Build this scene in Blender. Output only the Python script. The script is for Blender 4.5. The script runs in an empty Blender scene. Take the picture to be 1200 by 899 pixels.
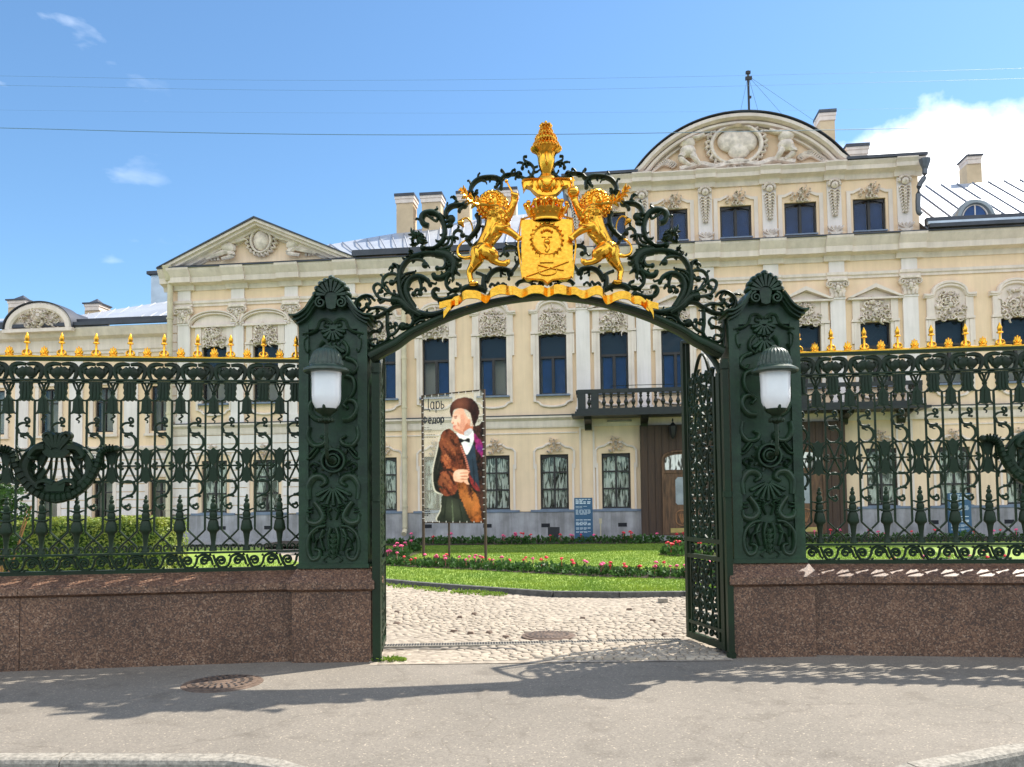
SUN_E = 4.8; SKY_S = .12; EXPO = .80; SKY_DUST = .3; SKY_OZ = 1.4; SKY_TINT = (.71, .925, 1.03); CLOUD = 10.5
import bpy, math, random
import numpy as np
from mathutils import Vector, Matrix
from math import sin, cos, pi, radians, sqrt, atan, atan2
random.seed(7)
SC = bpy.context.scene
COL = SC.collection

# ------------------------------------------------------------ camera model
F = 930.0; TP = .0465; ROLL = .012; SHIFT = 93.0; EYE = 1.6
_p = atan(TP)
_f = Vector((0, cos(_p), sin(_p))); _u0 = Vector((0, -sin(_p), cos(_p))); _r0 = Vector((1, 0, 0))
_cr = cos(ROLL)*_r0 - sin(ROLL)*_u0; _cu = sin(ROLL)*_r0 + cos(ROLL)*_u0
def ray(px, py):
    return _cr*((px-600)/F) + _cu*(-(py-449.5-SHIFT)/F) + _f
def plane(px, py, X0, Y0, yaw):
    d = ray(px, py); n = (sin(yaw), cos(yaw))
    t = (n[0]*X0+n[1]*Y0)/(n[0]*d.x+n[1]*d.y)
    X, Y, Z = d.x*t, d.y*t, EYE+d.z*t
    return (X-X0)*cos(yaw)-(Y-Y0)*sin(yaw), Z
def W(px, py, Y):
    d = ray(px, py); t = Y/d.y
    return d.x*t, EYE+d.z*t
def G(px, py, z=0.0):
    d = ray(px, py); t = (z-EYE)/d.z
    return d.x*t, d.y*t

# ------------------------------------------------------------ materials
M = {}
def mat(name, col, rough=.6, metal=0., var=.12, vscale=3., bump=0., bscale=60., col2=None, detail=4, spec=.5, coat=0., stretch=None, streak=0.):
    m = bpy.data.materials.new(name); m.use_nodes = True
    nt = m.node_tree; b = nt.nodes['Principled BSDF']
    b.inputs['Roughness'].default_value = rough; b.inputs['Metallic'].default_value = metal
    b.inputs['Specular IOR Level'].default_value = spec
    if coat: b.inputs['Coat Weight'].default_value = coat
    tc = nt.nodes.new('ShaderNodeTexCoord'); src = tc.outputs['Object']
    if stretch:
        mp = nt.nodes.new('ShaderNodeMapping'); mp.inputs['Scale'].default_value = stretch
        nt.links.new(src, mp.inputs[0]); src = mp.outputs[0]
    if var or col2:
        n = nt.nodes.new('ShaderNodeTexNoise'); n.inputs['Scale'].default_value = vscale; n.inputs['Detail'].default_value = detail
        n.inputs['Roughness'].default_value = .6
        nt.links.new(src, n.inputs['Vector'])
        r = nt.nodes.new('ShaderNodeValToRGB')
        c2 = col2 if col2 else tuple(c*(1-var) for c in col); c1 = col if col2 else tuple(min(1, c*(1+var)) for c in col)
        r.color_ramp.elements[0].position = .36; r.color_ramp.elements[1].position = .66
        r.color_ramp.elements[0].color = (*c2, 1); r.color_ramp.elements[1].color = (*c1, 1)
        nt.links.new(n.outputs[0], r.inputs[0]); cout = r.outputs[0]
        if streak:       # rain streaks and grime with a shape of their own
            mp2 = nt.nodes.new('ShaderNodeMapping'); mp2.inputs['Scale'].default_value = (2.6, 2.6, .22)
            n3 = nt.nodes.new('ShaderNodeTexNoise'); n3.inputs['Scale'].default_value = 1.6; n3.inputs['Detail'].default_value = 9; n3.inputs['Roughness'].default_value = .68
            nt.links.new(src, mp2.inputs[0]); nt.links.new(mp2.outputs[0], n3.inputs['Vector'])
            r3 = nt.nodes.new('ShaderNodeValToRGB'); r3.color_ramp.elements[0].position = .38; r3.color_ramp.elements[1].position = .60
            r3.color_ramp.elements[0].color = (1-streak, 1-streak*1.02, 1-streak*1.1, 1); r3.color_ramp.elements[1].color = (1, 1, 1, 1)
            nt.links.new(n3.outputs[0], r3.inputs[0])
            mm = nt.nodes.new('ShaderNodeMix'); mm.data_type = 'RGBA'; mm.blend_type = 'MULTIPLY'; mm.inputs[0].default_value = 1
            nt.links.new(cout, mm.inputs[6]); nt.links.new(r3.outputs[0], mm.inputs[7]); cout = mm.outputs[2]
        nt.links.new(cout, b.inputs['Base Color'])
    else:
        b.inputs['Base Color'].default_value = (*col, 1)
    if bump:
        n2 = nt.nodes.new('ShaderNodeTexNoise'); n2.inputs['Scale'].default_value = bscale; n2.inputs['Detail'].default_value = 5
        nt.links.new(src, n2.inputs['Vector'])
        bp = nt.nodes.new('ShaderNodeBump'); bp.inputs['Strength'].default_value = bump; bp.inputs['Distance'].default_value = .01
        nt.links.new(n2.outputs[0], bp.inputs['Height']); nt.links.new(bp.outputs[0], b.inputs['Normal'])
    M[name] = m
    return m
def nd(m, t): return m.node_tree.nodes.new(t)

mat('pillar_green', (.017, .045, .020), .42, 0, .3, 7, .3, 30, spec=.4, streak=.3)
mat('green_iron', (.0125, .033, .0135), .45, 0, .45, 2.2, .25, 40, spec=.25, col2=(.014, .021, .011), detail=7)
mat('dark_iron', (.010, .013, .010), .45, 0, .3, 6, .3, 50)
mat('lamp_green', (.034, .058, .040), .4, 0, .35, 12, .25, 40)  # weathered green, made lighter: sun on the caps put into the colour
mat('gilding', (1.0, .51, .06), .25, 1.0, .22, 26, .16, 30, col2=(.80, .38, .035), detail=6)
mat('rust_iron', (.12, .07, .05), .7, 0, .3, 10, .3, 60)
mat('yellow_plaster', (.86, .645, .44), .9, 0, .06, .7, .2, 30, detail=10, streak=.09)
mat('white_trim', (.79, .675, .59), .85, 0, .08, 1.2, .2, 30, detail=8, streak=.13)
mat('pilaster_white', (.82, .74, .70), .85, 0, .05, 1.0, .1, 30, detail=8, streak=.12)
mat('stucco_relief', (.71, .61, .52), .9, 0, .22, 5, .5, 30)
mat('plinth_stone', (.36, .35, .36), .85, 0, .22, 1.4, .4, 12, detail=9, streak=.3)
mat('sill_metal', (.17, .21, .28), .5, .2, .15, 4)
mat('window_frame', (.022, .018, .017), .5, 0, .2, 5)
mat('blue_blind', (.030, .085, .24), .7, 0, .25, 1.0)
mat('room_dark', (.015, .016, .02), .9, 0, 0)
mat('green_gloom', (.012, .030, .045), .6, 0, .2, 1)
mat('roof_zinc', (.44, .46, .50), .45, .25, .08, .8, .1, 8)
mat('roof_edge', (.05, .055, .07), .5, .2, .2, 2)
mat('roof_flash', (.45, .5, .56), .4, .6, .1, 2)
mat('chimney_plaster', (.62, .47, .30), .9, 0, .1, 1.5, .2, 20)
mat('oak_door', (.115, .058, .026), .6, 0, .45, 2.5, .5, 20, stretch=(5, 5, .8), detail=8)
mat('oak_trim', (.26, .12, .045), .5, 0, .3, 2.5, .3, 20, stretch=(5, 5, 1))
mat('porch_board', (.075, .042, .024), .75, 0, .55, 2.2, .6, 14, stretch=(7, 7, .6), detail=8, col2=(.05, .03, .02))
mat('lamp_glass', (.80, .80, .80), .25, 0, .04, 6, coat=.4)
mat('kerb_granite', (.27, .245, .205), .8, 0, .3, 30, .6, 80)
mat('court_kerb', (.085, .085, .08), .85, 0, .3, 12, .6, 40)
mat('soil', (.05, .035, .022), .95, 0, .4, 12, .9, 30)
mat('cast_iron', (.17, .12, .09), .6, .3, .3, 20, .4, 60)
mat('cast_grey', (.07, .07, .075), .55, .4, .3, 20, .4, 60)
mat('pipe_cream', (.60, .52, .36), .6, 0, .12, 2)
mat('pipe_grey', (.12, .13, .15), .45, .5, .2, 3)
mat('board_blue', (.035, .10, .19), .45, 0, .05, 2)
mat('board_text', (.62, .70, .76), .6, 0, 0)
mat('ink', (.012, .012, .014), .5, 0, 0)
mat('leaf_dark', (.035, .085, .018), .55, 0, .4, 5)
mat('leaf_bright', (.30, .32, .045), .55, 0, .5, 3, col2=(.12, .20, .02))
mat('leaf_bed', (.06, .14, .03), .55, 0, .4, 8)
mat('petal_red', (.75, .03, .05), .5, 0, .2, 10)
mat('petal_pink', (.85, .10, .25), .5, 0, .2, 10)
mat('petal_lilac', (.5, .35, .5), .6, 0, .2, 10)
mat('door_glass', (.30, .33, .34), .25, 0, .15, 3)
mat('dormer_zinc', (.25,.28,.30), .4, .4, .1, 2)
mat('wire', (.10, .20, .26), .5, 0, 0)
mat('mud_guard', (.03, .03, .035), .5, .2, .2, 3)
mat('brass', (.62, .45, .16), .35, .8, .1, 5)

def glass_mat(name, tint, refl_rough=.03, base=.06, film=.0):
    m = bpy.data.materials.new(name); m.use_nodes = True; nt = m.node_tree
    nt.nodes.clear()
    out = nt.nodes.new('ShaderNodeOutputMaterial'); mx = nt.nodes.new('ShaderNodeMixShader')
    tr = nt.nodes.new('ShaderNodeBsdfTransparent'); gl = nt.nodes.new('ShaderNodeBsdfGlossy')
    lw = nt.nodes.new('ShaderNodeFresnel'); lw.inputs[0].default_value = 1.5
    ad = nt.nodes.new('ShaderNodeMath'); ad.operation = 'MULTIPLY_ADD'; ad.inputs[1].default_value = .45; ad.inputs[2].default_value = base; ad.use_clamp = True
    tr.inputs[0].default_value = (*tint, 1); gl.inputs['Roughness'].default_value = refl_rough
    tc = nt.nodes.new('ShaderNodeTexCoord'); n = nt.nodes.new('ShaderNodeTexNoise'); n.inputs['Scale'].default_value = 1.6
    bp = nt.nodes.new('ShaderNodeBump'); bp.inputs['Strength'].default_value = .25; bp.inputs['Distance'].default_value = .03
    nt.links.new(tc.outputs['Object'], n.inputs[0]); nt.links.new(n.outputs[0], bp.inputs['Height']); nt.links.new(bp.outputs[0], gl.inputs['Normal'])
    nt.links.new(lw.outputs[0], ad.inputs[0]); nt.links.new(ad.outputs[0], mx.inputs[0])
    nt.links.new(tr.outputs[0], mx.inputs[1]); nt.links.new(gl.outputs[0], mx.inputs[2]); nt.links.new(mx.outputs[0], out.inputs[0])
    M[name] = m
glass_mat('window_glass', (.80, .85, .88), base=.0)
glass_mat('ground_glass', (.9, .92, .9), base=.02)

def granite():
    m = mat('red_granite', (.1, .1, .1), .55, 0, 0); nt = m.node_tree; b = nt.nodes['Principled BSDF']
    b.inputs['Roughness'].default_value = .5
    tc = nt.nodes.new('ShaderNodeTexCoord')
    v = nt.nodes.new('ShaderNodeTexVoronoi'); v.inputs['Scale'].default_value = 80
    v2 = nt.nodes.new('ShaderNodeTexNoise'); v2.inputs['Scale'].default_value = 2.2; v2.inputs['Detail'].default_value = 6
    nt.links.new(tc.outputs['Object'], v.inputs['Vector']); nt.links.new(tc.outputs['Object'], v2.inputs['Vector'])
    r = nt.nodes.new('ShaderNodeValToRGB'); e = r.color_ramp.elements
    e[0].position = .0; e[0].color = (.06, .036, .028, 1); e[1].position = 1.; e[1].color = (.33, .215, .145, 1)
    for p, c in ((.25, (.088, .044, .028, 1)), (.55, (.165, .084, .048, 1)), (.85, (.22, .118, .070, 1))):
        x = e.new(p); x.color = c
    sp = nt.nodes.new('ShaderNodeSeparateColor'); nt.links.new(v.outputs['Color'], sp.inputs[0]); nt.links.new(sp.outputs[0], r.inputs[0])
    mx = nt.nodes.new('ShaderNodeMix'); mx.data_type = 'RGBA'; mx.blend_type = 'MULTIPLY'; mx.inputs[0].default_value = .55
    r2 = nt.nodes.new('ShaderNodeValToRGB'); r2.color_ramp.elements[0].position = .35; r2.color_ramp.elements[1].position = .65
    r2.color_ramp.elements[0].color = (.42, .40, .40, 1)
    nt.links.new(v2.outputs[0], r2.inputs[0]); nt.links.new(r.outputs[0], mx.inputs[6]); nt.links.new(r2.outputs[0], mx.inputs[7])
    nt.links.new(mx.outputs[2], b.inputs['Base Color'])
    bp = nt.nodes.new('ShaderNodeBump'); bp.inputs['Strength'].default_value = .25; bp.inputs['Distance'].default_value = .004
    nt.links.new(sp.outputs[1], bp.inputs['Height']); nt.links.new(bp.outputs[0], b.inputs['Normal'])
granite()

def asphalt(name, base, dark, crack=True):
    m = mat(name, (.1, .1, .1), .85, 0, 0); nt = m.node_tree; b = nt.nodes['Principled BSDF']
    tc = nt.nodes.new('ShaderNodeTexCoord')
    n1 = nt.nodes.new('ShaderNodeTexNoise'); n1.inputs['Scale'].default_value = .9; n1.inputs['Detail'].default_value = 8
    n2 = nt.nodes.new('ShaderNodeTexVoronoi'); n2.inputs['Scale'].default_value = 95
    for n in (n1, n2): nt.links.new(tc.outputs['Object'], n.inputs['Vector'])
    r = nt.nodes.new('ShaderNodeValToRGB'); r.color_ramp.elements[0].position = .3; r.color_ramp.elements[1].position = .7
    r.color_ramp.elements[0].color = (*dark, 1); r.color_ramp.elements[1].color = (*base, 1)
    nt.links.new(n1.outputs[0], r.inputs[0])
    sp = nt.nodes.new('ShaderNodeSeparateColor'); nt.links.new(n2.outputs['Color'], sp.inputs[0])
    r3 = nt.nodes.new('ShaderNodeValToRGB'); e = r3.color_ramp.elements
    e[0].position = 0; e[0].color = (.82, .82, .82, 1); e[1].position = 1; e[1].color = (1.9, 1.85, 1.75, 1)
    x = e.new(.55); x.color = (1, 1, 1, 1); x = e.new(.95); x.color = (1.12, 1.12, 1.1, 1)
    nt.links.new(sp.outputs[0], r3.inputs[0])
    mx = nt.nodes.new('ShaderNodeMix'); mx.data_type = 'RGBA'; mx.blend_type = 'MULTIPLY'; mx.inputs[0].default_value = 1
    nt.links.new(r.outputs[0], mx.inputs[6]); nt.links.new(r3.outputs[0], mx.inputs[7])
    w_ = nt.nodes.new('ShaderNodeTexNoise'); w_.inputs['Scale'].default_value = 1.7; w_.inputs['Detail'].default_value = 6; nt.links.new(tc.outputs['Object'], w_.inputs['Vector'])
    ad = nt.nodes.new('ShaderNodeVectorMath'); ad.operation = 'MULTIPLY_ADD'; ad.inputs[1].default_value = (.9, .9, .9); nt.links.new(w_.outputs['Color'], ad.inputs[0]); nt.links.new(tc.outputs['Object'], ad.inputs[2])
    vc = nt.nodes.new('ShaderNodeTexVoronoi'); vc.feature = 'DISTANCE_TO_EDGE'; vc.inputs['Scale'].default_value = .42; nt.links.new(ad.outputs[0], vc.inputs['Vector'])
    rc = nt.nodes.new('ShaderNodeValToRGB'); rc.color_ramp.elements[0].position = .001; rc.color_ramp.elements[1].position = .0055; rc.color_ramp.elements[0].color = (.55, .53, .5, 1); rc.color_ramp.elements[1].color = (1, 1, 1, 1); nt.links.new(vc.outputs['Distance'], rc.inputs[0])
    ns = nt.nodes.new('ShaderNodeTexNoise'); ns.inputs['Scale'].default_value = 2.6; ns.inputs['Detail'].default_value = 9; ns.inputs['Roughness'].default_value = .7; nt.links.new(tc.outputs['Object'], ns.inputs['Vector'])
    rs = nt.nodes.new('ShaderNodeValToRGB'); rs.color_ramp.elements[0].position = .34; rs.color_ramp.elements[1].position = .47; rs.color_ramp.elements[0].color = (.78, .77, .76, 1); rs.color_ramp.elements[1].color = (1, 1, 1, 1); nt.links.new(ns.outputs[0], rs.inputs[0])
    m3 = nt.nodes.new('ShaderNodeMix'); m3.data_type = 'RGBA'; m3.blend_type = 'MULTIPLY'; m3.inputs[0].default_value = 1; nt.links.new(mx.outputs[2], m3.inputs[6]); nt.links.new(rs.outputs[0], m3.inputs[7])
    m4 = nt.nodes.new('ShaderNodeMix'); m4.data_type = 'RGBA'; m4.blend_type = 'MULTIPLY'; m4.inputs[0].default_value = .45; nt.links.new(m3.outputs[2], m4.inputs[6]); nt.links.new(rc.outputs[0], m4.inputs[7]); nt.links.new(m4.outputs[2], b.inputs['Base Color'])
    bp = nt.nodes.new('ShaderNodeBump'); bp.inputs['Strength'].default_value = .5; bp.inputs['Distance'].default_value = .004
    nt.links.new(sp.outputs[1], bp.inputs['Height']); nt.links.new(bp.outputs[0], b.inputs['Normal'])
asphalt('sidewalk_asphalt', (.222, .194, .16), (.182, .16, .132))
asphalt('road_asphalt', (.075, .073, .07), (.05, .05, .05))

def stone_mat():
    m = mat('cobble', (.4, .35, .28), .85, 0, 0); nt = m.node_tree; b = nt.nodes['Principled BSDF']
    g = nt.nodes.new('ShaderNodeAttribute'); g.attribute_name = 'tint'; g.attribute_type = 'GEOMETRY'
    r = nt.nodes.new('ShaderNodeValToRGB'); e = r.color_ramp.elements
    e[0].position = 0; e[0].color = (.14, .095, .07, 1); e[1].position = 1; e[1].color = (.43, .365, .28, 1)
    for p, c in ((.06, (.22, .16, .12, 1)), (.12, (.31, .26, .20, 1)), (.6, (.37, .31, .24, 1))):
        x = e.new(p); x.color = c
    nt.links.new(g.outputs['Fac'], r.inputs[0]); nt.links.new(r.outputs[0], b.inputs['Base Color'])
stone_mat()

def translucent(m, k):
    nt = m.node_tree; b = nt.nodes['Principled BSDF']; t = nt.nodes.new('ShaderNodeBsdfTranslucent'); x = nt.nodes.new('ShaderNodeMixShader')
    x.inputs[0].default_value = k; l = b.inputs['Base Color'].links[0]; nt.links.new(l.from_socket, t.inputs[0])
    nt.links.new(b.outputs[0], x.inputs[1]); nt.links.new(t.outputs[0], x.inputs[2]); nt.links.new(x.outputs[0], nt.nodes['Material Output'].inputs[0])
def grass_mat():
    m = mat('lawn_grass', (.235, .325, .040), .8, 0, .35, .9, .3, 30, col2=(.145, .235, .028), detail=10)
    mat('blade_grass', (.25, .34, .042), .7, 0, .35, 1.1, 0, col2=(.14, .245, .028))
    for q in ('blade_grass', 'leaf_bright', 'leaf_bed', 'leaf_dark'): translucent(M[q], .35)
grass_mat()

# ------------------------------------------------------------ mesh builder
def cr_pts(pts, n=6, closed=False):
    P = [Vector(p) for p in pts]
    if len(P) < 3 and not closed: return P
    out = []; m = len(P)
    rng = m if closed else m-1
    for i in range(rng):
        if closed: p0, p1, p2, p3 = P[(i-1) % m], P[i], P[(i+1) % m], P[(i+2) % m]
        else: p0 = P[i-1] if i else P[0]*2-P[1]; p1, p2 = P[i], P[i+1]; p3 = P[i+2] if i+2 < m else P[-1]*2-P[-2]
        for k in range(n):
            t = k/n
            out.append(.5*((2*p1)+(p2-p0)*t+(2*p0-5*p1+4*p2-p3)*t*t+(3*p1-p0-3*p2+p3)*t*t*t))
    if not closed: out.append(P[-1])
    return out

class MB:
    def __init__(s): s.v = []; s.f = []; s.mi = []; s.cur = 0
    def add(s, vs, fs):
        o = len(s.v); s.v += [tuple(v) for v in vs]
        for f in fs: s.f.append([i+o for i in f]); s.mi.append(s.cur)
    def box(s, x0, x1, y0, y1, z0, z1):
        v = [(x, y, z) for x in (x0, x1) for y in (y0, y1) for z in (z0, z1)]
        s.add(v, [(0, 1, 3, 2), (4, 6, 7, 5), (0, 4, 5, 1), (2, 3, 7, 6), (0, 2, 6, 4), (1, 5, 7, 3)])
    def prism(s, poly, y0, y1):
        n = len(poly)
        a = sum(poly[i][0]*poly[(i+1) % n][1]-poly[(i+1) % n][0]*poly[i][1] for i in range(n))
        if a < 0: poly = poly[::-1]
        v = [(x, y0, z) for x, z in poly]+[(x, y1, z) for x, z in poly]
        s.add(v, [tuple(range(n)), tuple(range(2*n-1, n-1, -1))]+[(i, i+n, (i+1) % n+n, (i+1) % n) for i in range(n)])
    def hprism(s, poly, z0, z1):          # polygon in x,y
        n = len(poly)
        a = sum(poly[i][0]*poly[(i+1) % n][1]-poly[(i+1) % n][0]*poly[i][1] for i in range(n))
        if a < 0: poly = poly[::-1]
        v = [(x, y, z1) for x, y in poly]+[(x, y, z0) for x, y in poly]
        s.add(v, [tuple(range(n)), tuple(range(2*n-1, n-1, -1))]+[(i, i+n, (i+1) % n+n, (i+1) % n) for i in range(n)])
    def mould(s, x0, x1, prof):           # prof: (depth outward, z); extruded along x
        n = len(prof)
        v = [(x0, -d, z) for d, z in prof]+[(x1, -d, z) for d, z in prof]
        s.add(v, [tuple(range(n)), tuple(range(2*n-1, n-1, -1))]+[(i, i+n, (i+1) % n+n, (i+1) % n) for i in range(n)])
    def stroke(s, pts, w, y=0., d=.05, ball=0., ball0=0., n=5, closed=False, seg=8, wave=None):
        P = cr_pts([(a, 0, b) for a, b in pts], n, closed); m = len(P)
        if not isinstance(w, (list, tuple)): w = [w, w]
        rings = []
        for i, p in enumerate(P):
            if closed: t = (P[(i+1) % m]-P[(i-1) % m])
            else: t = P[min(i+1, m-1)]-P[max(i-1, 0)]
            if t.length < 1e-9: t = Vector((1, 0, 0))
            t.normalize(); nn = Vector((t.z, 0, -t.x))
            q = i/max(1, m-1)*(len(w)-1); k = min(int(q), len(w)-2); ww = w[k]+(w[k+1]-w[k])*(q-k)
            yy = y + (wave(i/max(1, m-1)) if wave else 0)
            ring = []
            for a in range(seg):
                an = 2*pi*(a+.5)/seg; ca, sa = cos(an), sin(an)
                ca = math.copysign(abs(ca)**.75, ca); sa = math.copysign(abs(sa)**.75, sa)
                v = p+nn*(ww/2*ca); ring.append((v.x, yy+d/2*sa, v.z))
            rings.append(ring)
        vs = [v for r in rings for v in r]; fs = []
        R = m if closed else m-1
        for i in range(R):
            j = (i+1) % m
            for a in range(seg):
                b = (a+1) % seg
                fs.append((i*seg+a, i*seg+b, j*seg+b, j*seg+a))
        if not closed:
            fs.append(tuple(range(seg-1, -1, -1))); fs.append(tuple((m-1)*seg+a for a in range(seg)))
        s.add(vs, fs)
        if ball: s.blob((P[-1].x, y, P[-1].z), (ball, d*.62, ball), 8)
        if ball0: s.blob((P[0].x, y, P[0].z), (ball0, d*.62, ball0), 8)
    def tube(s, pts, r, seg=8, smooth=5, cap=True):
        P = cr_pts(pts, smooth) if smooth else [Vector(p) for p in pts]
        m = len(P)
        if not isinstance(r, (list, tuple)): r = [r, r]
        up = Vector((0, 0, 1)); vs = []; fs = []
        for i, p in enumerate(P):
            t = P[min(i+1, m-1)]-P[max(i-1, 0)]; t.normalize()
            a = t.cross(up)
            if a.length < .2: a = t.cross(Vector((1, 0, 0)))
            a.normalize(); b = a.cross(t)
            q = i/max(1, m-1)*(len(r)-1); k = min(int(q), len(r)-2); rr = r[k]+(r[k+1]-r[k])*(q-k)
            for j in range(seg):
                an = 2*pi*j/seg; v = p+(a*cos(an)+b*sin(an))*rr; vs.append(tuple(v))
        for i in range(m-1):
            for j in range(seg):
                k = (j+1) % seg; fs.append((i*seg+j, i*seg+k, (i+1)*seg+k, (i+1)*seg+j))
        if cap: fs.append(tuple(range(seg-1, -1, -1))); fs.append(tuple((m-1)*seg+j for j in range(seg)))
        s.add(vs, fs)
    def blob(s, c, r, seg=10, rot=None):
        if not isinstance(r, (list, tuple)): r = (r, r, r)
        rows = max(4, seg//2+1); vs = []; fs = []
        R = rot if rot is not None else Matrix.Identity(3)
        c = Vector(c)
        for i in range(1, rows):
            th = pi*i/rows
            for j in range(seg):
                ph = 2*pi*j/seg
                vs.append(tuple(c+R@Vector((r[0]*sin(th)*cos(ph), r[1]*sin(th)*sin(ph), r[2]*cos(th)))))
        top = len(vs); vs.append(tuple(c+R@Vector((0, 0, r[2])))); bot = len(vs); vs.append(tuple(c-R@Vector((0, 0, r[2]))))
        for i in range(rows-2):
            for j in range(seg):
                k = (j+1) % seg; fs.append((i*seg+j, (i+1)*seg+j, (i+1)*seg+k, i*seg+k))
        for j in range(seg):
            k = (j+1) % seg; fs.append((top, j, k)); fs.append((bot, (rows-2)*seg+k, (rows-2)*seg+j))
        s.add(vs, fs)
    def lathe(s, prof, c=(0, 0, 0), seg=16, sy=1., flute=0., nf=0, a0=0.):
        vs = []; fs = []; n = len(prof)
        for r, z in prof:
            for j in range(seg):
                a = 2*pi*j/seg+a0; rr = r*(1+(flute*cos(nf*a) if nf else 0))
                vs.append((c[0]+rr*cos(a), c[1]+rr*sin(a)*sy, c[2]+z))
        for i in range(n-1):
            for j in range(seg):
                k = (j+1) % seg; fs.append((i*seg+j, i*seg+k, (i+1)*seg+k, (i+1)*seg+j))
        fs.append(tuple(range(seg-1, -1, -1))); fs.append(tuple((n-1)*seg+j for j in range(seg)))
        s.add(vs, fs)
    def build(s, name, m, parent=None, smooth=38, loc=None):
        me = bpy.data.meshes.new(name); me.from_pydata(s.v, [], s.f); me.validate()
        if not isinstance(m, (list, tuple)): m = [m]
        for x in m: me.materials.append(M[x])
        if len(m) > 1: me.polygons.foreach_set('material_index', s.mi[:len(me.polygons)])
        if smooth:
            me.shade_smooth(); me.set_sharp_from_angle(angle=radians(smooth))
        o = bpy.data.objects.new(name, me); COL.objects.link(o)
        if parent: o.parent = parent
        if loc: o.location = loc
        return o

def thing(name, label, cat, loc=(0, 0, 0), rz=0., group=None):
    o = bpy.data.objects.new(name, None); COL.objects.link(o); o.empty_display_size = .3
    o.location = loc; o.rotation_euler = (0, 0, rz); o['label'] = label; o['category'] = cat
    if group: o['group'] = group
    return o
def tag(o, label, cat, group=None):
    o['label'] = label; o['category'] = cat
    if group: o['group'] = group
    return o
def struct(o, kind='structure'): o['kind'] = kind; return o
def dup(src, parent, loc=None, scale=None, rot=None):
    o = src.copy(); COL.objects.link(o); o.parent = parent
    if loc is not None: o.location = loc
    if scale is not None: o.scale = scale
    if rot is not None: o.rotation_euler = rot
    for ch in list(src.children): dup(ch, o)
    return o
def fuse(mb, voxel, smooth_it=4):
    """join overlapping shapes into one continuous skin"""
    o = mb.build('tmp', 'gilding', smooth=0)
    md = o.modifiers.new('r', 'REMESH'); md.mode = 'VOXEL'; md.voxel_size = voxel
    sm = o.modifiers.new('s', 'SMOOTH'); sm.iterations = smooth_it; sm.factor = .5
    dg = bpy.context.evaluated_depsgraph_get(); me = bpy.data.meshes.new_from_object(o.evaluated_get(dg))
    bpy.data.objects.remove(o)
    return me
def link_mesh(me, name, m, parent=None, loc=None):
    me.materials.clear(); me.materials.append(M[m]); me.shade_smooth()
    o = bpy.data.objects.new(name, me); COL.objects.link(o)
    if parent: o.parent = parent
    if loc: o.location = loc
    return o
def spiral(cx, cz, r0, r1, a0, turns, n=10):
    return [(cx+(r0+(r1-r0)*i/n)*cos(a0+2*pi*turns*i/n), cz+(r0+(r1-r0)*i/n)*sin(a0+2*pi*turns*i/n)) for i in range(n+1)]
# ------------------------------------------------------------ the palace
YAW = radians(6.8)
FX0, FY0 = 0.0, 30.0
def FS(px, py=400, Y0=30.0, out=0.0):        # pixel -> (s, z) on the facade plane (out = metres in front of it)
    return plane(px, py, -out*sin(YAW), Y0-out*cos(YAW), YAW)

def holes_wall(mb, s0, s1, z0, z1, holes, y=0., rev=.24):
    xs = sorted({s0, s1, *[h[0] for h in holes], *[h[1] for h in holes]}); zs = sorted({z0, z1, *[h[2] for h in holes], *[h[3] for h in holes]})
    xs = [x for x in xs if s0 <= x <= s1]; zs = [z for z in zs if z0 <= z <= z1]
    def hole(x, z): return any(a < x < b and c < z < d for a, b, c, d in holes)
    for i in range(len(xs)-1):
        j = 0
        while j < len(zs)-1:
            if hole((xs[i]+xs[i+1])/2, (zs[j]+zs[j+1])/2): j += 1; continue
            k = j
            while k+1 < len(zs)-1 and not hole((xs[i]+xs[i+1])/2, (zs[k+1]+zs[k+2])/2): k += 1
            mb.add([(xs[i], y, zs[j]), (xs[i+1], y, zs[j]), (xs[i+1], y, zs[k+1]), (xs[i], y, zs[k+1])], [(0, 1, 2, 3)])
            j = k+1
    for a, b, c, d in holes:
        if b <= s0 or a >= s1 or d <= z0 or c >= z1: continue
        mb.add([(a, y, c), (b, y, c), (b, y+rev, c), (a, y+rev, c)], [(0, 3, 2, 1)])
        mb.add([(a, y, d), (b, y, d), (b, y+rev, d), (a, y+rev, d)], [(0, 1, 2, 3)])
        mb.add([(a, y, c), (a, y, d), (a, y+rev, d), (a, y+rev, c)], [(0, 1, 2, 3)])
        mb.add([(b, y, c), (b, y, d), (b, y+rev, d), (b, y+rev, c)], [(0, 3, 2, 1)])
        e = .5
        mb.add([(a-.05, y+e, c-.05), (b+.05, y+e, c-.05), (b+.05, y+e, d+.05), (a-.05, y+e, d+.05)], [(0, 1, 2, 3)])

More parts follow.
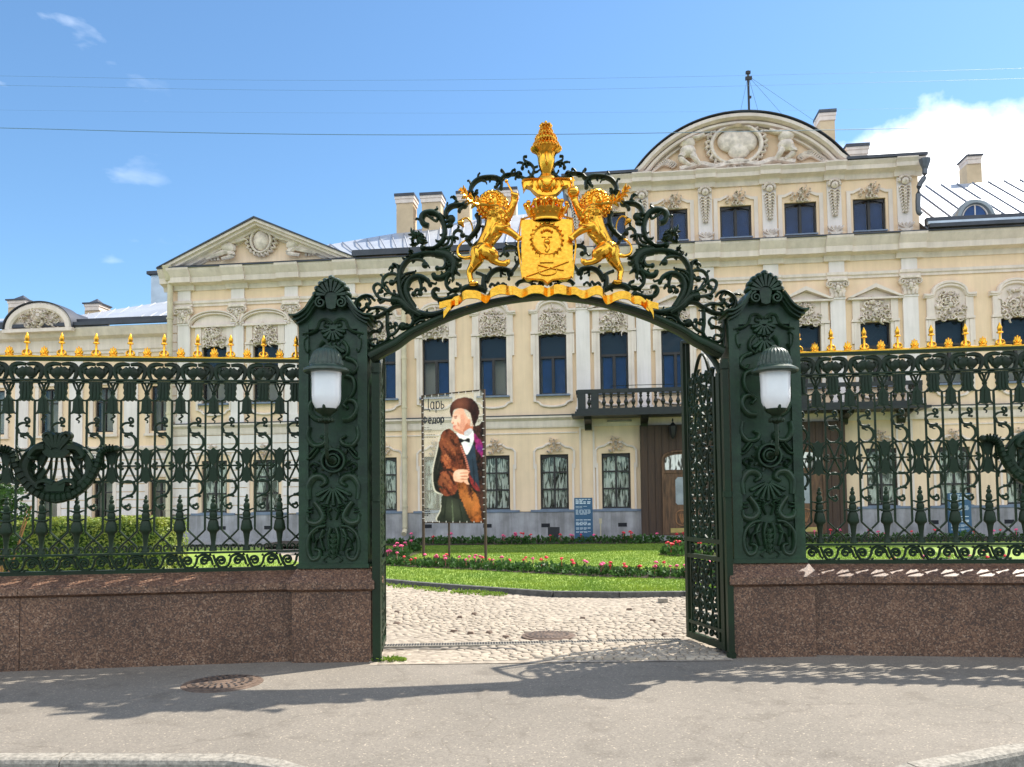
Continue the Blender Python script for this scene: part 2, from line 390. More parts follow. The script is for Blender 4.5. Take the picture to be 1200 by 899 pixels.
def relief(w, h, seed, d=.12, face=True, dome=True, dens=26):
    """cluster of little scrolls, leaves and a mask, centred on its bottom middle"""
    R = random.Random(seed); mb = MB()
    n = 0; dens = int(dens*1.45)
    while n < dens:
        x = R.uniform(-.5, .5); z = R.uniform(0, 1)
        if dome and (2*x)**2*.9+max(0, z-.25)**2*1.6 > .95: continue
        if not dome and abs(x)*2 > 1: continue
        X, Z = x*w, z*h; r = R.uniform(.055, .10)*min(w, h*1.2)
        k = R.random(); a = R.uniform(0, 6.28)
        dd = d*R.uniform(.5, 1.5)*(.6+.5*(1-abs(x)*1.4))
        if k < .45:
            mb.stroke(spiral(X, Z, r*1.3, r*.3, a, R.choice((-.8, .8)), 5), [r*.7, r*.5], -dd*.5, dd, n=2, seg=5)
        elif k < .8:
            mb.stroke([(X, Z), (X+r*1.4*cos(a), Z+r*1.4*sin(a)), (X+r*2.4*cos(a+.5), Z+r*2.4*sin(a+.5))], [r*.9, r*.25], -dd*.5, dd, n=2, seg=5)
        else:
            mb.blob((X, -dd*.4, Z), (r*.8, dd*.6, r*.8), 6)
        n += 1
    if face:
        mb.blob((0, -d*.7, h*.52), (w*.085, d*.6, w*.11), 8)
        mb.blob((0, -d*1.25, h*.50), (w*.02, d*.2, w*.035), 6)
        for a in range(7):
            an = pi*a/6; mb.blob((w*.115*cos(an), -d*.7, h*.56+w*.12*sin(an)), (w*.035, d*.4, w*.035), 6)
    return mb
def drop_relief(h, seed):      # hanging ornament of the attic pilasters
    R = random.Random(seed); mb = MB()
    mb.blob((0, -.09, h-.22), (.10, .10, .13), 8); mb.blob((0, -.2, h-.24), (.025, .03, .04), 6)
    for a in range(9):
        an = pi*a/8; mb.blob((.15*cos(an), -.07, h-.2+.17*sin(an)), (.05, .06, .05), 6)
    for i in range(9):
        z = h-.42-i*.11; ww = .15*(1-i/14)
        for sx in (-1, 1):
            mb.stroke([(0, z), (sx*ww*.7, z+.05), (sx*ww, z-.04)], [.05, .03], -.05, .08, n=2, seg=5)
        mb.blob((0, -.07, z-.03), (.045, .06, .05), 6)
    return mb

def arc_top(x0, x1, z, rise, n=8):
    return [(x0+(x1-x0)*i/n, z+rise*sin(pi*i/n)) for i in range(n+1)]

protos = {}
def upper_window(parent, s, kind, blinds, y=0.):
    """tall first-floor window; head kind 'arch', 'tri' or 'seg'"""
    w, z0, z1, zt = .525, 5.56, 7.86, 6.98
    fr = MB(); fy0, fy1 = .10, .19
    t = .055
    # frame
    fr.box(-w, -w+t, fy0, fy1, z0, z1); fr.box(w-t, w, fy0, fy1, z0, z1)
    fr.box(-w+t, w-t, fy0, fy1, z0, z0+t); fr.box(-w+t, w-t, fy0-.02, fy1, zt-.045, zt+.045)
    fr.prism([(-w+t, z1)]+[(-w+t+(2*w-2*t)*i/8, z1-.03-.09*(1-sin(pi*i/8))) for i in range(9)]+[(w-t, z1)], fy0, fy1)
    fr.box(-.05, .05, fy0-.015, fy1, z0+t, zt-.045)
    o = fr.build('window', 'window_frame', parent, loc=(s, y, 0))
    g = MB(); g.box(-w+t, w-t, fy0+.045, fy0+.05, z0+t, z1-.02); g.build('pane', 'window_glass', o)
    b = MB()
    if blinds & 1: b.box(-w+t+.06, -.06, .24, .25, z0+t, zt-.05)
    if blinds & 2: b.box(.06, w-t-.03, .24, .25, z0+t, zt-.05)
    if blinds: b.build('blind', 'blue_blind', o)
    b = MB(); b.box(-w, w, .30, .31, zt, z1); b.build('upper_gloom_sheet', 'green_gloom', o)  # dark sheet, not a blind: gloom of the upper panes put into colour
    # surround
    m = MB(); a, c = w+.02, .78
    for sx in (-1, 1):
        def bx(x0, x1, d, za, zb): m.box(min(sx*x0, sx*x1), max(sx*x0, sx*x1), -d, 0, za, zb)
        bx(w, w+.12, .07, z0-.05, z1+.04); bx(w+.122, w+.22, .10, z0-.28, z1-.02); bx(w+.222, w+.30, .09, zt+.1, z1-.02)
        bx(w-.01, w+.30, .13, z1+.0, z1+.09)            # little capital block
        bx(w+.01, w+.26, .11, z1+.092, 8.66)
    m.prism([(-w-.01, z1+.11), (-w-.01, 8.66), (w+.01, 8.66), (w+.01, z1+.11)]+arc_top(w-.01, -w+.01, z1-.06, .10)[0:], -.05, -.002)
    m.stroke([(-w-.17, z0-.25), (-w-.02, z0-.30), (-w+.12, z0-.42), (0, z0-.47), (w-.12, z0-.42), (w+.02, z0-.30), (w+.17, z0-.25)], .09, -.03, .11, n=4)
    m.build('surround', 'white_trim', o)
    m = MB(); m.box(-w-.1, w+.1, -.16, .1, z0-.07, z0-.005); m.build('sill', 'sill_metal', o)
    m = MB(); c = w+.36
    if kind == 'arch':
        for sx, dd in ((0, .16), (0, .24)):
            pass
        for off, wd, dd in ((0., .13, .26), (-.12, .12, .18)):
            P = [(-c, 8.74+off*.5), (-c+.28, 8.74+off*.5)]+[(-(c-.30)*cos(a)*(1+off*.25), 8.78+off*.6+(.40+off*.2)*sin(a)) for a in [pi*k/8 for k in range(1, 8)]]+[(c-.28, 8.74+off*.5), (c, 8.74+off*.5)]
            m.stroke(P, wd, -.06, dd, n=3)
        m.prism([(-w-.15, 8.6)]+[(-(c-.33)*cos(a), 8.62+.48*sin(a)) for a in [pi*k/8 for k in range(0, 9)]]+[(w+.15, 8.6)], -.045, -.003)
    elif kind == 'tri':
        c += .06
        m.prism([(-c, 8.66), (c, 8.66), (c, 8.73), (-c, 8.73)], -.22, 0)
        m.prism([(-c-.02, 8.735), (0, 9.22), (c+.02, 8.735), (c-.14, 8.735), (0, 9.07), (-c+.14, 8.735)], -.26, 0)
        m.prism([(-c+.16, 8.735), (0, 9.05), (c-.16, 8.735)], -.06, 0)
    else:
        c += .12
        m.box(-c+.1, c-.1, -.20, 0, 8.60, 8.68)
        for dz, dd, wd in ((0, .30, .09), (-.09, .2, .09)):
            m.stroke([(-c, 8.74+dz)]+[(-c*cos(a), 8.74+dz+.50*sin(a)) for a in [pi*k/8 for k in range(1, 8)]]+[(c, 8.74+dz)], wd, -.08, dd, n=3)
        m.prism([(-c+.1, 8.68)]+[(-(c-.1)*cos(a), 8.66+.45*sin(a)) for a in [pi*k/8 for k in range(1, 8)]]+[(c-.1, 8.68)], -.05, -.003)
    m.build('hood', 'white_trim', o)
    key = 'rel%d' % (int(abs(s)*10) % 5)
    h = 1.02 if kind == 'arch' else .80
    if (key, kind) not in protos:
        protos[(key, kind)] = relief(1.0, h, hash(key) % 97 if False else int(key[3:])*13+5, .13, True, True, 46).build('cartouche', 'stucco_relief', o, loc=(0, -.05, 7.84))
    else: dup(protos[(key, kind)], o)
    return o

def ground_window(parent, s, y=0.):
    w, z0, z1 = .52, 1.24, 3.28
    t = .06; fr = MB(); fy0, fy1 = .10, .18
    fr.box(-w, -w+t, fy0, fy1, z0, z1-.08); fr.box(w-t, w, fy0, fy1, z0, z1-.08); fr.box(-w+t, w-t, fy0, fy1, z0, z0+t)
    fr.prism([(-w, z1+.01)]+[(-w+2*w*i/8, z1-.08-.12*(1-sin(pi*i/8))) for i in range(9)]+[(w, z1+.01)], fy0, fy1)
    fr.box(-.035, .035, fy0-.012, fy1, z0+t, z1-.09)
    for q in (.36, .675):
        zz = z0+(z1-z0)*q; fr.box(-w+t, -.036, fy0, fy1, zz-.03, zz+.03); fr.box(.036, w-t, fy0, fy1, zz-.03, zz+.03)
    o = fr.build('window', 'window_frame', parent, loc=(s, y, 0))
    g = MB(); g.box(-w+t, w-t, fy0+.04, fy0+.045, z0+t, z1-.1); g.build('pane', 'ground_glass', o)
    # gathered curtain behind the glass, its colour streaked like reflections in the panes
    R = random.Random(int(s*31)+900); cm = MB(); n = 46; xs = [-w+.03+(2*w-.06)*i/n for i in range(n+1)]; ph = [R.uniform(0, 6) for _ in range(4)]
    rows = 7; vs = []
    for j in range(rows):
        q = j/(rows-1); z = z0+.02+(z1-z0-.05)*q
        for i, x in enumerate(xs):
            a = x*28+ph[0]+.7*sin(x*7+ph[1]+q*2)
            sw = .14*sin(2.2*q+ph[2])*(1 if x > 0 else -1)*(.5-abs(x))
            vs.append((x+sw, .185+.028*sin(a)+.015*sin(a*2.3+ph[3]), z))
    fs = [(j*(n+1)+i, j*(n+1)+i+1, (j+1)*(n+1)+i+1, (j+1)*(n+1)+i) for j in range(rows-1) for i in range(n)]
    cm.add(vs, fs); cm.build('curtain', 'curtain', o, smooth=80)
    m = MB()
    for sx in (-1, 1):
        def bx(x0, x1, d, za, zb): m.box(min(sx*x0, sx*x1), max(sx*x0, sx*x1), -d, 0, za, zb)
        bx(w+.14, w+.22, .05, z0-.05, z1-.35); bx(w+.19, w+.27, .06, z1-.52, z1+.14)
        m.stroke([(sx*(w+.23), z1+.12), (sx*(w+.12), z1+.24), (sx*(w-.1), z1+.29), (sx*(w-.26), z1+.40), (sx*.12, z1+.42)], .085, -.02, .08, n=3)
    m.build('surround', 'white_trim', o)
    m = MB(); m.box(-w-.38, w+.38, -.13, 0, 1.13, 1.21); m.box(-w-.02, w+.02, -.13, .1, 1.212, 1.24); m.build('sill', 'sill_metal', o)
    if 'gk' not in protos:
        protos['gk'] = relief(.50, .52, 77, .13, True, True, 24).build('keystone', 'stucco_relief', o, loc=(0, -.03, z1+.10))
    else: dup(protos['gk'], o)
    return o

def attic_window(parent, s):
    w, z0, z1 = .56, 11.22, 12.40; t = .055; fr = MB(); fy0, fy1 = .08, .16
    fr.box(-w, -w+t, fy0, fy1, z0, z1-.05); fr.box(w-t, w, fy0, fy1, z0, z1-.05); fr.box(-w+t, w-t, fy0, fy1, z0, z0+t)
    fr.prism([(-w, z1)]+[(-w+2*w*i/8, z1-.05-.11*(1-sin(pi*i/8))) for i in range(9)]+[(w, z1)], fy0, fy1)
    fr.box(-.045, .045, fy0-.012, fy1, z0+t, z1-.07)
    o = fr.build('window', 'window_frame', parent, loc=(s, 0, 0))
    g = MB(); g.box(-w+t, w-t, fy0+.04, fy0+.045, z0+t, z1-.08); g.build('pane', 'window_glass', o)
    b = MB(); b.box(-w+t+.03, -.05, .22, .23, z0, z1-.1); b.box(.06, w-t, .22, .23, z0, z1-.1); b.build('blind', 'blue_blind', o)
    m = MB()
    for sx in (-1, 1):
        m.box(min(sx*(w+.10), sx*(w+.24)), max(sx*(w+.10), sx*(w+.24)), -.06, 0, z0-.08, z1+.20)
        m.prism([(sx*(w+.24), z1+.2), (sx*(w+.24), z1+.30), (sx*(w+.02), z1+.30), (sx*.3, z1+.42), (sx*.3, z1+.33), (sx*(w+.0), z1+.2)], -.06, 0)
    m.box(-w-.24, w+.24, -.062, 0, z0-.17, z0-.082)
    m.build('surround', 'white_trim', o)
    m = MB(); m.box(-w-.03, w+.03, -.1, .08, z0-.05, z0-.005); m.build('sill', 'sill_metal', o)
    if 'ak' not in protos:
        protos['ak'] = relief(.74, .58, 41, .15, True, True, 20).build('mask', 'stucco_relief', o, loc=(0, -.03, z1-.02))
    else: dup(protos['ak'], o)
    return o

def curtain_reflection_mat():
    m = bpy.data.materials.new('curtain'); m.use_nodes = True; nt = m.node_tree; b = nt.nodes['Principled BSDF']
    b.inputs['Roughness'].default_value = .8
    tc = nt.nodes.new('ShaderNodeTexCoord'); mp = nt.nodes.new('ShaderNodeMapping'); mp.inputs['Scale'].default_value = (9, 1, 1.3)
    n = nt.nodes.new('ShaderNodeTexNoise'); n.inputs['Scale'].default_value = 1.2; n.inputs['Detail'].default_value = 6; n.inputs['Distortion'].default_value = 1.1
    r = nt.nodes.new('ShaderNodeValToRGB'); e = r.color_ramp.elements
    e[0].position = .44; e[0].color = (.05, .045, .035, 1); e[1].position = .53; e[1].color = (.88, .87, .82, 1)  # hard white and dark streaks: pane reflections put into the colour
    oi = nt.nodes.new('ShaderNodeObjectInfo'); ml = nt.nodes.new('ShaderNodeMath'); ml.operation = 'MULTIPLY'; ml.inputs[1].default_value = 40; nt.links.new(oi.outputs['Random'], ml.inputs[0]); nt.links.new(ml.outputs[0], mp.inputs['Location'])
    nt.links.new(tc.outputs['Object'], mp.inputs[0]); nt.links.new(mp.outputs[0], n.inputs['Vector']); nt.links.new(n.outputs[0], r.inputs[0])
    nt.links.new(r.outputs[0], b.inputs['Base Color']); M['curtain'] = m
curtain_reflection_mat()

pal = thing('palace', 'long cream yellow baroque palace with white pilasters and arched attic gable, behind the lawn', 'palace', (FX0, FY0, 0), -YAW)
U = {-11.88: 'seg', -9.74: 'seg', -7.55: 'seg', -5.0: 'arch', -2.9: 'arch', -.68: 'arch', 1.6: 'arch', 3.9: 'tri', 6.17: 'tri', 8.48: 'tri', 10.85: 'tri', 13.27: 'tri', 15.82: 'arch', 18.04: 'arch', 20.3: 'arch'}
GW = [-11.88, -9.74, -7.55, -5.0, -2.9, -.62, 1.6, 3.9, 13.35, 15.82, 18.04, 20.3]
AT = [3.85, 6.15, 8.47, 10.79, 13.21]
S0, S1 = -13.72, 23.5
holes = [(s-.53, s+.53, 5.55, 7.87) for s in U]+[(s-.53, s+.53, 1.23, 3.29) for s in GW]+[(s-.57, s+.57, 11.21, 12.41) for s in AT]
# porch opening hides the ground floor 4.9..12.1
mb = MB()
holes_wall(mb, S0, S1, 1.15, 9.5, holes)
mb.add([(S0, 0, .0), (S0, 14, 0), (S0, 14, 10.6), (S0, 0, 10.6)], [(0, 1, 2, 3)])
mb.add([(S1, 0, .0), (S1, 14, 0), (S1, 14, 10.6), (S1, 0, 10.6)], [(0, 3, 2, 1)])
mb.add([(S0, 14, .0), (S1, 14, 0), (S1, 14, 10.6), (S0, 14, 10.6)], [(0, 3, 2, 1)])
mb.box(S0, S1, -.02, .3, 9.5, 10.62)
mb.build('wall', 'yellow_plaster', pal, smooth=0)
mb = MB(); holes_wall(mb, 2.25, 14.92, 10.9, 13.3, holes)
mb.add([(2.25, 0, 10.9), (2.25, 6, 10.9), (2.25, 6, 13.3), (2.25, 0, 13.3)], [(0, 1, 2, 3)])
mb.add([(14.92, 0, 10.9), (14.92, 6, 10.9), (14.92, 6, 13.3), (14.92, 0, 13.3)], [(0, 3, 2, 1)])
attic = mb.build('attic_storey', 'yellow_plaster', pal, smooth=0)
# plinth
mb = MB(); mb.box(S0, S1, -.10, .0, -.05, 1.13); mb.box(S0, S1, -.16, -.10, -.05, .22)
vents = [-3.25, -.95, 4.1, 1.25+.0, -9.6, -11.5, 15.0, 17.5]
plinth = mb.build('plinth', 'plinth_stone', pal, smooth=0)
mb = MB()
for s in vents:
    mb = MB(); mb.box(s-.16, s+.16, -.106, -.1, .56, .70); mb.build('vent', 'room_dark', plinth, smooth=0)
# belt course
belt = [(.0, 4.30), (.06, 4.30), (.08, 4.36), (.10, 4.52), (.10, 4.56), (.20, 4.64), (.24, 4.66), (.24, 4.73), (0, 4.76)]
mb = MB()
for a, b in ((S0, 2.3), (14.9, S1)): mb.mould(a, b, belt)
mb.mould(2.3, 14.9, [(d+.04 if d else 0, z) for d, z in belt])
mb.build('belt_course', 'white_trim', pal, smooth=0)
mb = MB(); mb.mould(S0, S1, [(0, 4.74), (.26, 4.735), (.26, 4.765), (0, 4.80)]); mb.build('belt_flashing', 'roof_edge', pal, smooth=0)
# entablature
PIL = [-13.15, -10.9, -8.68, -6.35, 2.75, 5.0, 7.35, 9.66, 11.98, 14.49]
arch_ = [(0, 9.48), (.05, 9.48), (.05, 9.56), (.10, 9.60), (.10, 9.70), (0, 9.72)]
top_ = [(0, 10.12), (.06, 10.12), (.10, 10.24), (.12, 10.30), (.40, 10.36), (.42, 10.56), (.46, 10.62), (.58, 10.82), (.60, 10.90), (0, 10.92)]
mb = MB(); mb.mould(S0-.1, S1, arch_); mb.mould(S0-.3, S1, top_)
for s in PIL:
    mb.mould(s-.36, s+.36, [(d+.07 if d else 0, z+.001) for d, z in arch_]); mb.mould(s-.46, s+.46, [(d+.09 if d else 0, z+.001) for d, z in top_])
mb.build('cornice', 'white_trim', pal, smooth=0)
for s in PIL:
    mb = MB(); mb.box(s-.27, s+.27, -.09, -.02, 9.72, 10.12); mb.build('frieze_block', 'pilaster_white', pal, smooth=0)
mb = MB(); mb.box(S0+.2, S1-.2, .62, .64, .3, 10.5); mb.box(2.4, 14.8, .62, .64, 10.5, 13.25); mb.build('dark_backing', 'room_dark', pal, smooth=0)  # dark plane added behind the openings, darkness of the rooms in its colour
mb = MB(); mb.mould(S0-.3, S1, [(0, 10.915), (.66, 10.905), (.66, 10.95), (0, 10.99)]); mb.build('cornice_flashing', 'roof_edge', pal, smooth=0)
# pilasters with capitals
cap = None
for s in PIL:
    mb = MB(); mb.box(s-.26, s+.26, -.10, 0, 4.76, 8.78); mb.box(s-.31, s+.31, -.14, -.1, 4.76, 5.05); mb.box(s-.28, s+.28, -.13, -.1, 8.72, 8.78)
    p = mb.build('pilaster', 'pilaster_white', pal, smooth=0)
    if cap is None:
        m = MB(); m.box(-.34, .34, -.20, 0, 9.38, 9.47)
        m.prism([(-.25, 8.78), (.25, 8.78), (.29, 9.38), (-.29, 9.38)], -.12, 0)
        for sx in (-1, 1): m.stroke(spiral(sx*.27, 9.26, .13, .02, pi/2, -sx*1.4, 10), .06, -.14, .16, n=2, seg=6)
        m.blob((0, -.16, 9.12), (.09, .1, .13), 8)
        for a in range(8): m.blob((.13*cos(a*.8), -.15, 9.14+.15*sin(a*.8)), (.05, .06, .05), 6)
        for x in (-.2, -.07, .07, .2): m.stroke([(x, 8.8), (x*1.1, 8.95), (x*1.35, 9.02)], [.1, .05], -.14, .09, n=2, seg=6)
        cap = m.build('capital', 'stucco_relief', p, loc=(s, 0, 0))
    else: dup(cap, p, (s, 0, 0))
# rusticated ground floor of the left pavilion and slim strips of the centre
mb = MB()
for i in range(9):
    z = 1.18+i*.347
    for a, b in ((S0, -12.62), (-11.14, -10.48), (-9.0, -8.29), (-6.81, -6.05)): mb.box(a, b, -.05, 0, z, z+.315)
    if z > 3.5:
        for a, b in ((-12.62, -11.14), (-10.48, -9.0), (-8.29, -6.81)): mb.box(a, b, -.05, 0, z, z+.315)
mb.build('rustication', 'pilaster_white', pal, smooth=0)
mb = MB()
for i in range(13):
    z = 4.85+i*.36; mb.box(S0-.02, -13.46, -.055, 0, z, z+.32)
mb.build('corner_quoin', 'white_trim', pal, smooth=0)
for s in (2.85, 14.15):
    mb = MB(); mb.box(s-.30, s-.23, -.05, 0, 1.15, 4.24); mb.box(s+.20, s+.27, -.05, 0, 1.15, 4.24); mb.box(s-.30, s+.27, -.052, 0, 4.22, 4.29)
    mb.build('lesene', 'white_trim', pal, smooth=0)
for a, b in ((-6.0, 2.5), (15.0, S1)):
    mb = MB(); mb.mould(a, b, [(0, 4.08), (.035, 4.08), (.035, 4.12), (0, 4.13)]); mb.build('string_course', 'white_trim', pal, smooth=0)

R = random.Random(3)
for s, k in U.items():
    bl = {-2.9: 2, -.68: 1, 1.6: 3, 3.9: 3, 6.17: 3, -5.0: 2}.get(s, 0)
    upper_window(pal, s, k, bl)
for s in GW: ground_window(pal, s)
for s in AT: attic_window(attic, s) if False else attic_window(pal, s)

# attic storey dressing
mb = MB(); a_corn = [(0, 13.12), (.06, 13.12), (.10, 13.26), (.14, 13.30), (.34, 13.38), (.36, 13.52), (.46, 13.64), (.46, 13.68), (0, 13.70)]
mb.mould(2.15, 15.05, a_corn)
AP = [2.6, 5.03, 7.36, 9.68, 11.98, 14.42]
for s in AP: mb.mould(s-.36, s+.36, [(d+.08 if d else 0, z+.001) for d, z in a_corn])
mb.mould(2.2, 15.0, [(0, 10.93), (.28, 10.93), (.28, 11.0), (0, 11.04)])
mb.build('attic_cornice', 'white_trim', pal, smooth=0)
dr = None
for s in AP:
    mb = MB(); mb.box(s-.25, s+.25, -.06, 0, 11.04, 13.12); p = mb.build('attic_pilaster', 'pilaster_white', pal, smooth=0)
    if dr is None:
        m = drop_relief(1.62, 5)
        for q in range(5): m.stroke([(0, -.32), (.09*(q-2), -.14-.02*abs(q-2)), (.10*(q-2), -.10)], [.05, .05], -.05, .08, n=2, seg=5)
        m.prism([(-.2, -.33), (.2, -.33), (.08, -.45), (-.08, -.45)], -.1, 0)
        m.v = [(x*1.3, y*1.3, z) for x, y, z in m.v]
        dr = m.build('pendant_relief', 'stucco_relief', p, loc=(s, -.06, 11.52))
    else: dup(dr, p, (s, -.06, 11.52))
# great segmental gable
gx0, gx1, gz, gr = 4.72, 12.5, 13.70, 2.06
gc = (gx0+gx1)/2; hw = (gx1-gx0)/2; Rg = (hw*hw+gr*gr)/(2*gr); cz = gz+gr-Rg; am = math.asin(hw/Rg)
def garc(r, n=28, k=1.): return [(gc+r*sin(-am*k+2*am*k*i/n), cz+r*cos(-am*k+2*am*k*i/n)) for i in range(n+1)]
mb = MB(); inner = [(x, max(z, gz+.02)) for x, z in garc(Rg-.15)]
mb.prism([(gx0+.3, gz)]+inner+[(gx1-.3, gz)], .0, .3)
gb = mb.build('gable', 'yellow_plaster', pal, smooth=0)
mb = MB()
for dr_, wd, dd, yy in ((.12, .24, .56, -.18), (.33, .18, .40, -.10), (.50, .12, .22, -.03)):
    P = [(x, max(z, gz+wd*.3)) for x, z in garc(Rg-dr_, 24)]
    mb.stroke(P, wd, yy, dd, n=2, seg=8)
mb.build('gable_moulding', 'white_trim', gb)
mb = MB(); mb.stroke(garc(Rg+.02, 24), .05, -.14, .74, n=2, seg=8); mb.build('gable_flashing', 'roof_edge', gb)
mb = MB()     # barrel roof behind the gable
A = garc(Rg-.05, 24); vs = [(x, .0, z) for x, z in A]+[(x, 5.5, z) for x, z in A]; n = len(A)
mb.add(vs, [(i, i+1, i+1+n, i+n) for i in range(n-1)]); mb.add([(x, 5.5, z) for x, z in A], [tuple(range(n))])
mb.build('gable_roof', 'roof_zinc', pal)
# gable sculpture: heart cartouche held by two putti, sprays to both sides
mb = MB(); c0 = gc-.08; zc = gz+.95
mb.blob((c0-.14, -.08, zc+.13), (.42, .12, .42), 14); mb.blob((c0+.26, -.08, zc+.08), (.38, .12, .42), 14); mb.blob((c0+.08, -.08, zc-.2), (.34, .12, .36), 14)
mb.stroke([(c0+.78*cos(a)*(.95), zc-.04+.72*sin(a)) for a in [2*pi*k/14 for k in range(14)]], .13, -.12, .24, n=3, closed=True)
for k in range(26):
    a = 2*pi*k/26; x, z = c0+.80*cos(a), zc-.02+.76*sin(a)
    mb.stroke([(x, z), (x+.14*cos(a+.6), z+.14*sin(a+.6)), (x+.17*cos(a+1.3), z+.17*sin(a+1.3))], [.12, .05], -.10, .2, n=2, seg=6)
mb.blob((c0+.02, -.2, zc+.88), (.2, .2, .2), 8)
for k in range(7): a = pi*k/6; mb.stroke([(c0, zc+.85), (c0+.3*cos(a), zc+.9+.24*sin(a))], [.1, .12], -.14, .2, n=2, seg=6, ball=.07)
for sx in (-1, 1):      # putti and scrolls
    x = c0+sx*1.45
    mb.blob((x+sx*.08, -.2, zc+.62), (.16, .17, .17), 10); mb.blob((x+sx*.02, -.16, zc+.2), (.24, .2, .34), 10, Matrix.Rotation(sx*.3, 3, 'Y'))
    mb.blob((x-sx*.0, -.16, zc-.18), (.25, .2, .24), 10)
    mb.tube([(x, -.2, zc+.35), (x-sx*.25, -.25, zc+.28), (x-sx*.48, -.22, zc+.4)], [.09, .06], 7)
    mb.tube([(x+sx*.0, -.16, zc-.2), (x+sx*.22, -.22, zc-.45), (x-sx*.05, -.2, zc-.72)], [.14, .07], 7)
    mb.tube([(x-sx*.1, -.16, zc-.25), (x-sx*.2, -.26, zc-.5), (x-sx*.35, -.2, zc-.74)], [.13, .06], 7)
    for k in range(9):
        a = k*.35; mb.stroke([(x+sx*.2, zc+.5), (x+sx*(.35+.07*k), zc+.72-.02*k), (x+sx*(.45+.07*k), zc+.62-.05*k)], [.08, .05], -.1, .14, n=2, seg=5)
    for k in range(20):
        q = k/19; xx = x+sx*(.35+1.15*q); zz = zc-.60+.12*sin(q*7)-.1*q
        for s2 in (-1, 1): mb.stroke([(xx, zz), (xx+sx*.07, zz+s2*.09), (xx+sx*.15, zz+s2*(.13-.06*q))], [.08, .03], -.07, .12, n=2, seg=5)
mb.stroke([(c0-1.7, gz+.12), (c0-1.1, gz+.28), (c0-.6, gz+.14), (c0, gz+.30), (c0+.6, gz+.14), (c0+1.1, gz+.28), (c0+1.7, gz+.14)], .22, -.12, .24, n=4)
mb.v = [(c0+(x-c0)*1.22, y*1.25, gz+.02+(z-gz-.02)*1.02) for x, y, z in mb.v]
mb.v = [(x, y, min(z, cz+sqrt(max(.01, (Rg-.45)**2-(x-gc)**2)))) for x, y, z in mb.v]
mb.build('gable_sculpture', 'stucco_relief', gb)

# left pavilion pediment
pa, pb, pz, ph = -13.85, -5.95, 10.98, 1.95; pc = FS(306, 262)[0]
pap = FS(306, 262)[1]
mb = MB(); mb.prism([(pa+.5, pz), (pc, pap-.25), (pb-.5, pz)], -.02, .3)
pd = mb.build('pediment', 'yellow_plaster', pal, smooth=0)
def rake(o1, o2, dd):
    k1 = o1/.42; k2 = o2/.42
    m = MB()
    m.prism([(pa+k1, pz), (pc, pap-o1), (pb-k1, pz), (pb-k2, pz), (pc, pap-o2), (pa+k2, pz)], -dd, .0)
    return m
m = MB()
for o1, o2, dd in ((.0, .11, .62), (.112, .22, .50), (.222, .34, .28), (.342, .42, .10)):
    q = rake(o1, o2, dd); m.add(q.v, q.f)
m.build('raking_cornice', 'white_trim', pd, smooth=0)
m = MB(); m.prism([(pa-.15, pz-.02), (pc, pap+.07), (pb+.15, pz-.02), (pb+.05, pz-.02), (pc, pap+.005), (pa-.05, pz-.02)], -.68, 6.0); m.build('pediment_roof', 'roof_edge', pal, smooth=0)
m = MB(); m.add([(pa+.4, -.62, pz+.0), (pb-.4, -.62, pz+.0), (pb-.9, -.03, pz+.16), (pa+.9, -.03, pz+.16)], [(0, 1, 2, 3)]); m.build('ledge_flashing', 'roof_flash', pd, smooth=0)
m = MB(); c0 = FS(308, 300)[0]; zc = pz+.86
m.blob((c0, -.12, zc), (.30, .14, .42), 14); m.stroke([(c0+.36*cos(a), zc+.48*sin(a)) for a in [2*pi*k/12 for k in range(12)]], .09, -.12, .2, n=3, closed=True)
for k in range(20):
    a = 2*pi*k/20; x, z = c0+.44*cos(a), zc+.52*sin(a); m.stroke([(x, z), (x+.13*cos(a+.7), z+.13*sin(a+.7)), (x+.12*cos(a+1.5), z+.16*sin(a+1.5))], [.1, .04], -.1, .18, n=2, seg=6)
m.blob((c0, -.16, zc+.62), (.14, .14, .16), 8)
for sx in (-1, 1):
    x = c0+sx*.98
    m.blob((x, -.18, zc+.12), (.13, .14, .14), 8); m.blob((x+sx*.02, -.14, zc-.2), (.19, .18, .26), 8, Matrix.Rotation(sx*.5, 3, 'Y'))
    m.tube([(x, -.16, zc-.02), (x-sx*.25, -.2, zc+.0), (x-sx*.45, -.18, zc+.1)], [.07, .05], 6)
    m.tube([(x, -.14, zc-.35), (x+sx*.3, -.2, zc-.5), (x+sx*.62, -.16, zc-.62)], [.12, .06], 6)
    m.tube([(x, -.14, zc-.35), (x-sx*.1, -.2, zc-.58), (x+sx*.15, -.16, zc-.66)], [.11, .06], 6)
    for k in range(12):
        q = k/11; xx = x+sx*(.3+1.1*q); m.stroke([(xx, zc-.68), (xx+sx*.05, zc-.5+.1*(1-q)), (xx+sx*.16, zc-.55)], [.09, .04], -.07, .12, n=2, seg=5)
m.v = [(c0+(x-c0)*(1.0+.42*min(1, abs(x-c0)/1.1)), y*1.2, pz+.16+(z-pz-.02)*1.0) for x, y, z in m.v]
m.v = [(x, y, min(z, pz+(pap-pz)*(1-abs(x-pc)/(pb-pc))-.12)) for x, y, z in m.v]
m.build('pediment_sculpture', 'stucco_relief', pd)

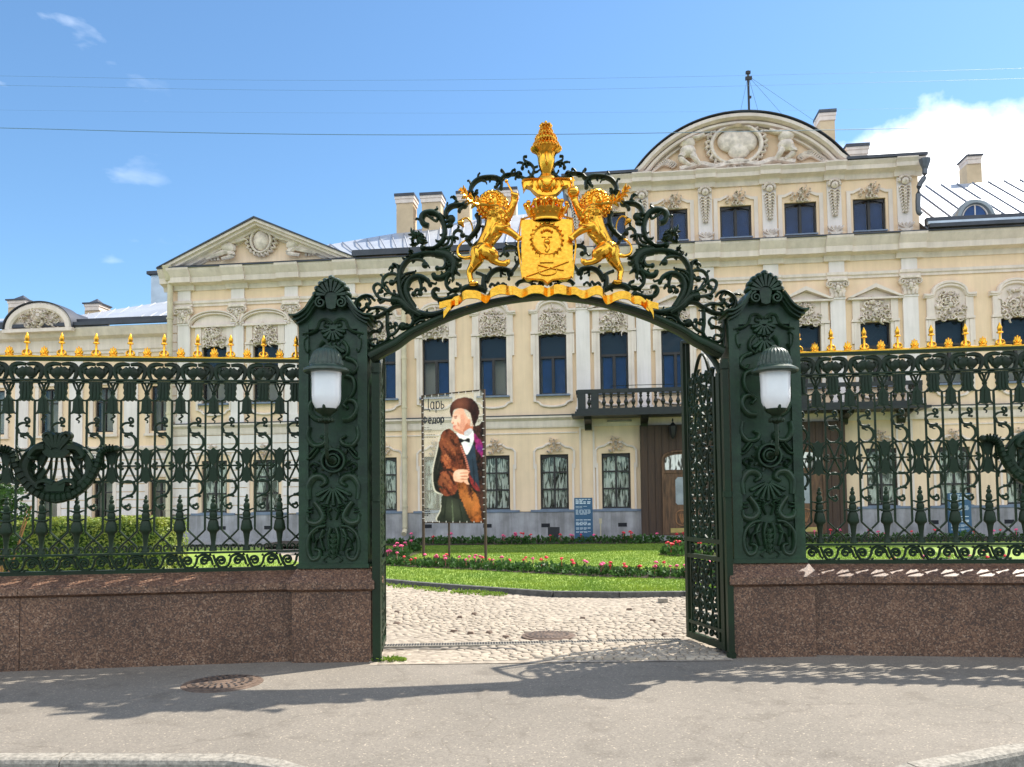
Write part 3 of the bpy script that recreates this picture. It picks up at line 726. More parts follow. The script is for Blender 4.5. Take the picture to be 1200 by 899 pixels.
# ------------------------------------------------------------ roofs
def backplane(px, py, dy):     # pixel -> local point at depth dy behind the facade plane
    s, z = plane(px, py, dy*sin(YAW), FY0+dy*cos(YAW), YAW)
    return (s, dy, z)
def roof_poly(name, pts, m='roof_zinc', seams=None, parent=pal):
    r = MB(); r.add(pts, [tuple(range(len(pts)))]); o = r.build(name, m, parent, smooth=0)
    if seams:
        a0, a1, b0, b1, n = seams; r = MB()
        a0, a1, b0, b1 = map(Vector, (a0, a1, b0, b1))
        for i in range(1, n):
            p = a0.lerp(a1, i/n); q = b0.lerp(b1, i/n); r.tube([p+Vector((0, 0, .03)), q+Vector((0, 0, .03))], .03, 4, 0)
        r.build('seam', 'roof_seam', o, smooth=0)
    return o
mat('roof_seam', (.30, .31, .34), .5, .3, .1, 2)
# main roof over the middle section
e0, e1 = (-6.6, -.62, 11.0), (2.3, -.62, 11.0)
r0, r1, r2 = backplane(372, 289, 3.2), backplane(560, 257, 6.0), (2.6, 6.0, backplane(640, 246, 6.0)[2])
mr = roof_poly('roof', [e0, e1, r2, r1, r0], seams=(e0, e1, r0, r2, 22))
roof_poly('roof_back', [r0, r1, r2, (2.6, 14, 10.9), (-6.6, 14, 10.9)])
m = MB(); m.box(-6.0, 2.3, -.74, -.60, 11.0, 11.20); m.box(-6.0, 2.3, -.66, -.4, 11.2, 11.25); m.build('gutter', 'roof_edge', mr, smooth=0)
# flat roofs of the attic, both sides of the gable
for a, b, nm in ((2.05, 4.9, 0), (12.35, 15.1, 1)):
    m = MB(); m.mould(a, b, [(.52, 13.70), (.52, 13.80), (.30, 13.86), (-.2, 13.96), (-6.1, 14.2), (-6.1, 13.70)]); m.build('attic_roof', 'roof_edge', pal, smooth=0)
m = MB(); m.mould(12.6, 14.3, [(.1, 13.93), (-.6, 14.16), (-3, 14.4), (-3, 14.2)]); m.mould(2.6, 4.4, [(.1, 13.93), (-.6, 14.16), (-3, 14.4), (-3, 14.2)]); m.build('attic_roof_sheet', 'roof_zinc', pal, smooth=0)
# right roof with its lunette dormer
e0, e1 = (14.95, -.60, 10.98), (S1, -.60, 10.98)
r0, r1 = backplane(1083, 221, 4.0), backplane(1290, 206, 4.0); r0 = (14.93, 4.0, r0[2]+.1)
rr = roof_poly('roof', [e0, e1, r1, r0], seams=(e0, e1, r0, r1, 14))
roof_poly('roof_back', [r0, r1, (S1, 14, 10.9), (14.95, 14, 10.9)])
m = MB(); m.box(14.97, S1, -.78, -.60, 10.99, 11.12); m.box(14.97, S1, -.52, -.3, 11.16, 11.42); m.build('gutter', 'roof_edge', rr, smooth=0)
m = MB(); m.box(14.97, S1, -.66, -.53, 11.13, 11.24); m.build('gutter_rim', 'roof_flash', rr, smooth=0)
ds, dz = plane(1137, 262, -.2*sin(YAW), FY0-.2*cos(YAW), YAW)
ds = FS(1137, 250, out=-.3)[0]; dz = 11.25
m = MB(); m.prism([(ds+.42*cos(a), dz+.10+.60*sin(a)) for a in [pi*k/12 for k in range(13)]], -.05, 0)
dm = m.build('dormer', 'window_frame', pal, smooth=0)
m = MB(); m.stroke([(ds+.60*cos(a), dz+.08+.72*sin(a)) for a in [pi*k/12 for k in range(13)]], .22, -.02, .3, n=2)
A = [(ds+.66*cos(a), dz+.08+.78*sin(a)) for a in [pi*k/12 for k in range(13)]]; n = len(A)
m.add([(x, 0, z) for x, z in A]+[(x, 2.2, z) for x, z in A], [(i, i+1, i+1+n, i+n) for i in range(n-1)]); m.build('dormer_hood', 'dormer_zinc' if 'dormer_zinc' in M else 'roof_edge', dm)
m = MB(); m.stroke([(ds+.45*cos(a), dz+.10+.60*sin(a)) for a in [pi*k/12 for k in range(13)]], .05, -.06, .06, n=2); m.box(ds-.02, ds+.02, -.08, -.055, dz+.1, dz+.68); m.box(ds-.44, ds+.44, -.082, -.055, dz+.26, dz+.30)
m.build('glazing_bar', 'pilaster_white', dm, smooth=0)
m = MB(); m.prism([(ds+.40*cos(a), dz+.10+.58*sin(a)) for a in [pi*k/12 for k in range(13)]], -.056, -.052); m.build('pane', 'blue_blind', dm, smooth=0)

def chimney(parent, px0, px1, ptop, pbot, dy, deep=.7, capm='roof_edge', peak=False, m_='chimney_plaster'):
    a = backplane(px0, ptop, dy); b = backplane(px1, ptop, dy); zb = backplane(px0, pbot, dy)[2]
    s0, s1, zt = a[0], b[0], a[2]; c = MB(); w = s1-s0
    c.box(s0+w*.1, s1-w*.1, dy, dy+deep, zb-1.2, zt-.42); 
    o = c.build('chimney', m_, parent, smooth=0)
    c = MB()
    if peak: s0 += w*.08; s1 -= w*.08
    c.box(s0+w*.06, s1-w*.06, dy-.05, dy+deep+.05, zt-.42, zt-.24); c.box(s0+w*.03, s1-w*.03, dy-.08, dy+deep+.08, zt-.24, zt-.12); c.build('chimney_band', 'white_trim', o, smooth=0)
    c = MB()
    if peak:
        c.box(s0-.02, s1+.02, dy-.14, dy+deep+.14, zt-.12, zt-.06)
        xm = (s0+s1)/2; ym = dy+deep/2
        c.add([(s0+w*.15, dy, zt-.06), (s1-w*.15, dy, zt-.06), (s1-w*.15, dy+deep, zt-.06), (s0+w*.15, dy+deep, zt-.06), (xm, ym, zt+.22)], [(0, 1, 4), (1, 2, 4), (2, 3, 4), (3, 0, 4)])
    else: c.box(s0+w*.02, s1-w*.02, dy-.12, dy+deep+.15, zt-.12, zt)
    c.build('chimney_cap', capm, o, smooth=0)
    return o
for a in ((462, 486.5, 228, 272, 4.5), (491.5, 519, 227, 270, 4.5), (534, 552, 225, 262, 5.6), (581, 607, 221, 256, 6.0)): chimney(mr, *a)
chimney(pal, 958.5, 980, 130, 178, 3.0); chimney(pal, 990, 1019, 170, 182, 3.4, m_='white_trim')
chimney(rr, 1130, 1152, 181, 218, 4.4, peak=True); 
# aerial mast on the gable
mx, mz = FS(878, 138, out=-1.5)
m = MB(); zt = FS(878, 83, out=-1.5)[1]; m.tube([(mx, 1.5, mz-.4), (mx, 1.5, zt)], .045, 6, 0); m.box(mx-.11, mx+.14, 1.45, 1.55, zt-.36, zt-.24); m.box(mx-.09, mx+.09, 1.45, 1.55, zt-.12, zt-.02); m.box(mx-.02, mx+.1, 1.46, 1.54, zt-1.1, zt-1.02)
ma = m.build('aerial_mast', 'ink', pal, smooth=0)
m = MB()
for sx, dy in ((.9, 1.5), (1.4, 0), (-.35, 1.2), (2.6, .4)): m.tube([(mx, 1.5, zt-.2), (mx+sx, 1.5+dy, mz-.15)], .008, 3, 0)
m.build('guy_wire', 'wire', ma, smooth=0)

# ------------------------------------------------------------ balcony, porch, doors, pipes
bs0, bs1, bd = FS(677, 480, out=1.2)[0], 14.35, 1.2
zt = FS(700, 456.5, out=1.2)[1]; zf = FS(700, 482, out=1.2)[1]; zb = FS(700, 487, out=1.2)[1]
m = MB(); m.box(bs0-.1, bs1+.1, -bd-.1, -.25, zb, zf); m.box(bs0-.22, bs1+.22, -bd-.2, -.25, zb-.02, zb+.07)
bal = m.build('balcony', 'dark_iron', pal, smooth=0)
m = MB(); m.box(bs0, bs1, -bd-.08, -bd+.08, zt-.14, zt); m.box(bs0, bs1, -bd-.06, -bd+.06, zf, zf+.10)
for s in (bs0, bs1): m.box(s-.06, s+.06, -bd+.08, -.1, zt-.14, zt); m.box(s-.05, s+.05, -bd+.08, -.1, zf, zf+.1)
for s in (bs0+.15, bs0+.62, 8.5, 6.55, 10.4, bs1-.15): m.box(s-.14, s+.14, -bd-.07, -bd+.07, zf+.1, zt-.14)
for s0_, s1_ in ((6.6, 6.9), (3.75, 6.4)): m.tube([(s0_, -bd, zt), (s0_, -bd, zt+.12), (s1_, -bd, zt+.12), (s1_, -bd, zt)], .012, 4, 0)
m.build('balustrade_rail', 'dark_iron', bal, smooth=0)
h = zt-.14-zf-.1
bp = MB(); bp.lathe([(.055, 0), (.055, h*.08), (.03, h*.12), (.04, h*.2), (.085, h*.38), (.05, h*.55), (.03, h*.68), (.06, h*.76), (.035, h*.84), (.055, h*.9), (.055, h)], seg=8)
bb = None; s = bs0+.42; first = True
while s < bs1-.3:
    if min(abs(s-q) for q in (bs0+.62, 8.5, 6.55, 10.4)) > .2:
        if bb is None: bb = bp.build('baluster', 'dark_iron', bal, loc=(s, -bd, zf+.1))
        else: dup(bb, bal, (s, -bd, zf+.1))
    s += .262
for s in (bs0+.35, 4.95, 12.0, bs1-.4):
    m = MB()
    x0, x1 = s-.13, s+.13
    pr = [(.22, zb-.45), (.34, zb-.42), (.42, zb-.25), (.75, zb-.18), (1.05, zb-.12), (1.15, zb-.02), (.22, zb-.02)]
    m.mould(x0, x1, pr); m.build('bracket', 'dark_iron', bal, smooth=0)
m = MB(); m.box(3.6, 4.5, -.27, -.05, 4.45, 4.5); m.build('soffit_panel', 'plinth_stone', bal, smooth=0)
# timber porch
p0 = FS(751, 560, out=.35)[0]; p1 = FS(992, 560, out=.35)[0]
m = MB(); m.box(p0, p1, -.35, -.11, .22, 4.28)
for i in range(28):
    s = p0+(p1-p0)*(i+.5)/28; m.box(s-.115, s+.115, -.37, -.35, .24, 4.26)
po = m.build('porch', 'porch_board', pal, smooth=0)
d0, d1 = FS(778, 560, out=.4)[0], FS(812, 560, out=.4)[0]
for i, (a, b) in enumerate(((d0, d0+1.25), (p1-(d0-p0)-1.25, p1-(d0-p0)))):
    m = MB(); c = (a+b)/2; hw_ = (b-a)/2
    m.box(a, b, -.42, -.37, .26, 2.55)
    m.prism([(a, 2.56), (b, 2.56)]+[(c+hw_*cos(t), 3.05+.22*sin(t)) for t in [pi*k/8 for k in range(9)]], -.39, -.37)
    for x in (a-.07, b): m.box(x, x+.07, -.45, -.37, .26, 3.05)
    m.box(a, b, -.45, -.42, 2.50, 2.60); m.stroke([(c-(hw_+.03)*cos(t), 3.05+.25*sin(t)) for t in [pi*k/8 for k in range(9)]], .09, -.41, .09, n=2)
    dd = m.build('door', 'oak_door', po, smooth=0)
    m = MB(); m.prism([(c-.22+q[0]*.44, 1.35+q[1]*1.0) for q in ((.15, 0), (.85, 0), (1, .07), (1, .9), (.8, 1), (.2, 1), (0, .9), (0, .07))], -.427, -.421)
    m.build('door_glass', 'door_glass', dd, smooth=0)
    m = MB(); m.prism([(a+.04, 2.62), (b-.04, 2.62)]+[(c+(hw_-.05)*cos(t), 3.0+.18*sin(t)) for t in [pi*k/8 for k in range(9)]], -.4, -.395); m.build('fanlight', 'curtain', dd, smooth=0)
    m = MB(); m.stroke([(c-.2, .7), (c-.2, 1.05), (c, 1.15), (c+.2, 1.05), (c+.2, .7), (c, .6)], .04, -.425, .03, n=4, closed=True)
    for q in range(5): m.stroke([(c, .65), (c+.05*(q-2), .9), (c+.06*(q-2), 1.02)], .03, -.425, .03, n=2)
    m.build('door_carving', 'oak_trim', dd)
    m = MB(); m.box(c-.42, c+.42, -.44, -.421, .34, .50); m.build('kick_plate', 'brass', dd, smooth=0)
m = MB(); m.box(p0-.4, p1+.4, -1.5, -.16, -.02, .12); m.box(p0-.1, p1+.1, -1.1, -.16, .12, .24); m.build('step', 'plinth_stone', po, smooth=0)
# lantern on the porch
lx, lz = FS(789, 505, out=.75)
m = MB(); m.lathe([(.03, .42), (.10, .34), (.16, .28), (.12, .0), (.06, -.12), (.02, -.18)], (lx, -.62, lz-.1), 6); m.tube([(lx, -.35, lz+.4), (lx, -.62, lz+.45), (lx, -.62, lz+.3)], .02, 6); m.build('porch_lantern', 'ink', po)

def pipe(s, z0, z1, r, mname, foot=True, funnel=True, y=-.2):
    m = MB(); m.tube([(s, y, z0+.25), (s, y, z1)], r, 10, 0)
    if foot: m.tube([(s, y, z0+.3), (s, y, z0+.15), (s, y-.2, z0)], r, 10, 3)
    if funnel: m.lathe([(r, -.45), (r*1.1, -.4), (r*2.2, 0), (r*2.4, .05), (r*2.4, .12)], (s, y-.15, z1+.3), 10)
    zz = z0+1
    while zz < z1: m.lathe([(r*1.25, 0), (r*1.25, .06)], (s, y, zz), 10); zz += 1.9
    return m.build('downpipe', mname, pal)
pipe(FS(474, 500, out=.2)[0], .35, 10.1, .10, 'pipe_cream', funnel=True)
pipe(FS(199, 400, out=.3)[0], .35, 10.6, .11, 'pipe_cream', y=-.3)
m = MB(); q = [FS(x, y, out=.62) for x, y in ((1084, 195), (1083, 208), (1077, 219), (1076, 246), (1080, 251))]
m.tube([(a, -.62, b) for a, b in q], .09, 8, 3); m.lathe([(.09, -.3), (.2, 0), (.2, .06)], (q[0][0], -.62, q[0][1]+.2), 8)
m.build('downpipe', 'pipe_grey', pal)
m = MB(); q = [plane(x, y, 0, FY0, YAW) for x, y in ((662, 222), (664, 236), (672, 248), (672, 290))]
m.tube([(a, .0, b) for a, b in q], .09, 8, 3); m.lathe([(.09, -.3), (.22, 0), (.22, .06)], (q[0][0], .0, q[0][1]+.2), 8)
m.build('downpipe', 'pipe_grey', pal)

# ------------------------------------------------------------ the lower wing to the left
WY = 31.0
def WS(px, py): return plane(px, py, 0, WY, YAW)
wing = thing('palace_wing', 'lower cream wing with banded white ground floor and small lunette gable, beside the pedimented pavilion', 'building', (0, WY, 0), -YAW)
wz = WS(150, 383)[1]; wl, wr = -36., S0-.0
WX = [WS(x, 480)[0] for x in (58, 122, 188)]; stp = WX[1]-WX[0]; WX = [WX[0]-3*stp, WX[0]-2*stp, WX[0]-stp]+WX
z_a, z_b = WS(58, 508)[1], WS(58, 456)[1]; z_c, z_d = WS(120, 610)[1], WS(120, 563)[1]
hl = [(s-.42, s+.42, z_a, z_b) for s in WX]+[(s-.42, s+.42, z_c, z_d) for s in WX]
mb = MB(); holes_wall(mb, wl, wr, .8, wz-.3, hl); mb.box(wl, wr, -.08, 0, -.05, .8); mb.build('wall', 'yellow_plaster', wing, smooth=0)
mb = MB(); mb.box(wl+.2, wr-.2, .62, .64, .3, wz-.2); mb.build('dark_backing', 'room_dark', wing, smooth=0)  # same dark plane for the wing, unlit rooms put into its colour
mb = MB(); wc = [(0, wz-1.1), (.05, wz-1.1), (.05, wz-1.0), (.1, wz-.95), (.1, wz-.75), (.12, wz-.5), (.35, wz-.4), (.5, wz-.12), (.5, wz-.05), (0, wz)]
mb.mould(wl, wr, wc); mb.mould(wl, wr, [(0, z_a-.9), (.1, z_a-.88), (.16, z_a-.7), (.16, z_a-.65), (0, z_a-.6)]); mb.build('cornice', 'white_trim', wing, smooth=0)
mb = MB(); z = .82
while z < z_a-1.0:
    segs = [wl]+[v for s in WX for v in (s-.5, s+.5)]+[wr]
    if z+.3 > z_c-.05 and z < z_d+.05:
        for i in range(0, len(segs)-1, 2): mb.box(segs[i], segs[i+1], -.05, 0, z, z+.29)
    else: mb.box(wl, wr, -.05, 0, z, z+.29)
    z += .33
mb.build('banded_stonework', 'pilaster_white', wing, smooth=0)
for s in WX:
    for za, zb_ in ((z_a, z_b), (z_c, z_d)):
        m = MB(); m.box(-.42, -.36, .1, .18, za, zb_); m.box(.36, .42, .1, .18, za, zb_); m.box(-.36, .36, .1, .18, za, za+.06); m.box(-.36, .36, .1, .18, zb_-.06, zb_); m.box(-.03, .03, .09, .18, za+.06, zb_-.06); m.box(-.36, -.03, .1, .18, (za+zb_)/2+.3, (za+zb_)/2+.36); m.box(.03, .36, .1, .18, (za+zb_)/2+.3, (za+zb_)/2+.36)
        o = m.build('window', 'window_frame', wing, smooth=0, loc=(s, 0, 0))
        m = MB(); m.box(-.36, .36, .13, .135, za, zb_); m.build('pane', 'window_glass', o, smooth=0)
        m = MB()
        for sx in (-1, 1): m.box(min(sx*.46, sx*.62), max(sx*.46, sx*.62), -.07, 0, za-.1, zb_+.1)
        m.box(-.66, .66, -.09, 0, zb_+.102, zb_+.22); m.box(-.66, .66, -.12, 0, za-.2, za-.102); m.build('surround', 'white_trim', o, smooth=0)
    m = MB(); a = s+stp/2; m.box(a-.3, a+.3, -.07, 0, z_a-.6, wz-1.1); m.build('pilaster', 'pilaster_white', wing, smooth=0)
def wback(px, py, dy):
    s, z = plane(px, py, dy*sin(YAW), WY+dy*cos(YAW), YAW); return (s, dy, z)
e0, e1 = (wl, -.5, wz+.02), (wr, -.5, wz+.02)
r0, r1, r2 = wback(-60, 372, 2.5), wback(88, 370, 2.5), wback(192, 346, 4.5)
def wroof(name, pts, seams=None): return roof_poly(name, pts, 'roof_zinc', seams, wing)
wr_ = wroof('roof', [e0, (WS(92, 388)[0], -.5, wz+.02), r1, (wl, 2.5, r1[2])])
wr2 = wroof('roof', [(WS(92, 388)[0], -.5, wz+.02), e1, (wr, 4.5, r2[2]+.05), r1], seams=((WS(92, 388)[0], -.5, wz+.02), e1, r1, (wr, 4.5, r2[2]), 12))
m = MB(); m.box(wl, wr, -.62, -.46, wz, wz+.14); m.box(wl, wr, -.3, -.1, wz+.14, wz+.34); m.build('gutter', 'roof_edge', wr_, smooth=0)
# lunette gable of the wing
ga, gb_ = WS(17, 392)[0], WS(97, 390)[0]; gzz = wz-.12; grr = WS(57, 360)[1]-gzz; gcc = (ga+gb_)/2; hh = (gb_-ga)/2
m = MB(); A = [(gcc-hh*cos(t), gzz+grr*sin(t)) for t in [pi*k/20 for k in range(21)]]
m.prism([(gcc-(hh-.1)*cos(t), gzz+(grr-.08)*sin(t)) for t in [pi*k/20 for k in range(21)]], -.5, .3)
wg = m.build('lunette_gable', 'white_trim', wing, smooth=0)
m = MB(); m.stroke([(gcc-(hh-.2)*cos(t), gzz+.05+(grr-.16)*sin(t)) for t in [pi*k/20 for k in range(21)]], .34, -.55, .3, n=2); m.box(ga, gb_, -.72, -.5, gzz-.1, gzz+.04); m.build('lunette_moulding', 'white_trim', wg)
m = MB(); m.stroke([(gcc-(hh+.0)*cos(t), gzz+.05+(grr+.03)*sin(t)) for t in [pi*k/20 for k in range(21)]], .05, -.3, .9, n=2)
B = A; n = len(B); m.add([(x, .1, z) for x, z in B]+[(x, 2.6, z) for x, z in B], [(i, i+1, i+1+n, i+n) for i in range(n-1)]); m.build('lunette_roof', 'roof_edge', wg)
q = relief(1.9, .85, 15, .2, True, True, 40); q.build('lunette_relief', 'stucco_relief', wg, loc=(gcc, -.52, gzz+.06))
def wchimney(px0, px1, pt, pb, dy):
    o = chimney(wr2, px0, px1, pt, pb, dy, peak=True); return o
_old = backplane
def backplane(px, py, dy): return wback(px, py, dy)
wchimney(7, 34, 350, 385, 1.5); wchimney(97, 120, 354, 366, 3.0)
backplane = _old
m = MB(); a = wback(184, 322, 5)
m.box(a[0], a[0]+1.2, 4.5, 6, a[2]-1.6, a[2]-.15); m.build('stair_head', 'roof_flash', wing, smooth=0)
m = MB(); m.box(a[0]-.15, a[0]+1.3, 4.35, 6, a[2]-.15, a[2]); m.build('stair_head_roof', 'roof_edge', wing, smooth=0)
# ------------------------------------------------------------ gate arch
GY = 8.2
GCX = W(642.5, 600, GY)[0]
arch = thing('gate_arch', 'black wrought iron scrollwork arch over the gateway carrying two gilded lions, shield, crown and helmet', 'gate arch', (GCX, GY, 0))
GD = 0.0
def gp(px, py): x, z = W(px, py, GY+GD); return (x-GCX, z)
PXM = GY/F        # metres per pixel in the gate plane
def crop(ox, oy, k):
    return lambda pts: [gp(ox+x/k, oy+y/k) for x, y in pts]
CA, CB, CC = crop(400, 270, 5.99), crop(460, 180, 6.66), crop(480, 270, 6.66)
CR = crop(640, 270, 6.66)
def mirr(P): return [(-x, z) for x, z in P]
# beam: lower edge traced, thickness above
GD = -.05
low = [(437, 425), (452, 416), (466.7, 408), (480, 397.8), (493, 390.5), (516.5, 379), (534, 372), (552, 365.7), (588, 356), (624, 351), (642.5, 350)]
L = [gp(x, y) for x, y in low]; L = L+[(-x, z) for x, z in L[::-1][1:]]
th = [.17, .15, .14, .125, .12, .11, .105, .10, .09, .08, .075]; th = [a*.86 for a in th]; th = th+th[::-1][1:]
C = [Vector((x, 0, z)) for x, z in L]
mid = []
for i, p in enumerate(C):
    t = C[min(i+1, len(C)-1)]-C[max(i-1, 0)]; t.normalize(); n_ = Vector((-t.z, 0, t.x)); mid.append(((p+n_*th[i]/2).x, (p+n_*th[i]/2).z))
mb = MB(); mb.stroke(mid, [t for t in th], 0, .16, n=3, seg=8)
mb.stroke([(x, z+.0) for x, z in mid], [t*.45 for t in th], -.085, .04, n=3, seg=6)
mb.build('arch_beam', 'green_iron', arch)
mb = MB()
for sx in (-1, 1):
    mb.box(sx*(-GCX*0)+ (sx*1.93-.10 if sx > 0 else -1.93-.0), (sx*1.93+.0 if sx > 0 else -1.93+.10), -.07, .07, .9, 3.3) if False else None
GD = -.02
# scroll strokes:  (crop, end widths in crop px, points, ball px)
ST = [
 (CA, [16, 30, 26, 26], [(232, 490), (205, 462), (160, 458), (112, 490), (98, 535), (118, 580), (180, 612), (258, 603), (328, 562), (378, 532), (440, 532), (492, 575), (505, 640), (470, 682), (430, 672)], 28),
 (CA, [20, 16], [(182, 470), (200, 500), (180, 525), (150, 555)], 14),
 (CA, [22, 14], [(330, 562), (262, 540), (205, 545), (180, 520)], 16),
 (CA, [14, 24], [(130, 555), (118, 535), (128, 515)], 10),
 (CA, [18, 18, 14], [(400, 488), (330, 488), (262, 470), (228, 420), (228, 388), (255, 372), (282, 392), (272, 425)], 15),
 (CA, [16, 10], [(262, 470), (255, 440), (285, 425)], 10),
 (CA, [18, 12], [(300, 488), (270, 505), (262, 490)], 12),
 (CA, [18, 18, 20], [(408, 455), (345, 440), (298, 400), (288, 350), (320, 308), (372, 302), (396, 322), (386, 352), (352, 364)], 20),
 (CA, [16, 10], [(345, 440), (320, 395), (302, 375)], 12),
 (CA, [22, 16, 12], [(404, 320), (398, 275), (388, 242), (362, 234), (360, 255)], 12),
 (CA, [34, 34, 38, 42, 38], [(650, 158), (560, 165), (478, 196), (424, 262), (406, 350), (418, 440), (458, 515), (540, 575), (630, 592), (719, 572)], 0),
 (CA, [14, 22], [(468, 212), (530, 200), (578, 212), (586, 240)], 22),
 (CA, [50, 44, 40, 34, 24], [(520, 560), (470, 480), (452, 410), (480, 345), (540, 322), (600, 345), (622, 380)], 15),
 (CA, [24, 18], [(545, 335), (560, 390), (552, 440)], 18),
 (CA, [22, 12], [(555, 420), (525, 415), (508, 445)], 18),
 (CA, [14, 16], [(555, 420), (580, 400), (590, 420)], 10),
 (CA, [22, 14], [(405, 345), (450, 305), (505, 292)], 8),
 (CA, [22, 10], [(410, 400), (440, 345), (480, 315)], 6),
 (CA, [20, 10], [(420, 500), (385, 455), (370, 425)], 10),
 (CA, [56, 64, 40], [(350, 486), (420, 500), (480, 555), (560, 600)], 0),
 (CA, [24, 20], [(322, 580), (322, 680), (330, 745), (300, 790), (240, 812), (200, 795), (190, 750), (215, 712), (262, 705)], 16),
 (CA, [20, 12], [(325, 740), (370, 722), (402, 680), (380, 655)], 15),
 (CA, [16, 10], [(330, 690), (350, 672), (345, 650)], 9),
 (CA, [18, 12], [(262, 705), (285, 670), (270, 640), (240, 640)], 12),
 (CA, [16, 10], [(200, 770), (245, 760), (255, 790)], 9),
 (CA, [18, 18], [(182, 660), (186, 760), (200, 860), (230, 870), (262, 855)], 10),
 (CA, [26, 12], [(505, 640), (560, 610), (605, 612)], 6),
 (CA, [24, 12], [(500, 600), (470, 560), (500, 545)], 6),
 (CA, [18, 18], [(300, 810), (330, 800), (345, 770)], 8),
 (CB, [36, 44, 44, 34, 20], [(282, 560), (245, 548), (226, 510), (245, 468), (310, 456), (368, 486), (402, 560), (404, 640), (372, 700), (310, 738), (236, 732)], 24),
 (CB, [14, 18], [(262, 470), (300, 500), (340, 522), (352, 500)], 10),
 (CB, [30, 40, 30], [(412, 500), (424, 440), (470, 404), (560, 398)], 26),
 (CB, [22, 12], [(455, 408), (490, 380), (495, 345), (478, 332)], 8),
 (CB, [22, 22], [(560, 400), (530, 425), (520, 445)], 14),
 (CB, [20, 20], [(415, 530), (455, 508)], 32),
 (CB, [18, 18], [(420, 560), (450, 552)], 22),
 (CB, [26, 34, 36, 36, 24, 20], [(608, 320), (612, 265), (645, 215), (700, 188), (790, 182), (845, 198), (880, 166), (935, 158), (985, 160)], 26),
 (CB, [30, 20], [(820, 190), (850, 225), (846, 265)], 16),
 (CB, [20, 14], [(830, 225), (812, 250), (800, 258)], 10),
 (CB, [20, 16], [(872, 172), (868, 145), (852, 128)], 12),
 (CB, [12, 8], [(700, 205), (722, 210), (735, 228)], 4),
 (CB, [12, 12], [(960, 150), (955, 125)], 9), (CB, [12, 12], [(965, 165), (960, 190)], 9),
 (CB, [18, 22, 18, 14], [(985, 165), (1040, 192), (1085, 168), (1104, 115), (1066, 68), (1022, 78), (1014, 108)], 14),
 (CB, [14, 10], [(1085, 165), (1105, 185)], 6), (CB, [12, 10], [(1078, 160), (1062, 135)], 8), (CB, [10, 10], [(1040, 72), (1050, 98)], 7),
 (CB, [14, 12], [(1062, 66), (1030, 48), (1024, 22), (1045, 18)], 7), (CB, [10, 10], [(1100, 105), (1135, 95)], 0),
 (CB, [36, 38, 30], [(655, 470), (676, 515), (664, 580), (622, 636), (590, 664)], 24),
 (CB, [16, 14], [(590, 690), (608, 705)], 14),
 (CB, [10, 14, 8], [(705, 560), (690, 650), (630, 710)], 0),
 (CB, [20, 20], [(476, 650), (478, 618), (505, 594), (540, 606), (546, 632)], 20),
 (CB, [26, 18], [(385, 640), (430, 655), (470, 648), (508, 658)], 10),
 (CB, [20, 18], [(466, 655), (462, 700), (430, 730), (360, 745)], 6),
 (CB, [18, 14], [(440, 660), (428, 695), (390, 715)], 8),
 (CC, [24, 24, 26, 22], [(790, 330), (835, 270), (862, 205), (840, 145), (790, 122), (742, 140), (738, 175), (762, 186)], 18),
 (CC, [12, 16], [(860, 190), (890, 165)], 0),
 (CC, [44, 40, 44], [(585, 470), (578, 410), (590, 350)], 0),
 (CC, [26, 18], [(590, 360), (560, 340), (525, 328)], 12),
 (CC, [38, 34, 34], [(596, 400), (632, 335), (690, 300), (760, 306), (790, 332)], 22),
 (CC, [20, 12], [(775, 340), (775, 375)], 12), (CC, [16, 12], [(710, 320), (712, 352)], 10),
 (CC, [20, 14], [(625, 440), (640, 415), (668, 430)], 12), (CC, [16, 12], [(668, 440), (690, 405), (706, 430)], 12), (CC, [16, 12], [(706, 432), (730, 410), (752, 425)], 10),
 (CC, [44, 44], [(395, 480), (440, 446), (520, 440), (600, 470)], 0),
 (CC, [24, 28, 28, 40], [(232, 462), (200, 455), (180, 485), (196, 522), (262, 540), (360, 512)], 22),
 (CC, [20, 24, 26, 30], [(362, 410), (396, 425), (386, 462), (330, 468), (288, 430), (290, 370), (330, 320)], 20),
 (CC, [60, 74, 76, 40], [(200, 175), (290, 190), (345, 250), (330, 340)], 0),
 (CC, [26, 22], [(262, 195), (282, 250), (262, 290), (215, 292)], 18),
 (CC, [34, 42, 44], [(182, 335), (200, 365), (250, 368), (310, 330)], 28),
 (CC, [44, 14], [(300, 190), (370, 225), (404, 228)], 4), (CC, [40, 12], [(330, 250), (385, 275), (402, 262)], 4), (CC, [36, 12], [(330, 300), (372, 330), (392, 345)], 4),
 (CC, [30, 12], [(330, 340), (340, 372), (330, 395)], 4),
 (CC, [28, 16], [(832, 425), (862, 396), (920, 392), (975, 425)], 16),
 (CC, [26, 22], [(1010, 425), (1026, 400), (1062, 398), (1074, 412)], 14),
 (CC, [14, 22], [(40, 732), (80, 705), (118, 700)], 6), (CC, [10, 12], [(56, 745), (105, 728)], 4),
 (CB, [40, 46, 36], [(300, 780), (380, 775), (440, 800)], 0),
]
random.seed(11)
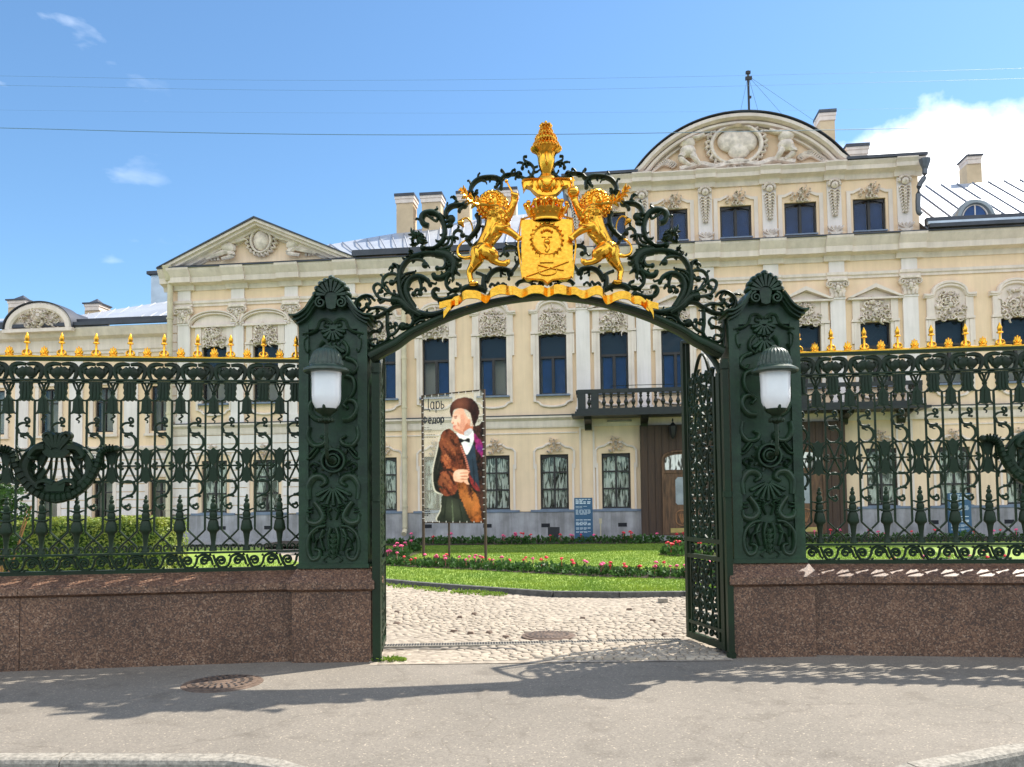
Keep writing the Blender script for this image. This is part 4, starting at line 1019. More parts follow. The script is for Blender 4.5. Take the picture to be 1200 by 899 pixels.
for sx in (1, -1):
    mb = MB()
    for cf, w, pts, ball in ST:
        P = cf(pts)
        if sx < 0: P = mirr(P)
        k = 6.6 if cf is not CA else 5.99
        ww = [a/k*PXM*1.14 for a in w]
        d = .055+min(.05, max(ww)*.5)
        mb.stroke(P, ww, 0, d, ball=ball/k*PXM*1.15, n=4, seg=8)
        if max(ww) > .04:     # raised rib down the middle of the broad scrolls
            mb.stroke(P, [a*.38 for a in ww], -d*.48, .03, n=3, seg=6)
    # small leaf curls springing from the bigger scrolls
    R2 = random.Random(31)
    for cf, w, pts, ball in ST:
        if max(w) < 20 or len(pts) < 4: continue
        P = cf(pts); C_ = cr_pts([(x, 0, z) for x, z in P], 6); acc = 0; sd = 1; kk_ = 6.6
        for i in range(2, len(C_)-2):
            acc += (C_[i]-C_[i-1]).length
            if acc > .085:
                acc = 0; sd = -sd if R2.random() < .75 else sd; t_ = (C_[i+1]-C_[i-1]).normalized(); n_ = Vector((t_.z, 0, -t_.x))*sd; w0 = max(w)/kk_*PXM*.45; L1 = R2.uniform(.035, .062)
                p0 = C_[i]+n_*w0*.6; p1 = p0+n_*L1*.6+t_*L1*.5; p2 = p1+n_*L1*.25+t_*L1*.45*R2.choice((1, -.3)); Q_ = [(p0.x, p0.z), (p1.x, p1.z), (p2.x, p2.z)]
                if sx < 0: Q_ = mirr(Q_)
                mb.stroke(Q_, [.022, .024, .008], R2.uniform(-.02, .01), .04, n=3, seg=6, ball=.010)
    mb.build('scrollwork', 'green_iron', arch)
    # acanthus bunches
    mb = MB(); R = random.Random(4)
    def bunch(cx, cy, r, n, cf=CB, k=6.66):
        mb = MB()
        c = cf([(cx, cy)])[0]; rr = r/k*PXM
        for i in range(n):
            a = R.uniform(0, 2*pi); q = R.uniform(.35, 1)*rr; b = a+R.uniform(-.7, .7)
            p0 = (c[0]+.2*q*cos(a), c[1]+.2*q*sin(a)); p1 = (c[0]+q*.8*cos(a), c[1]+q*.8*sin(a)); p2 = (c[0]+q*1.2*cos(b), c[1]+q*1.2*sin(b))
            P = [p0, p1, p2]
            if sx < 0: P = mirr(P)
            mb.stroke(P, [rr*.25, rr*.36, rr*.08], R.uniform(-.05, .03), .05, n=3, seg=6)
        mb.build('acanthus_leaf', 'green_iron', arch)
    bunch(195, 655, 72, 26); bunch(150, 700, 40, 10); bunch(135, 760, 36, 12); bunch(120, 810, 22, 6); bunch(640, 322, 52, 18); bunch(690, 345, 20, 5)
    bunch(330, 270, 70, 16, CC); bunch(985, 160, 26, 8); bunch(400, 490, 30, 8, CA, 5.99); bunch(530, 450, 24, 6, CA, 5.99); bunch(500, 580, 40, 10, CA, 5.99)

GD = -.16
# gilded ribbon in front of the beam
rib = [(290, 612), (340, 556), (400, 525), (470, 512), (530, 504), (600, 524), (650, 498), (700, 462), (760, 466), (870, 478), (980, 470), (1060, 466), (1199, 466)]
P = CC(rib); P2 = CR([(0, 466), (120, 466), (215, 472), (300, 486), (400, 478), (480, 520), (540, 520), (610, 510), (700, 540), (760, 560), (800, 585)])
P = cr_pts([(x, 0, z) for x, z in P+P2[1:]], 6)
def strip(P, w, y, th=.02, amp=.035, fr=9.0):
    m = MB(); n = len(P); vs = []
    acc = 0
    for i, p in enumerate(P):
        if i: acc += (p-P[i-1]).length
        yy = y+amp*sin(acc*fr*2)+amp*.5*sin(acc*fr*5.1)
        wv = w*(1+.08*sin(acc*fr*1.3)); dz = .012*sin(acc*fr*3)
        for (a, b) in ((-1, 0), (1, 0), (1, 1), (-1, 1)): vs.append((p.x+.012*sin(acc*20), yy+b*th, p.z+a*wv/2+dz))
    fs = []
    for i in range(n-1):
        for a in range(4):
            b = (a+1) % 4; fs.append((i*4+a, i*4+b, i*4+4+b, i*4+4+a))
    fs += [(3, 2, 1, 0), tuple((n-1)*4+a for a in range(4))]
    m.add(vs, fs); return m
mb = strip(P, .088, -.16)
for cf, pts, sg in ((CC, [(350, 560), (300, 575), (232, 578)], 1), (CC, [(330, 570), (290, 620), (262, 655)], 1), (CR, [(780, 560), (820, 590), (872, 590)], 1), (CR, [(785, 575), (810, 620), (834, 662)], 1)):
    q = cr_pts([(x, 0, z) for x, z in cf(pts)], 5); s_ = strip(q, .062, -.18, amp=.02); mb.add(s_.v, s_.f)
mb.build('ribbon', 'gilding', arch, smooth=30)

GD = -.12
# shield
def gbox(px0, px1, py0, py1): a = gp(px0, py1); b = gp(px1, py0); return a[0], b[0], a[1], b[1]
x0, x1, z0, z1 = gbox(611.5, 670.5, 256.5, 327.5); xc = (x0+x1)/2
mb = MB()
out = [(x0, z1), (x1, z1), (x1, z0+.06), (x1-.02, z0+.02), (x1-.06, z0), (xc+.05, z0-.01), (xc, z0-.05), (xc-.05, z0-.01), (x0+.06, z0), (x0+.02, z0+.02), (x0, z0+.06)]
mb.prism(out, -.12, -.02)
ins = [(xc+(x-xc)*.90, (z0+z1)/2+(z-(z0+z1)/2)*.93) for x, z in out]
mb.stroke(out, .018, -.125, .03, n=2, closed=True, seg=6)
sh = mb.build('shield', 'gilding', arch)
mb = MB(); zc = z1-.22
for k in range(22):
    a = 2*pi*k/22; x, z = xc+.155*cos(a), zc+.165*sin(a)
    mb.stroke([(x, z), (x+.035*cos(a+1.9), z+.035*sin(a+1.9)), (x+.05*cos(a+1.2), z+.05*sin(a+1.2))], [.03, .012], -.128, .04, n=2, seg=6)
mb.stroke([(xc+.15*cos(a), zc+.16*sin(a)) for a in [2*pi*k/12 for k in range(12)]], .02, -.125, .03, n=3, closed=True)
for q in range(5): mb.blob((xc-.05+.025*q, -.13, zc+.085+.02*sin(pi*q/4)), .016, 6)
mb.box(xc-.055, xc+.055, -.14, -.12, zc+.03, zc+.05); mb.stroke([(xc, zc+.03), (xc-.015, zc-.04), (xc+.015, zc-.08), (xc-.01, zc-.12)], .04, -.125, .035, n=3)
mb.blob((xc, -.13, zc-.02), (.035, .03, .03), 8)
mb.box(xc-.075, xc+.065, -.145, -.12, z0+.17, z0+.25)
mb.stroke([(xc-.22, z0+.03), (xc-.05, z0+.085), (xc+.22, z0+.18)], .014, -.13, .03, n=3); mb.stroke([(xc-.1, z0+.15), (xc+.05, z0+.11), (xc+.17, z0+.09)], .014, -.13, .03, n=3)
mb.stroke([(xc-.1, z0+.14), (xc-.08, z0+.06), (xc, z0+.04), (xc+.08, z0+.06), (xc+.1, z0+.11)], .013, -.13, .03, n=3)
mb.build('shield_emblem', 'gilding', sh)
# crown above the shield
GD = -.16
cx, cz0 = gp(641, 257); cz1 = gp(641, 226)[1]; hcr = cz1-cz0
mb = MB(); K = PXM
mb.lathe([(17*K, 0), (18*K, .012), (18*K, .03), (19.5*K, .05), (22.5*K, .10), (23.5*K, .115), (22*K, .13), (15*K, .12)], (cx, -.06, cz0), 32, sy=.8)
mb.lathe([(18.4*K, .0), (18.9*K, .012), (18.4*K, .024)], (cx, -.06, cz0), 32, sy=.8)
for q in range(14):
    a = 2*pi*q/14+.1; ra, rb = 22.5*K, 25*K
    mb.tube([(cx+ra*cos(a), -.06+ra*.8*sin(a), cz0+.10), (cx+rb*cos(a), -.06+rb*.8*sin(a), cz0+.165)], [.012, .014], 6, 0)
    mb.blob((cx+rb*cos(a), -.06+rb*.8*sin(a), cz0+.18), .026, 8)
for q in range(9):
    a = -pi+pi*q/8; r = 15*K
    mb.tube([(cx+21*K*cos(a), -.06+17*K*sin(a), cz0+.11), (cx+17*K*cos(a), -.06+14*K*sin(a), cz0+.19), (cx+8*K*cos(a), -.06+8*K*sin(a), cz0+.21)], .012, 5, 3)
    mb.blob((cx+15*K*cos(a), -.06+13*K*sin(a), cz0+.205+.016*abs(sin(a))), .025, 8)
mb.blob((cx, -.08, cz0+.235), .03, 8)
for q in range(10):
    a = -pi+pi*q/9; mb.blob((cx+20.5*K*cos(a), -.06+16.6*K*sin(a), cz0+.07), .012, 6)
mb.lathe([(16*K, 0), (14*K, .07), (7*K, .12), (1*K, .13)], (cx, -.06, cz0+.10), 20, sy=.8)
mb.build('crown', 'gilding', arch)
GD = -.08
# helmet bust
def zz(py): return gp(641, py)[1]
k = PXM; bx = gp(640.5, 200)[0]
mb = MB()
def hx(cx): return bx+(cx-211)/4.28*k
def hz(cy): return zz(130+cy/4.28)
mb.lathe([(r*k, zz(y)) for r, y in [(3, 230), (9, 226), (13, 221), (15, 215), (13, 209), (8, 205), (6.5, 202)]], (bx, -.05, 0), 28, sy=.7, flute=.03, nf=8)
mb.lathe([(r*k, zz(y)) for r, y in [(7, 206), (5.5, 204), (6.5, 201), (9, 194), (10.2, 187), (9.6, 181), (8.6, 177)]], (bx, -.05, 0), 28, sy=.9)
mb.blob((bx, -.05-.085, zz(188)), (.022, .030, .075), 10)
for sx in (-1, 1):
    P = [(0, 340), (25, 345), (62, 350), (95, 342), (121, 352), (119, 398), (103, 374), (84, 380), (66, 402), (44, 420), (0, 428)]
    mb.prism([(hx(211+sx*x), hz(y)) for x, y in P], -.10, .02)
    for q, (xa, xb) in enumerate(((20, 30), (42, 60), (66, 92))):
        mb.stroke([(hx(211+sx*xa), hz(350)), (hx(211+sx*(xa+xb)/2), hz(375)), (hx(211+sx*xb*.75), hz(408-q*12))], [.02, .035, .015], -.10, .05, n=3, seg=6)
    mb.stroke([(hx(211+sx*8), hz(352)), (hx(211+sx*40), hz(346)), (hx(211+sx*90), hz(346)), (hx(211+sx*121), hz(354)), (hx(211+sx*119), hz(396))], [.02, .022, .022, .028, .012], -.10, .06, n=4, seg=6)
for q in range(3): mb.stroke([(hx(211-34+q*6), hz(352+q*10)), (hx(211), hz(372+q*13)), (hx(211+34-q*6), hz(352+q*10))], .014, -.125, .03, n=4, seg=6)
bo = mb.build('helmet_bust', 'gilding', arch)
mb = MB()
mb.lathe([(r*k, zz(y)) for r, y in [(9.5, 185), (10, 182), (12, 178), (17.5, 174.5), (18, 173.5), (16, 172), (11, 172)]], (bx, -.05, 0), 28, sy=.9, flute=.05, nf=14)
for k2 in range(22):
    a = 2*pi*k2/22; mb.blob((bx+17.3*k*cos(a), -.05+15.5*k*sin(a), zz(173)), .015, 6)
for (y0, y1, r0, r1) in ((173.5, 163.5, 16.2, 9), (163.5, 155.5, 12.6, 6), (156, 149, 8, 5)):
    mb.lathe([(r0*.5*k, zz(y0+1)), (r0*.97*k, zz(y0)), (r0*k, zz(y0-2)), (r0*.82*k, zz((y0+y1)/2)), (r1*.72*k, zz(y1))], (bx, -.05, 0), 20)
    n = int(r0*1.5)
    for j in range(n):
        a = 2*pi*j/n
        for q in (.12, .45, .8):
            r = (r0+(r1-r0)*q*q); mb.blob((bx+r*k*cos(a+q), -.05+r*k*sin(a+q), zz(y0-1+(y1-y0)*q)), (.0125, .0125, .011), 6)
mb.blob((bx, -.05, zz(147)), (.045, .045, .03), 10); mb.blob((bx, -.05, zz(142.5)), (.018, .018, .024), 8)
for j in range(8): a = 2*pi*j/8; mb.blob((bx+.05*cos(a), -.05+.05*sin(a), zz(146)), .021, 6)
mb.build('plumed_crest', 'gilding', bo)

GD = -.13
# ---- lions
def lion(sx, dx):
    """heraldic lion, left one as traced; sx=-1 mirrors it"""
    def D(cx, cy): a = gp(520+cx/6.92, 210+cy/6.92); return a
    kk = PXM/6.92
    m = MB(); mane = []
    def limb(pts, rads, yy, n=6):
        P = cr_pts([(D(x, y)[0], yv, D(x, y)[1]) for (x, y), yv in zip(pts, yy)], n); L_ = len(P)
        for i, p in enumerate(P):
            q = i/(L_-1)*(len(rads)-1); j = min(int(q), len(rads)-2); r = (rads[j]+(rads[j+1]-rads[j])*(q-j))*kk
            m.blob(p, r, 10)
    def bl(cx, cy, y, rx, ry, rz, rot=0):
        a = D(cx, cy); m.blob((a[0], y, a[1]), (rx*kk, ry*kk, rz*kk), 14, Matrix.Rotation(rot, 3, 'Y'))
    # trunk
    limb([(420, 330), (400, 400), (350, 480), (300, 560), (265, 590)], [88, 84, 70, 66, 60], [-.05, -.05, -.04, -.02, 0], 8)
    limb([(450, 330), (430, 420)], [62, 50], [-.1, -.1])
    # head
    bl(390, 185, -.10, 62, 60, 68); bl(378, 212, -.185, 30, 34, 26); bl(374, 236, -.17, 26, 28, 16); bl(378, 196, -.235, 13, 12, 9)
    bl(352, 168, -.185, 12, 10, 8, .3); bl(404, 165, -.185, 12, 10, 8, -.3); bl(330, 128, -.10, 16, 14, 20); bl(448, 122, -.10, 16, 14, 20)
    bl(378, 175, -.2, 12, 16, 26)
    # raised foreleg and the forward one
    limb([(470, 320), (520, 285), (548, 235), (570, 185)], [52, 40, 33, 30], [-.05, -.08, -.10, -.11], 8)
    bl(575, 155, -.11, 34, 32, 38)
    for q in range(4): bl(552+q*15, 128+q*4, -.15, 11, 12, 18)
    limb([(440, 395), (500, 420), (560, 455), (590, 478)], [46, 36, 28, 28], [-.12, -.16, -.16, -.15], 8)
    bl(605, 488, -.15, 32, 26, 24, .5)
    for q in range(4): bl(600+q*9, 508-q*7, -.17, 11, 10, 15)
    # standing hind leg
    limb([(275, 575), (265, 640), (230, 695), (205, 735), (214, 790), (218, 820)], [72, 54, 38, 28, 23, 24], [-.03, -.04, -.03, -.02, -.03, -.04], 7)
    bl(238, 838, -.06, 42, 28, 18)
    for q in range(3): bl(262+q*4, 836+q*2, -.09+.03*q, 14, 11, 12)
    # lifted hind leg
    limb([(320, 560), (370, 600), (405, 625), (390, 650), (440, 680), (500, 690)], [66, 62, 46, 34, 26, 24], [-.06, -.1, -.12, -.12, -.12, -.12], 6)
    bl(512, 676, -.12, 28, 24, 22)
    for q in range(3): bl(528-q*2, 662+q*13, -.13, 13, 11, 9)
    for (cx_, cy_, yy_, a_, b_, c_, ro) in ((310, 560, -.13, 22, 14, 46, .7), (350, 470, -.13, 16, 12, 60, .5), (400, 430, -.15, 14, 12, 50, .3), (270, 600, -.12, 18, 14, 50, -.2), (395, 610, -.22, 20, 12, 34, -.9), (545, 250, -.16, 12, 12, 34, .3), (500, 415, -.23, 34, 10, 12, -.3), (226, 705, -.10, 10, 10, 30, -.4), (440, 470, -.12, 14, 10, 40, .9), (420, 500, -.11, 12, 10, 36, .9)):
        bl(cx_, cy_, yy_, a_, b_, c_, ro)
    # mane locks
    R = random.Random(8)
    for ring, (r0, n, yy) in enumerate(((70, 18, -.12), (92, 22, -.07), (108, 22, -.01))):
        for i in range(n):
            a = 2*pi*i/n+ring*.2; x, y = 392+r0*cos(a), 185-r0*sin(a)*.95
            if y > 300: continue
            P = [D(x, y), D(x+22*cos(a-.5), y-22*sin(a-.5)+10), D(x+30*cos(a-1.2), y-22*sin(a-1.2)+26)]
            m.tube([(P[0][0], yy, P[0][1]), (P[1][0], yy-.02, P[1][1]), (P[2][0], yy+.0, P[2][1])], [17*kk, 15*kk, 4*kk], 6, 3)
    for i in range(46):
        t = R.random(); u = R.uniform(-1, 1)
        x = 440+30*t+u*(85-30*t); y = 240+150*t; yy = -.20+.10*abs(u)+.05*t
        P = [D(x, y), D(x+8*u, y+24), D(x+16*u+6, y+52)]
        m.tube([(P[0][0], yy, P[0][1]), (P[1][0], yy-.015, P[1][1]), (P[2][0], yy+.02, P[2][1])], [15*kk, 14*kk, 4*kk], 6, 3)
    bl(430, 270, -.09, 85, 80, 75)
    # tail
    limb([(225, 600), (160, 605), (115, 585), (105, 530), (135, 485), (195, 440), (228, 385), (215, 320), (180, 290), (140, 305)], [20, 16, 12, 10, 9, 8, 8, 8, 8, 10], [.02, .03, .03, .03, .03, .03, .02, .0, -.02, -.02], 12)
    for q in range(6):
        a = -2.0+q*.5; P = [D(138, 310), D(128+14*cos(a), 335), D(135+26*cos(a), 372-abs(q-3)*7)]
        m.tube([(P[0][0], -.02, P[0][1]), (P[1][0], -.04, P[1][1]), (P[2][0], -.02, P[2][1])], [14*kk, 21*kk, 4*kk], 6, 3)
    if sx < 0: m.v = [(-x, y, z) for x, y, z in m.v]; m.f = [f[::-1] for f in m.f]
    me = fuse(m, .0062, 1)
    o = link_mesh(me, 'lion', 'gilding', arch, loc=(dx, -.02, 0))
    # attribute held in the raised paw, branch in the jaws
    m = MB()
    if sx > 0:
        a, b = D(590, 175), D(508, 22); m.tube([(a[0], -.13, a[1]), (b[0], -.13, b[1])], [.014, .008], 7, 0); m.blob((b[0], -.13, b[1]), .02, 8)
        m.build('sceptre', 'gilding', o)
    else:
        a = D(582, 118); m.blob((-a[0], -.13, a[1]), .062, 14); c = -a[0]
        m.lathe([(.063, -.008), (.066, 0), (.063, .008)], (c, -.13, a[1]), 16); m.lathe([(.02, .05), (.01, .08), (.006, .16)], (c, -.13, a[1]), 8); m.box(c-.02, c+.02, -.134, -.126, a[1]+.12, a[1]+.132)
        m.build('orb', 'gilding', o)
    m = MB()
    def q3(cx, cy, y): a = D(cx, cy); return (sx*a[0], y, a[1])
    m.tube([q3(420, 246, -.22), q3(330, 240, -.22), q3(260, 225, -.2), q3(200, 180, -.18), q3(165, 130, -.17)], [.010, .014, .012, .006], 6)
    for i in range(9):
        t = i/8; cx, cy = (300-130*t, 236-95*t*t-8*t)
        for s2 in (-1, 1):
            L_ = (70-18*t); a = 2.6-.3*t+s2*(.85-.3*t)+.25*sin(i*2.3)
            e = (cx+L_*cos(a), cy-L_*sin(a)*.9); mdl = ((cx+e[0])/2, (cy+e[1])/2-4*s2)
            m.tube([q3(cx, cy, -.19), q3(mdl[0], mdl[1], -.22-.02*s2), q3(e[0], e[1], -.20+.03*s2)], [.007, .021, .003], 6, 2)
    m.build('leafy_branch', 'gilding', o)
    return o
lion(1, 0); lion(-1, .0)

# ------------------------------------------------------------ gate posts and leaves
def ornament(mb, rows, xc, y, ks):
    pass
PIL_L = (351, 431.5); PIL_R = (857, 940.5)
PY = 8.12
pillars = []
def pillar(px0, px1, side, label):
    a, b = W(px0, 560, PY)[0], W(px1, 560, PY)[0]; xc = (a+b)/2; hw_ = (b-a)/2
    zb = .93; zt = W(395, 379, PY)[1]
    t = thing('gate_pillar', label, 'gate pillar', (xc, PY, 0), 0, 'gate pillars')
    # granite plinth
    m = MB(); pw = hw_+.045
    m.box(-pw, pw, -.12, .36, -.05, .70)
    pl = m.build('plinth', 'red_granite', t, smooth=0)
    m = MB(); cw = pw+.04
    pr = [(-pw+.0, .70), (-cw, .74), (-cw, .80), (-hw_-.02, zb), (hw_+.02, zb), (cw, .80), (cw, .74), (pw, .70)]
    # coping, mitred all round
    lv = [(pw, .12, .70), (cw, .17, .73), (cw, .17, .80), (hw_+.02, .02, zb)]
    vs = []
    for wx, wy, z in lv: vs += [(-wx, -wy, z), (wx, -wy, z), (wx, .36+wy-.12, z), (-wx, .36+wy-.12, z)]
    fs = []
    for i in range(3):
        for j in range(4): k = (j+1) % 4; fs.append((i*4+j, i*4+k, i*4+4+k, i*4+4+j))
    fs.append((12, 13, 14, 15)); m.add(vs, fs); m.build('coping', 'red_granite', pl, smooth=0)
    # iron body
    m = MB(); m.box(-hw_, hw_, .0, .30, zb, zt)
    for x0, x1 in ((-hw_, -hw_+.10), (hw_-.10, hw_)): m.box(x0, x1, -.035, 0, zb+.001, zt-.002)
    m.box(-hw_+.10, hw_-.10, -.035, 0, zb+.001, zb+.12); m.box(-hw_-.015, hw_+.015, -.05, .32, zb-.002, zb+.04)
    body = m.build('pillar_body', 'pillar_green', t, smooth=0)
    u = PY/F      # metre per px
    def Q(cx, cy, oy=320): return ((cx-245)/4.99*u, W(395, oy+cy/4.99, PY)[1])
    def QQ(pts, oy=320): return [Q(x, y, oy) for x, y in pts]
    # hood: swept cornice over a pediment-shaped back plate
    top = [(8, 262), (55, 258), (95, 228), (125, 185), (145, 155), (185, 130), (305, 130), (345, 155), (365, 185), (395, 228), (435, 258), (492, 265)]
    low_ = [(470, 315), (440, 332), (50, 332), (30, 315)]
    m = MB(); m.prism(QQ([(50, 332), (55, 270), (95, 240), (125, 200), (150, 165), (340, 165), (365, 200), (395, 240), (435, 270), (440, 332)]), -.03, .30)
    hood = m.build('hood', 'pillar_green', t, smooth=0)
    m = MB()
    for i, (off, dep, wd) in enumerate(((0, .17, 16), (18, .12, 18), (36, .08, 16))):
        for sx in (-1, 1):
            pts = [(8+off*.8, 266+off), (52, 262+off*1.0), (98, 232+off), (128, 190+off), (150, 160+off)]
            P = [((x-245)*1., y) for x, y in pts]; P = [(245+sx*x, y) for x, y in P]
            m.stroke(QQ(P), [wd/4.99*u*1.25]*2, .13-dep/2, .33+dep, n=5, seg=8)
    m.build('swept_cornice', 'pillar_green', hood)
    m = MB()
    for k in range(9):
        ang = pi*(.06+.88*k/8); R0 = 34; R1 = 96+ (10 if k == 4 else 0)
        c = (245+(R0)*cos(ang), 150-R0*.7*sin(ang)); e = (245+R1*cos(ang)*1.0, 158-(R1+6)*sin(ang))
        P = QQ([c, ((c[0]+e[0])/2, (c[1]+e[1])/2), e]); m.stroke(P, [.03, .055, .075], -.06, .16, ball=.036, n=4, seg=8)
    for sx in (-1, 1):
        sp = spiral(245+sx*60, 190, 32, 6, -pi/2 if sx > 0 else -pi/2, sx*1.6, 12); m.stroke(QQ([(x, y) for x, y in sp]), [.035, .022], -.10, .1, n=3, seg=8)
    m.prism(QQ([(205, 130), (285, 130), (270, 220), (245, 228), (220, 220)]), -.12, -.03)
    m.prism(QQ([(150, 165), (200, 95), (290, 95), (340, 165)]), -.03, .10)
    m.build('shell', 'pillar_green', hood)
    # relief panel
    m = MB()
    RL = [ # (oy, widths, pts) for the right half, mirrored
     (320, [20, 14], [(250, 300), (285, 275), (320, 285), (335, 325), (370, 350), (420, 360)]),
     (320, [14, 10], [(270, 300), (290, 290), (295, 315), (275, 320)]),
     (320, [12, 8], [(405, 365), (395, 380), (412, 395), (410, 440), (395, 470), (385, 450)]),
     (320, [18, 12], [(300, 400), (325, 430), (330, 470), (300, 500), (285, 480)]),
     (320, [22, 16, 10], [(320, 500), (370, 520), (390, 560), (360, 590), (340, 570)]),
     (320, [24, 16, 10], [(310, 600), (360, 620), (370, 680), (345, 730), (300, 760)]),
     (320, [26, 26, 14], [(300, 860), (350, 850), (385, 800), (370, 755), (330, 745), (305, 770), (325, 790)]),
     (500, [20, 26, 22, 12], [(385, 0), (395, 60), (360, 110), (305, 105), (290, 75), (315, 60)]),
     (500, [14, 12], [(330, 130), (370, 180), (395, 190)]), (500, [14, 12], [(345, 120), (385, 165)]),
     (500, [12, 10], [(330, 230), (360, 215), (385, 235), (360, 260)]), (500, [10, 8], [(365, 270), (345, 255), (350, 240)]),
     (500, [26, 34, 30, 14], [(390, 425), (395, 350), (360, 295), (310, 295), (290, 325), (315, 345)]),
     (500, [24, 30, 34, 20], [(355, 440), (325, 480), (305, 530), (340, 565), (390, 555), (398, 520)]),
     (500, [12, 10], [(365, 475), (390, 480)]), (500, [12, 10], [(365, 500), (395, 498)]),
     (500, [16, 24, 26, 14], [(290, 580), (340, 590), (385, 640), (395, 720), (370, 775), (330, 765), (325, 725), (350, 715)]),
     (500, [20, 10], [(300, 600), (320, 650), (300, 720)]), (500, [20, 10], [(260, 590), (275, 650), (262, 760)]),
     (500, [14, 10], [(300, 640), (340, 660), (350, 700)]), (500, [14, 10], [(270, 750), (300, 775), (285, 790)]),
     (500, [16, 8], [(330, 600), (365, 625), (360, 670)]), (500, [14, 8], [(255, 480), (275, 500), (262, 540)]), (500, [12, 8], [(300, 460), (275, 470), (280, 500)]),
    ]
    for oy, w, pts in RL:
        for sx in (-1, 1):
            P = QQ([(245+sx*(x-245), y) for x, y in pts], oy)
            ww = [v/4.99*u*1.5 for v in w]; m.stroke(P, ww, .0, .085, n=3, seg=8, ball=ww[-1]*.6)
            m.stroke(P, [v*.4 for v in ww], -.04, .03, n=3, seg=6)
    # shells and notched ribs
    for (cx, cy, oy, r0, r1, n, a0, a1) in ((245, 330, 320, 15, 62, 7, 1.08, 1.92), (245, 350, 500, 15, 105, 7, 1.15, 1.85), (245, 420, 320, 10, 70, 5, 1.2, 1.8)):
        for k in range(n):
            ang = pi*(a0+(a1-a0)*k/(n-1)); P = QQ([(cx+r0*cos(ang), cy-r0*sin(ang)), (cx+r1*cos(ang), cy-r1*sin(ang))], oy); m.stroke(P, [.025, .05], -.01, .07, n=3, seg=8, ball=.026)
    for k in range(7):
        for sx in (-1, 1): P = QQ([(245+sx*45, 455+k*17), (245+sx*66, 460+k*17)], 500); m.stroke(P, [.022, .018], -.015, .06, n=2, seg=6)
    for k in range(5):
        for q in (-2, -1, 0, 1, 2): m.stroke(QQ([(245, 655+k*30), (245+q*9, 632+k*30), (245+q*17, 618+k*30+abs(q)*6)], 500), [.03, .04, .014], -.01, .07, n=2, seg=6)
    for i in range(4):
        for j in range(3): c = Q(215+j*26+(i % 2)*13, 395+i*20); m.blob((c[0], -.012, c[1]), (.016, .02, .02), 5)
    m.build('relief_ornament', 'pillar_green', body)
    # rosette ring behind the lamp arm
    m = MB(); c = Q(250, 200, 500)
    m.stroke([(c[0]+.115*cos(q), c[1]+.115*sin(q)) for q in [2*pi*k/16 for k in range(16)]], .035, -.04, .12, n=2, closed=True)
    m.stroke([(c[0]+.065*cos(q), c[1]+.065*sin(q)) for q in [2*pi*k/12 for k in range(12)]], .03, -.05, .10, n=2, closed=True); m.blob((c[0], -.07, c[1]), (.05, .05, .05), 10)
    for k in range(10): q = 2*pi*k/10; m.stroke([(c[0]+.12*cos(q), c[1]+.12*sin(q)), (c[0]+.165*cos(q), c[1]+.165*sin(q))], [.045, .02], -.01, .06, n=2, seg=6)
    m.build('rosette', 'pillar_green', body)
    return t, xc+c[0], c[1]
pL, rxL, rz = pillar(*PIL_L, -1, 'dark green relief-cast gate pillar on granite plinth, on the hedge side of the gateway')
pR, rxR, _ = pillar(*PIL_R, 1, 'dark green relief-cast gate pillar on red granite plinth, beside the open lattice gate leaf')

def lamp(cxpx, label, rx):
    LY = 7.72; u = LY/F
    X = W(cxpx, 470, LY)[0]
    def z(py): return W(cxpx, py+(0), LY)[1]
    t = thing('wall_lamp', label, 'wall lamp', (X, LY, 0), 0, 'lamps on the gate pillars')
    m = MB()   # dome and brim
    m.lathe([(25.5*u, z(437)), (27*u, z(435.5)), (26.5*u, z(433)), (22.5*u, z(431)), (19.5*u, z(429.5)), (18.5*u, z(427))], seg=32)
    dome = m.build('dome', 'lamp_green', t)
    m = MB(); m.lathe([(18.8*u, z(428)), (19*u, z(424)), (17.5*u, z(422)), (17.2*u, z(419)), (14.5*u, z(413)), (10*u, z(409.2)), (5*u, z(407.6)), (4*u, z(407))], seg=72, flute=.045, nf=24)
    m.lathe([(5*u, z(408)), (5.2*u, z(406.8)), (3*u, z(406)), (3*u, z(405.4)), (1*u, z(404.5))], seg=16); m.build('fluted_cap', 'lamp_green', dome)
    m = MB(); m.lathe([(18*u, z(437)), (17.4*u, z(441)), (17*u, z(450)), (17*u, z(464)), (16.2*u, z(471)), (13.5*u, z(477)), (11*u, z(480.5)), (7*u, z(481.5))], seg=40)
    m.build('globe', 'lamp_glass', t)
    m = MB(); m.lathe([(12.5*u, z(479.2)), (11*u, z(483)), (6*u, z(486)), (5*u, z(488)), (7.5*u, z(490)), (8.5*u, z(493)), (5*u, z(495)), (2*u, z(497))], seg=24)
    for k in range(4):
        a = 2*pi*k/4+pi/2+pi; m.blob((12.3*u*cos(a), 12.3*u*sin(a), z(477)), (.018, .018, .045), 8)
    for k in range(12): a = 2*pi*k/12; m.blob((8*u*cos(a), 8*u*sin(a), z(492.5)), (.014, .014, .022), 6)
    m.build('holder', 'green_iron', t)
    m = MB(); dz = rz; dx = rx-X
    m.tube([(0, 0, z(495)), (0, 0, z(510)), (dx*.1, .02, z(530)), (dx*.4, .10, dz+.0), (dx, PY-LY-.06, dz)], [.018, .018, .02, .022], 10, 8)
    for yy_, r in ((PY-LY-.07, .05), (PY-LY-.12, .034)): m.blob((dx, yy_, dz), (r, .03, r), 10)
    m.build('bracket_arm', 'green_iron', t)
    return t
lamp(382.5, 'green domed wall lamp with white glass globe on the pillar beside the standing banner', rxL)
lamp(909, 'green domed wall lamp with white glass globe on the pillar beside the open gate leaf', rxR)

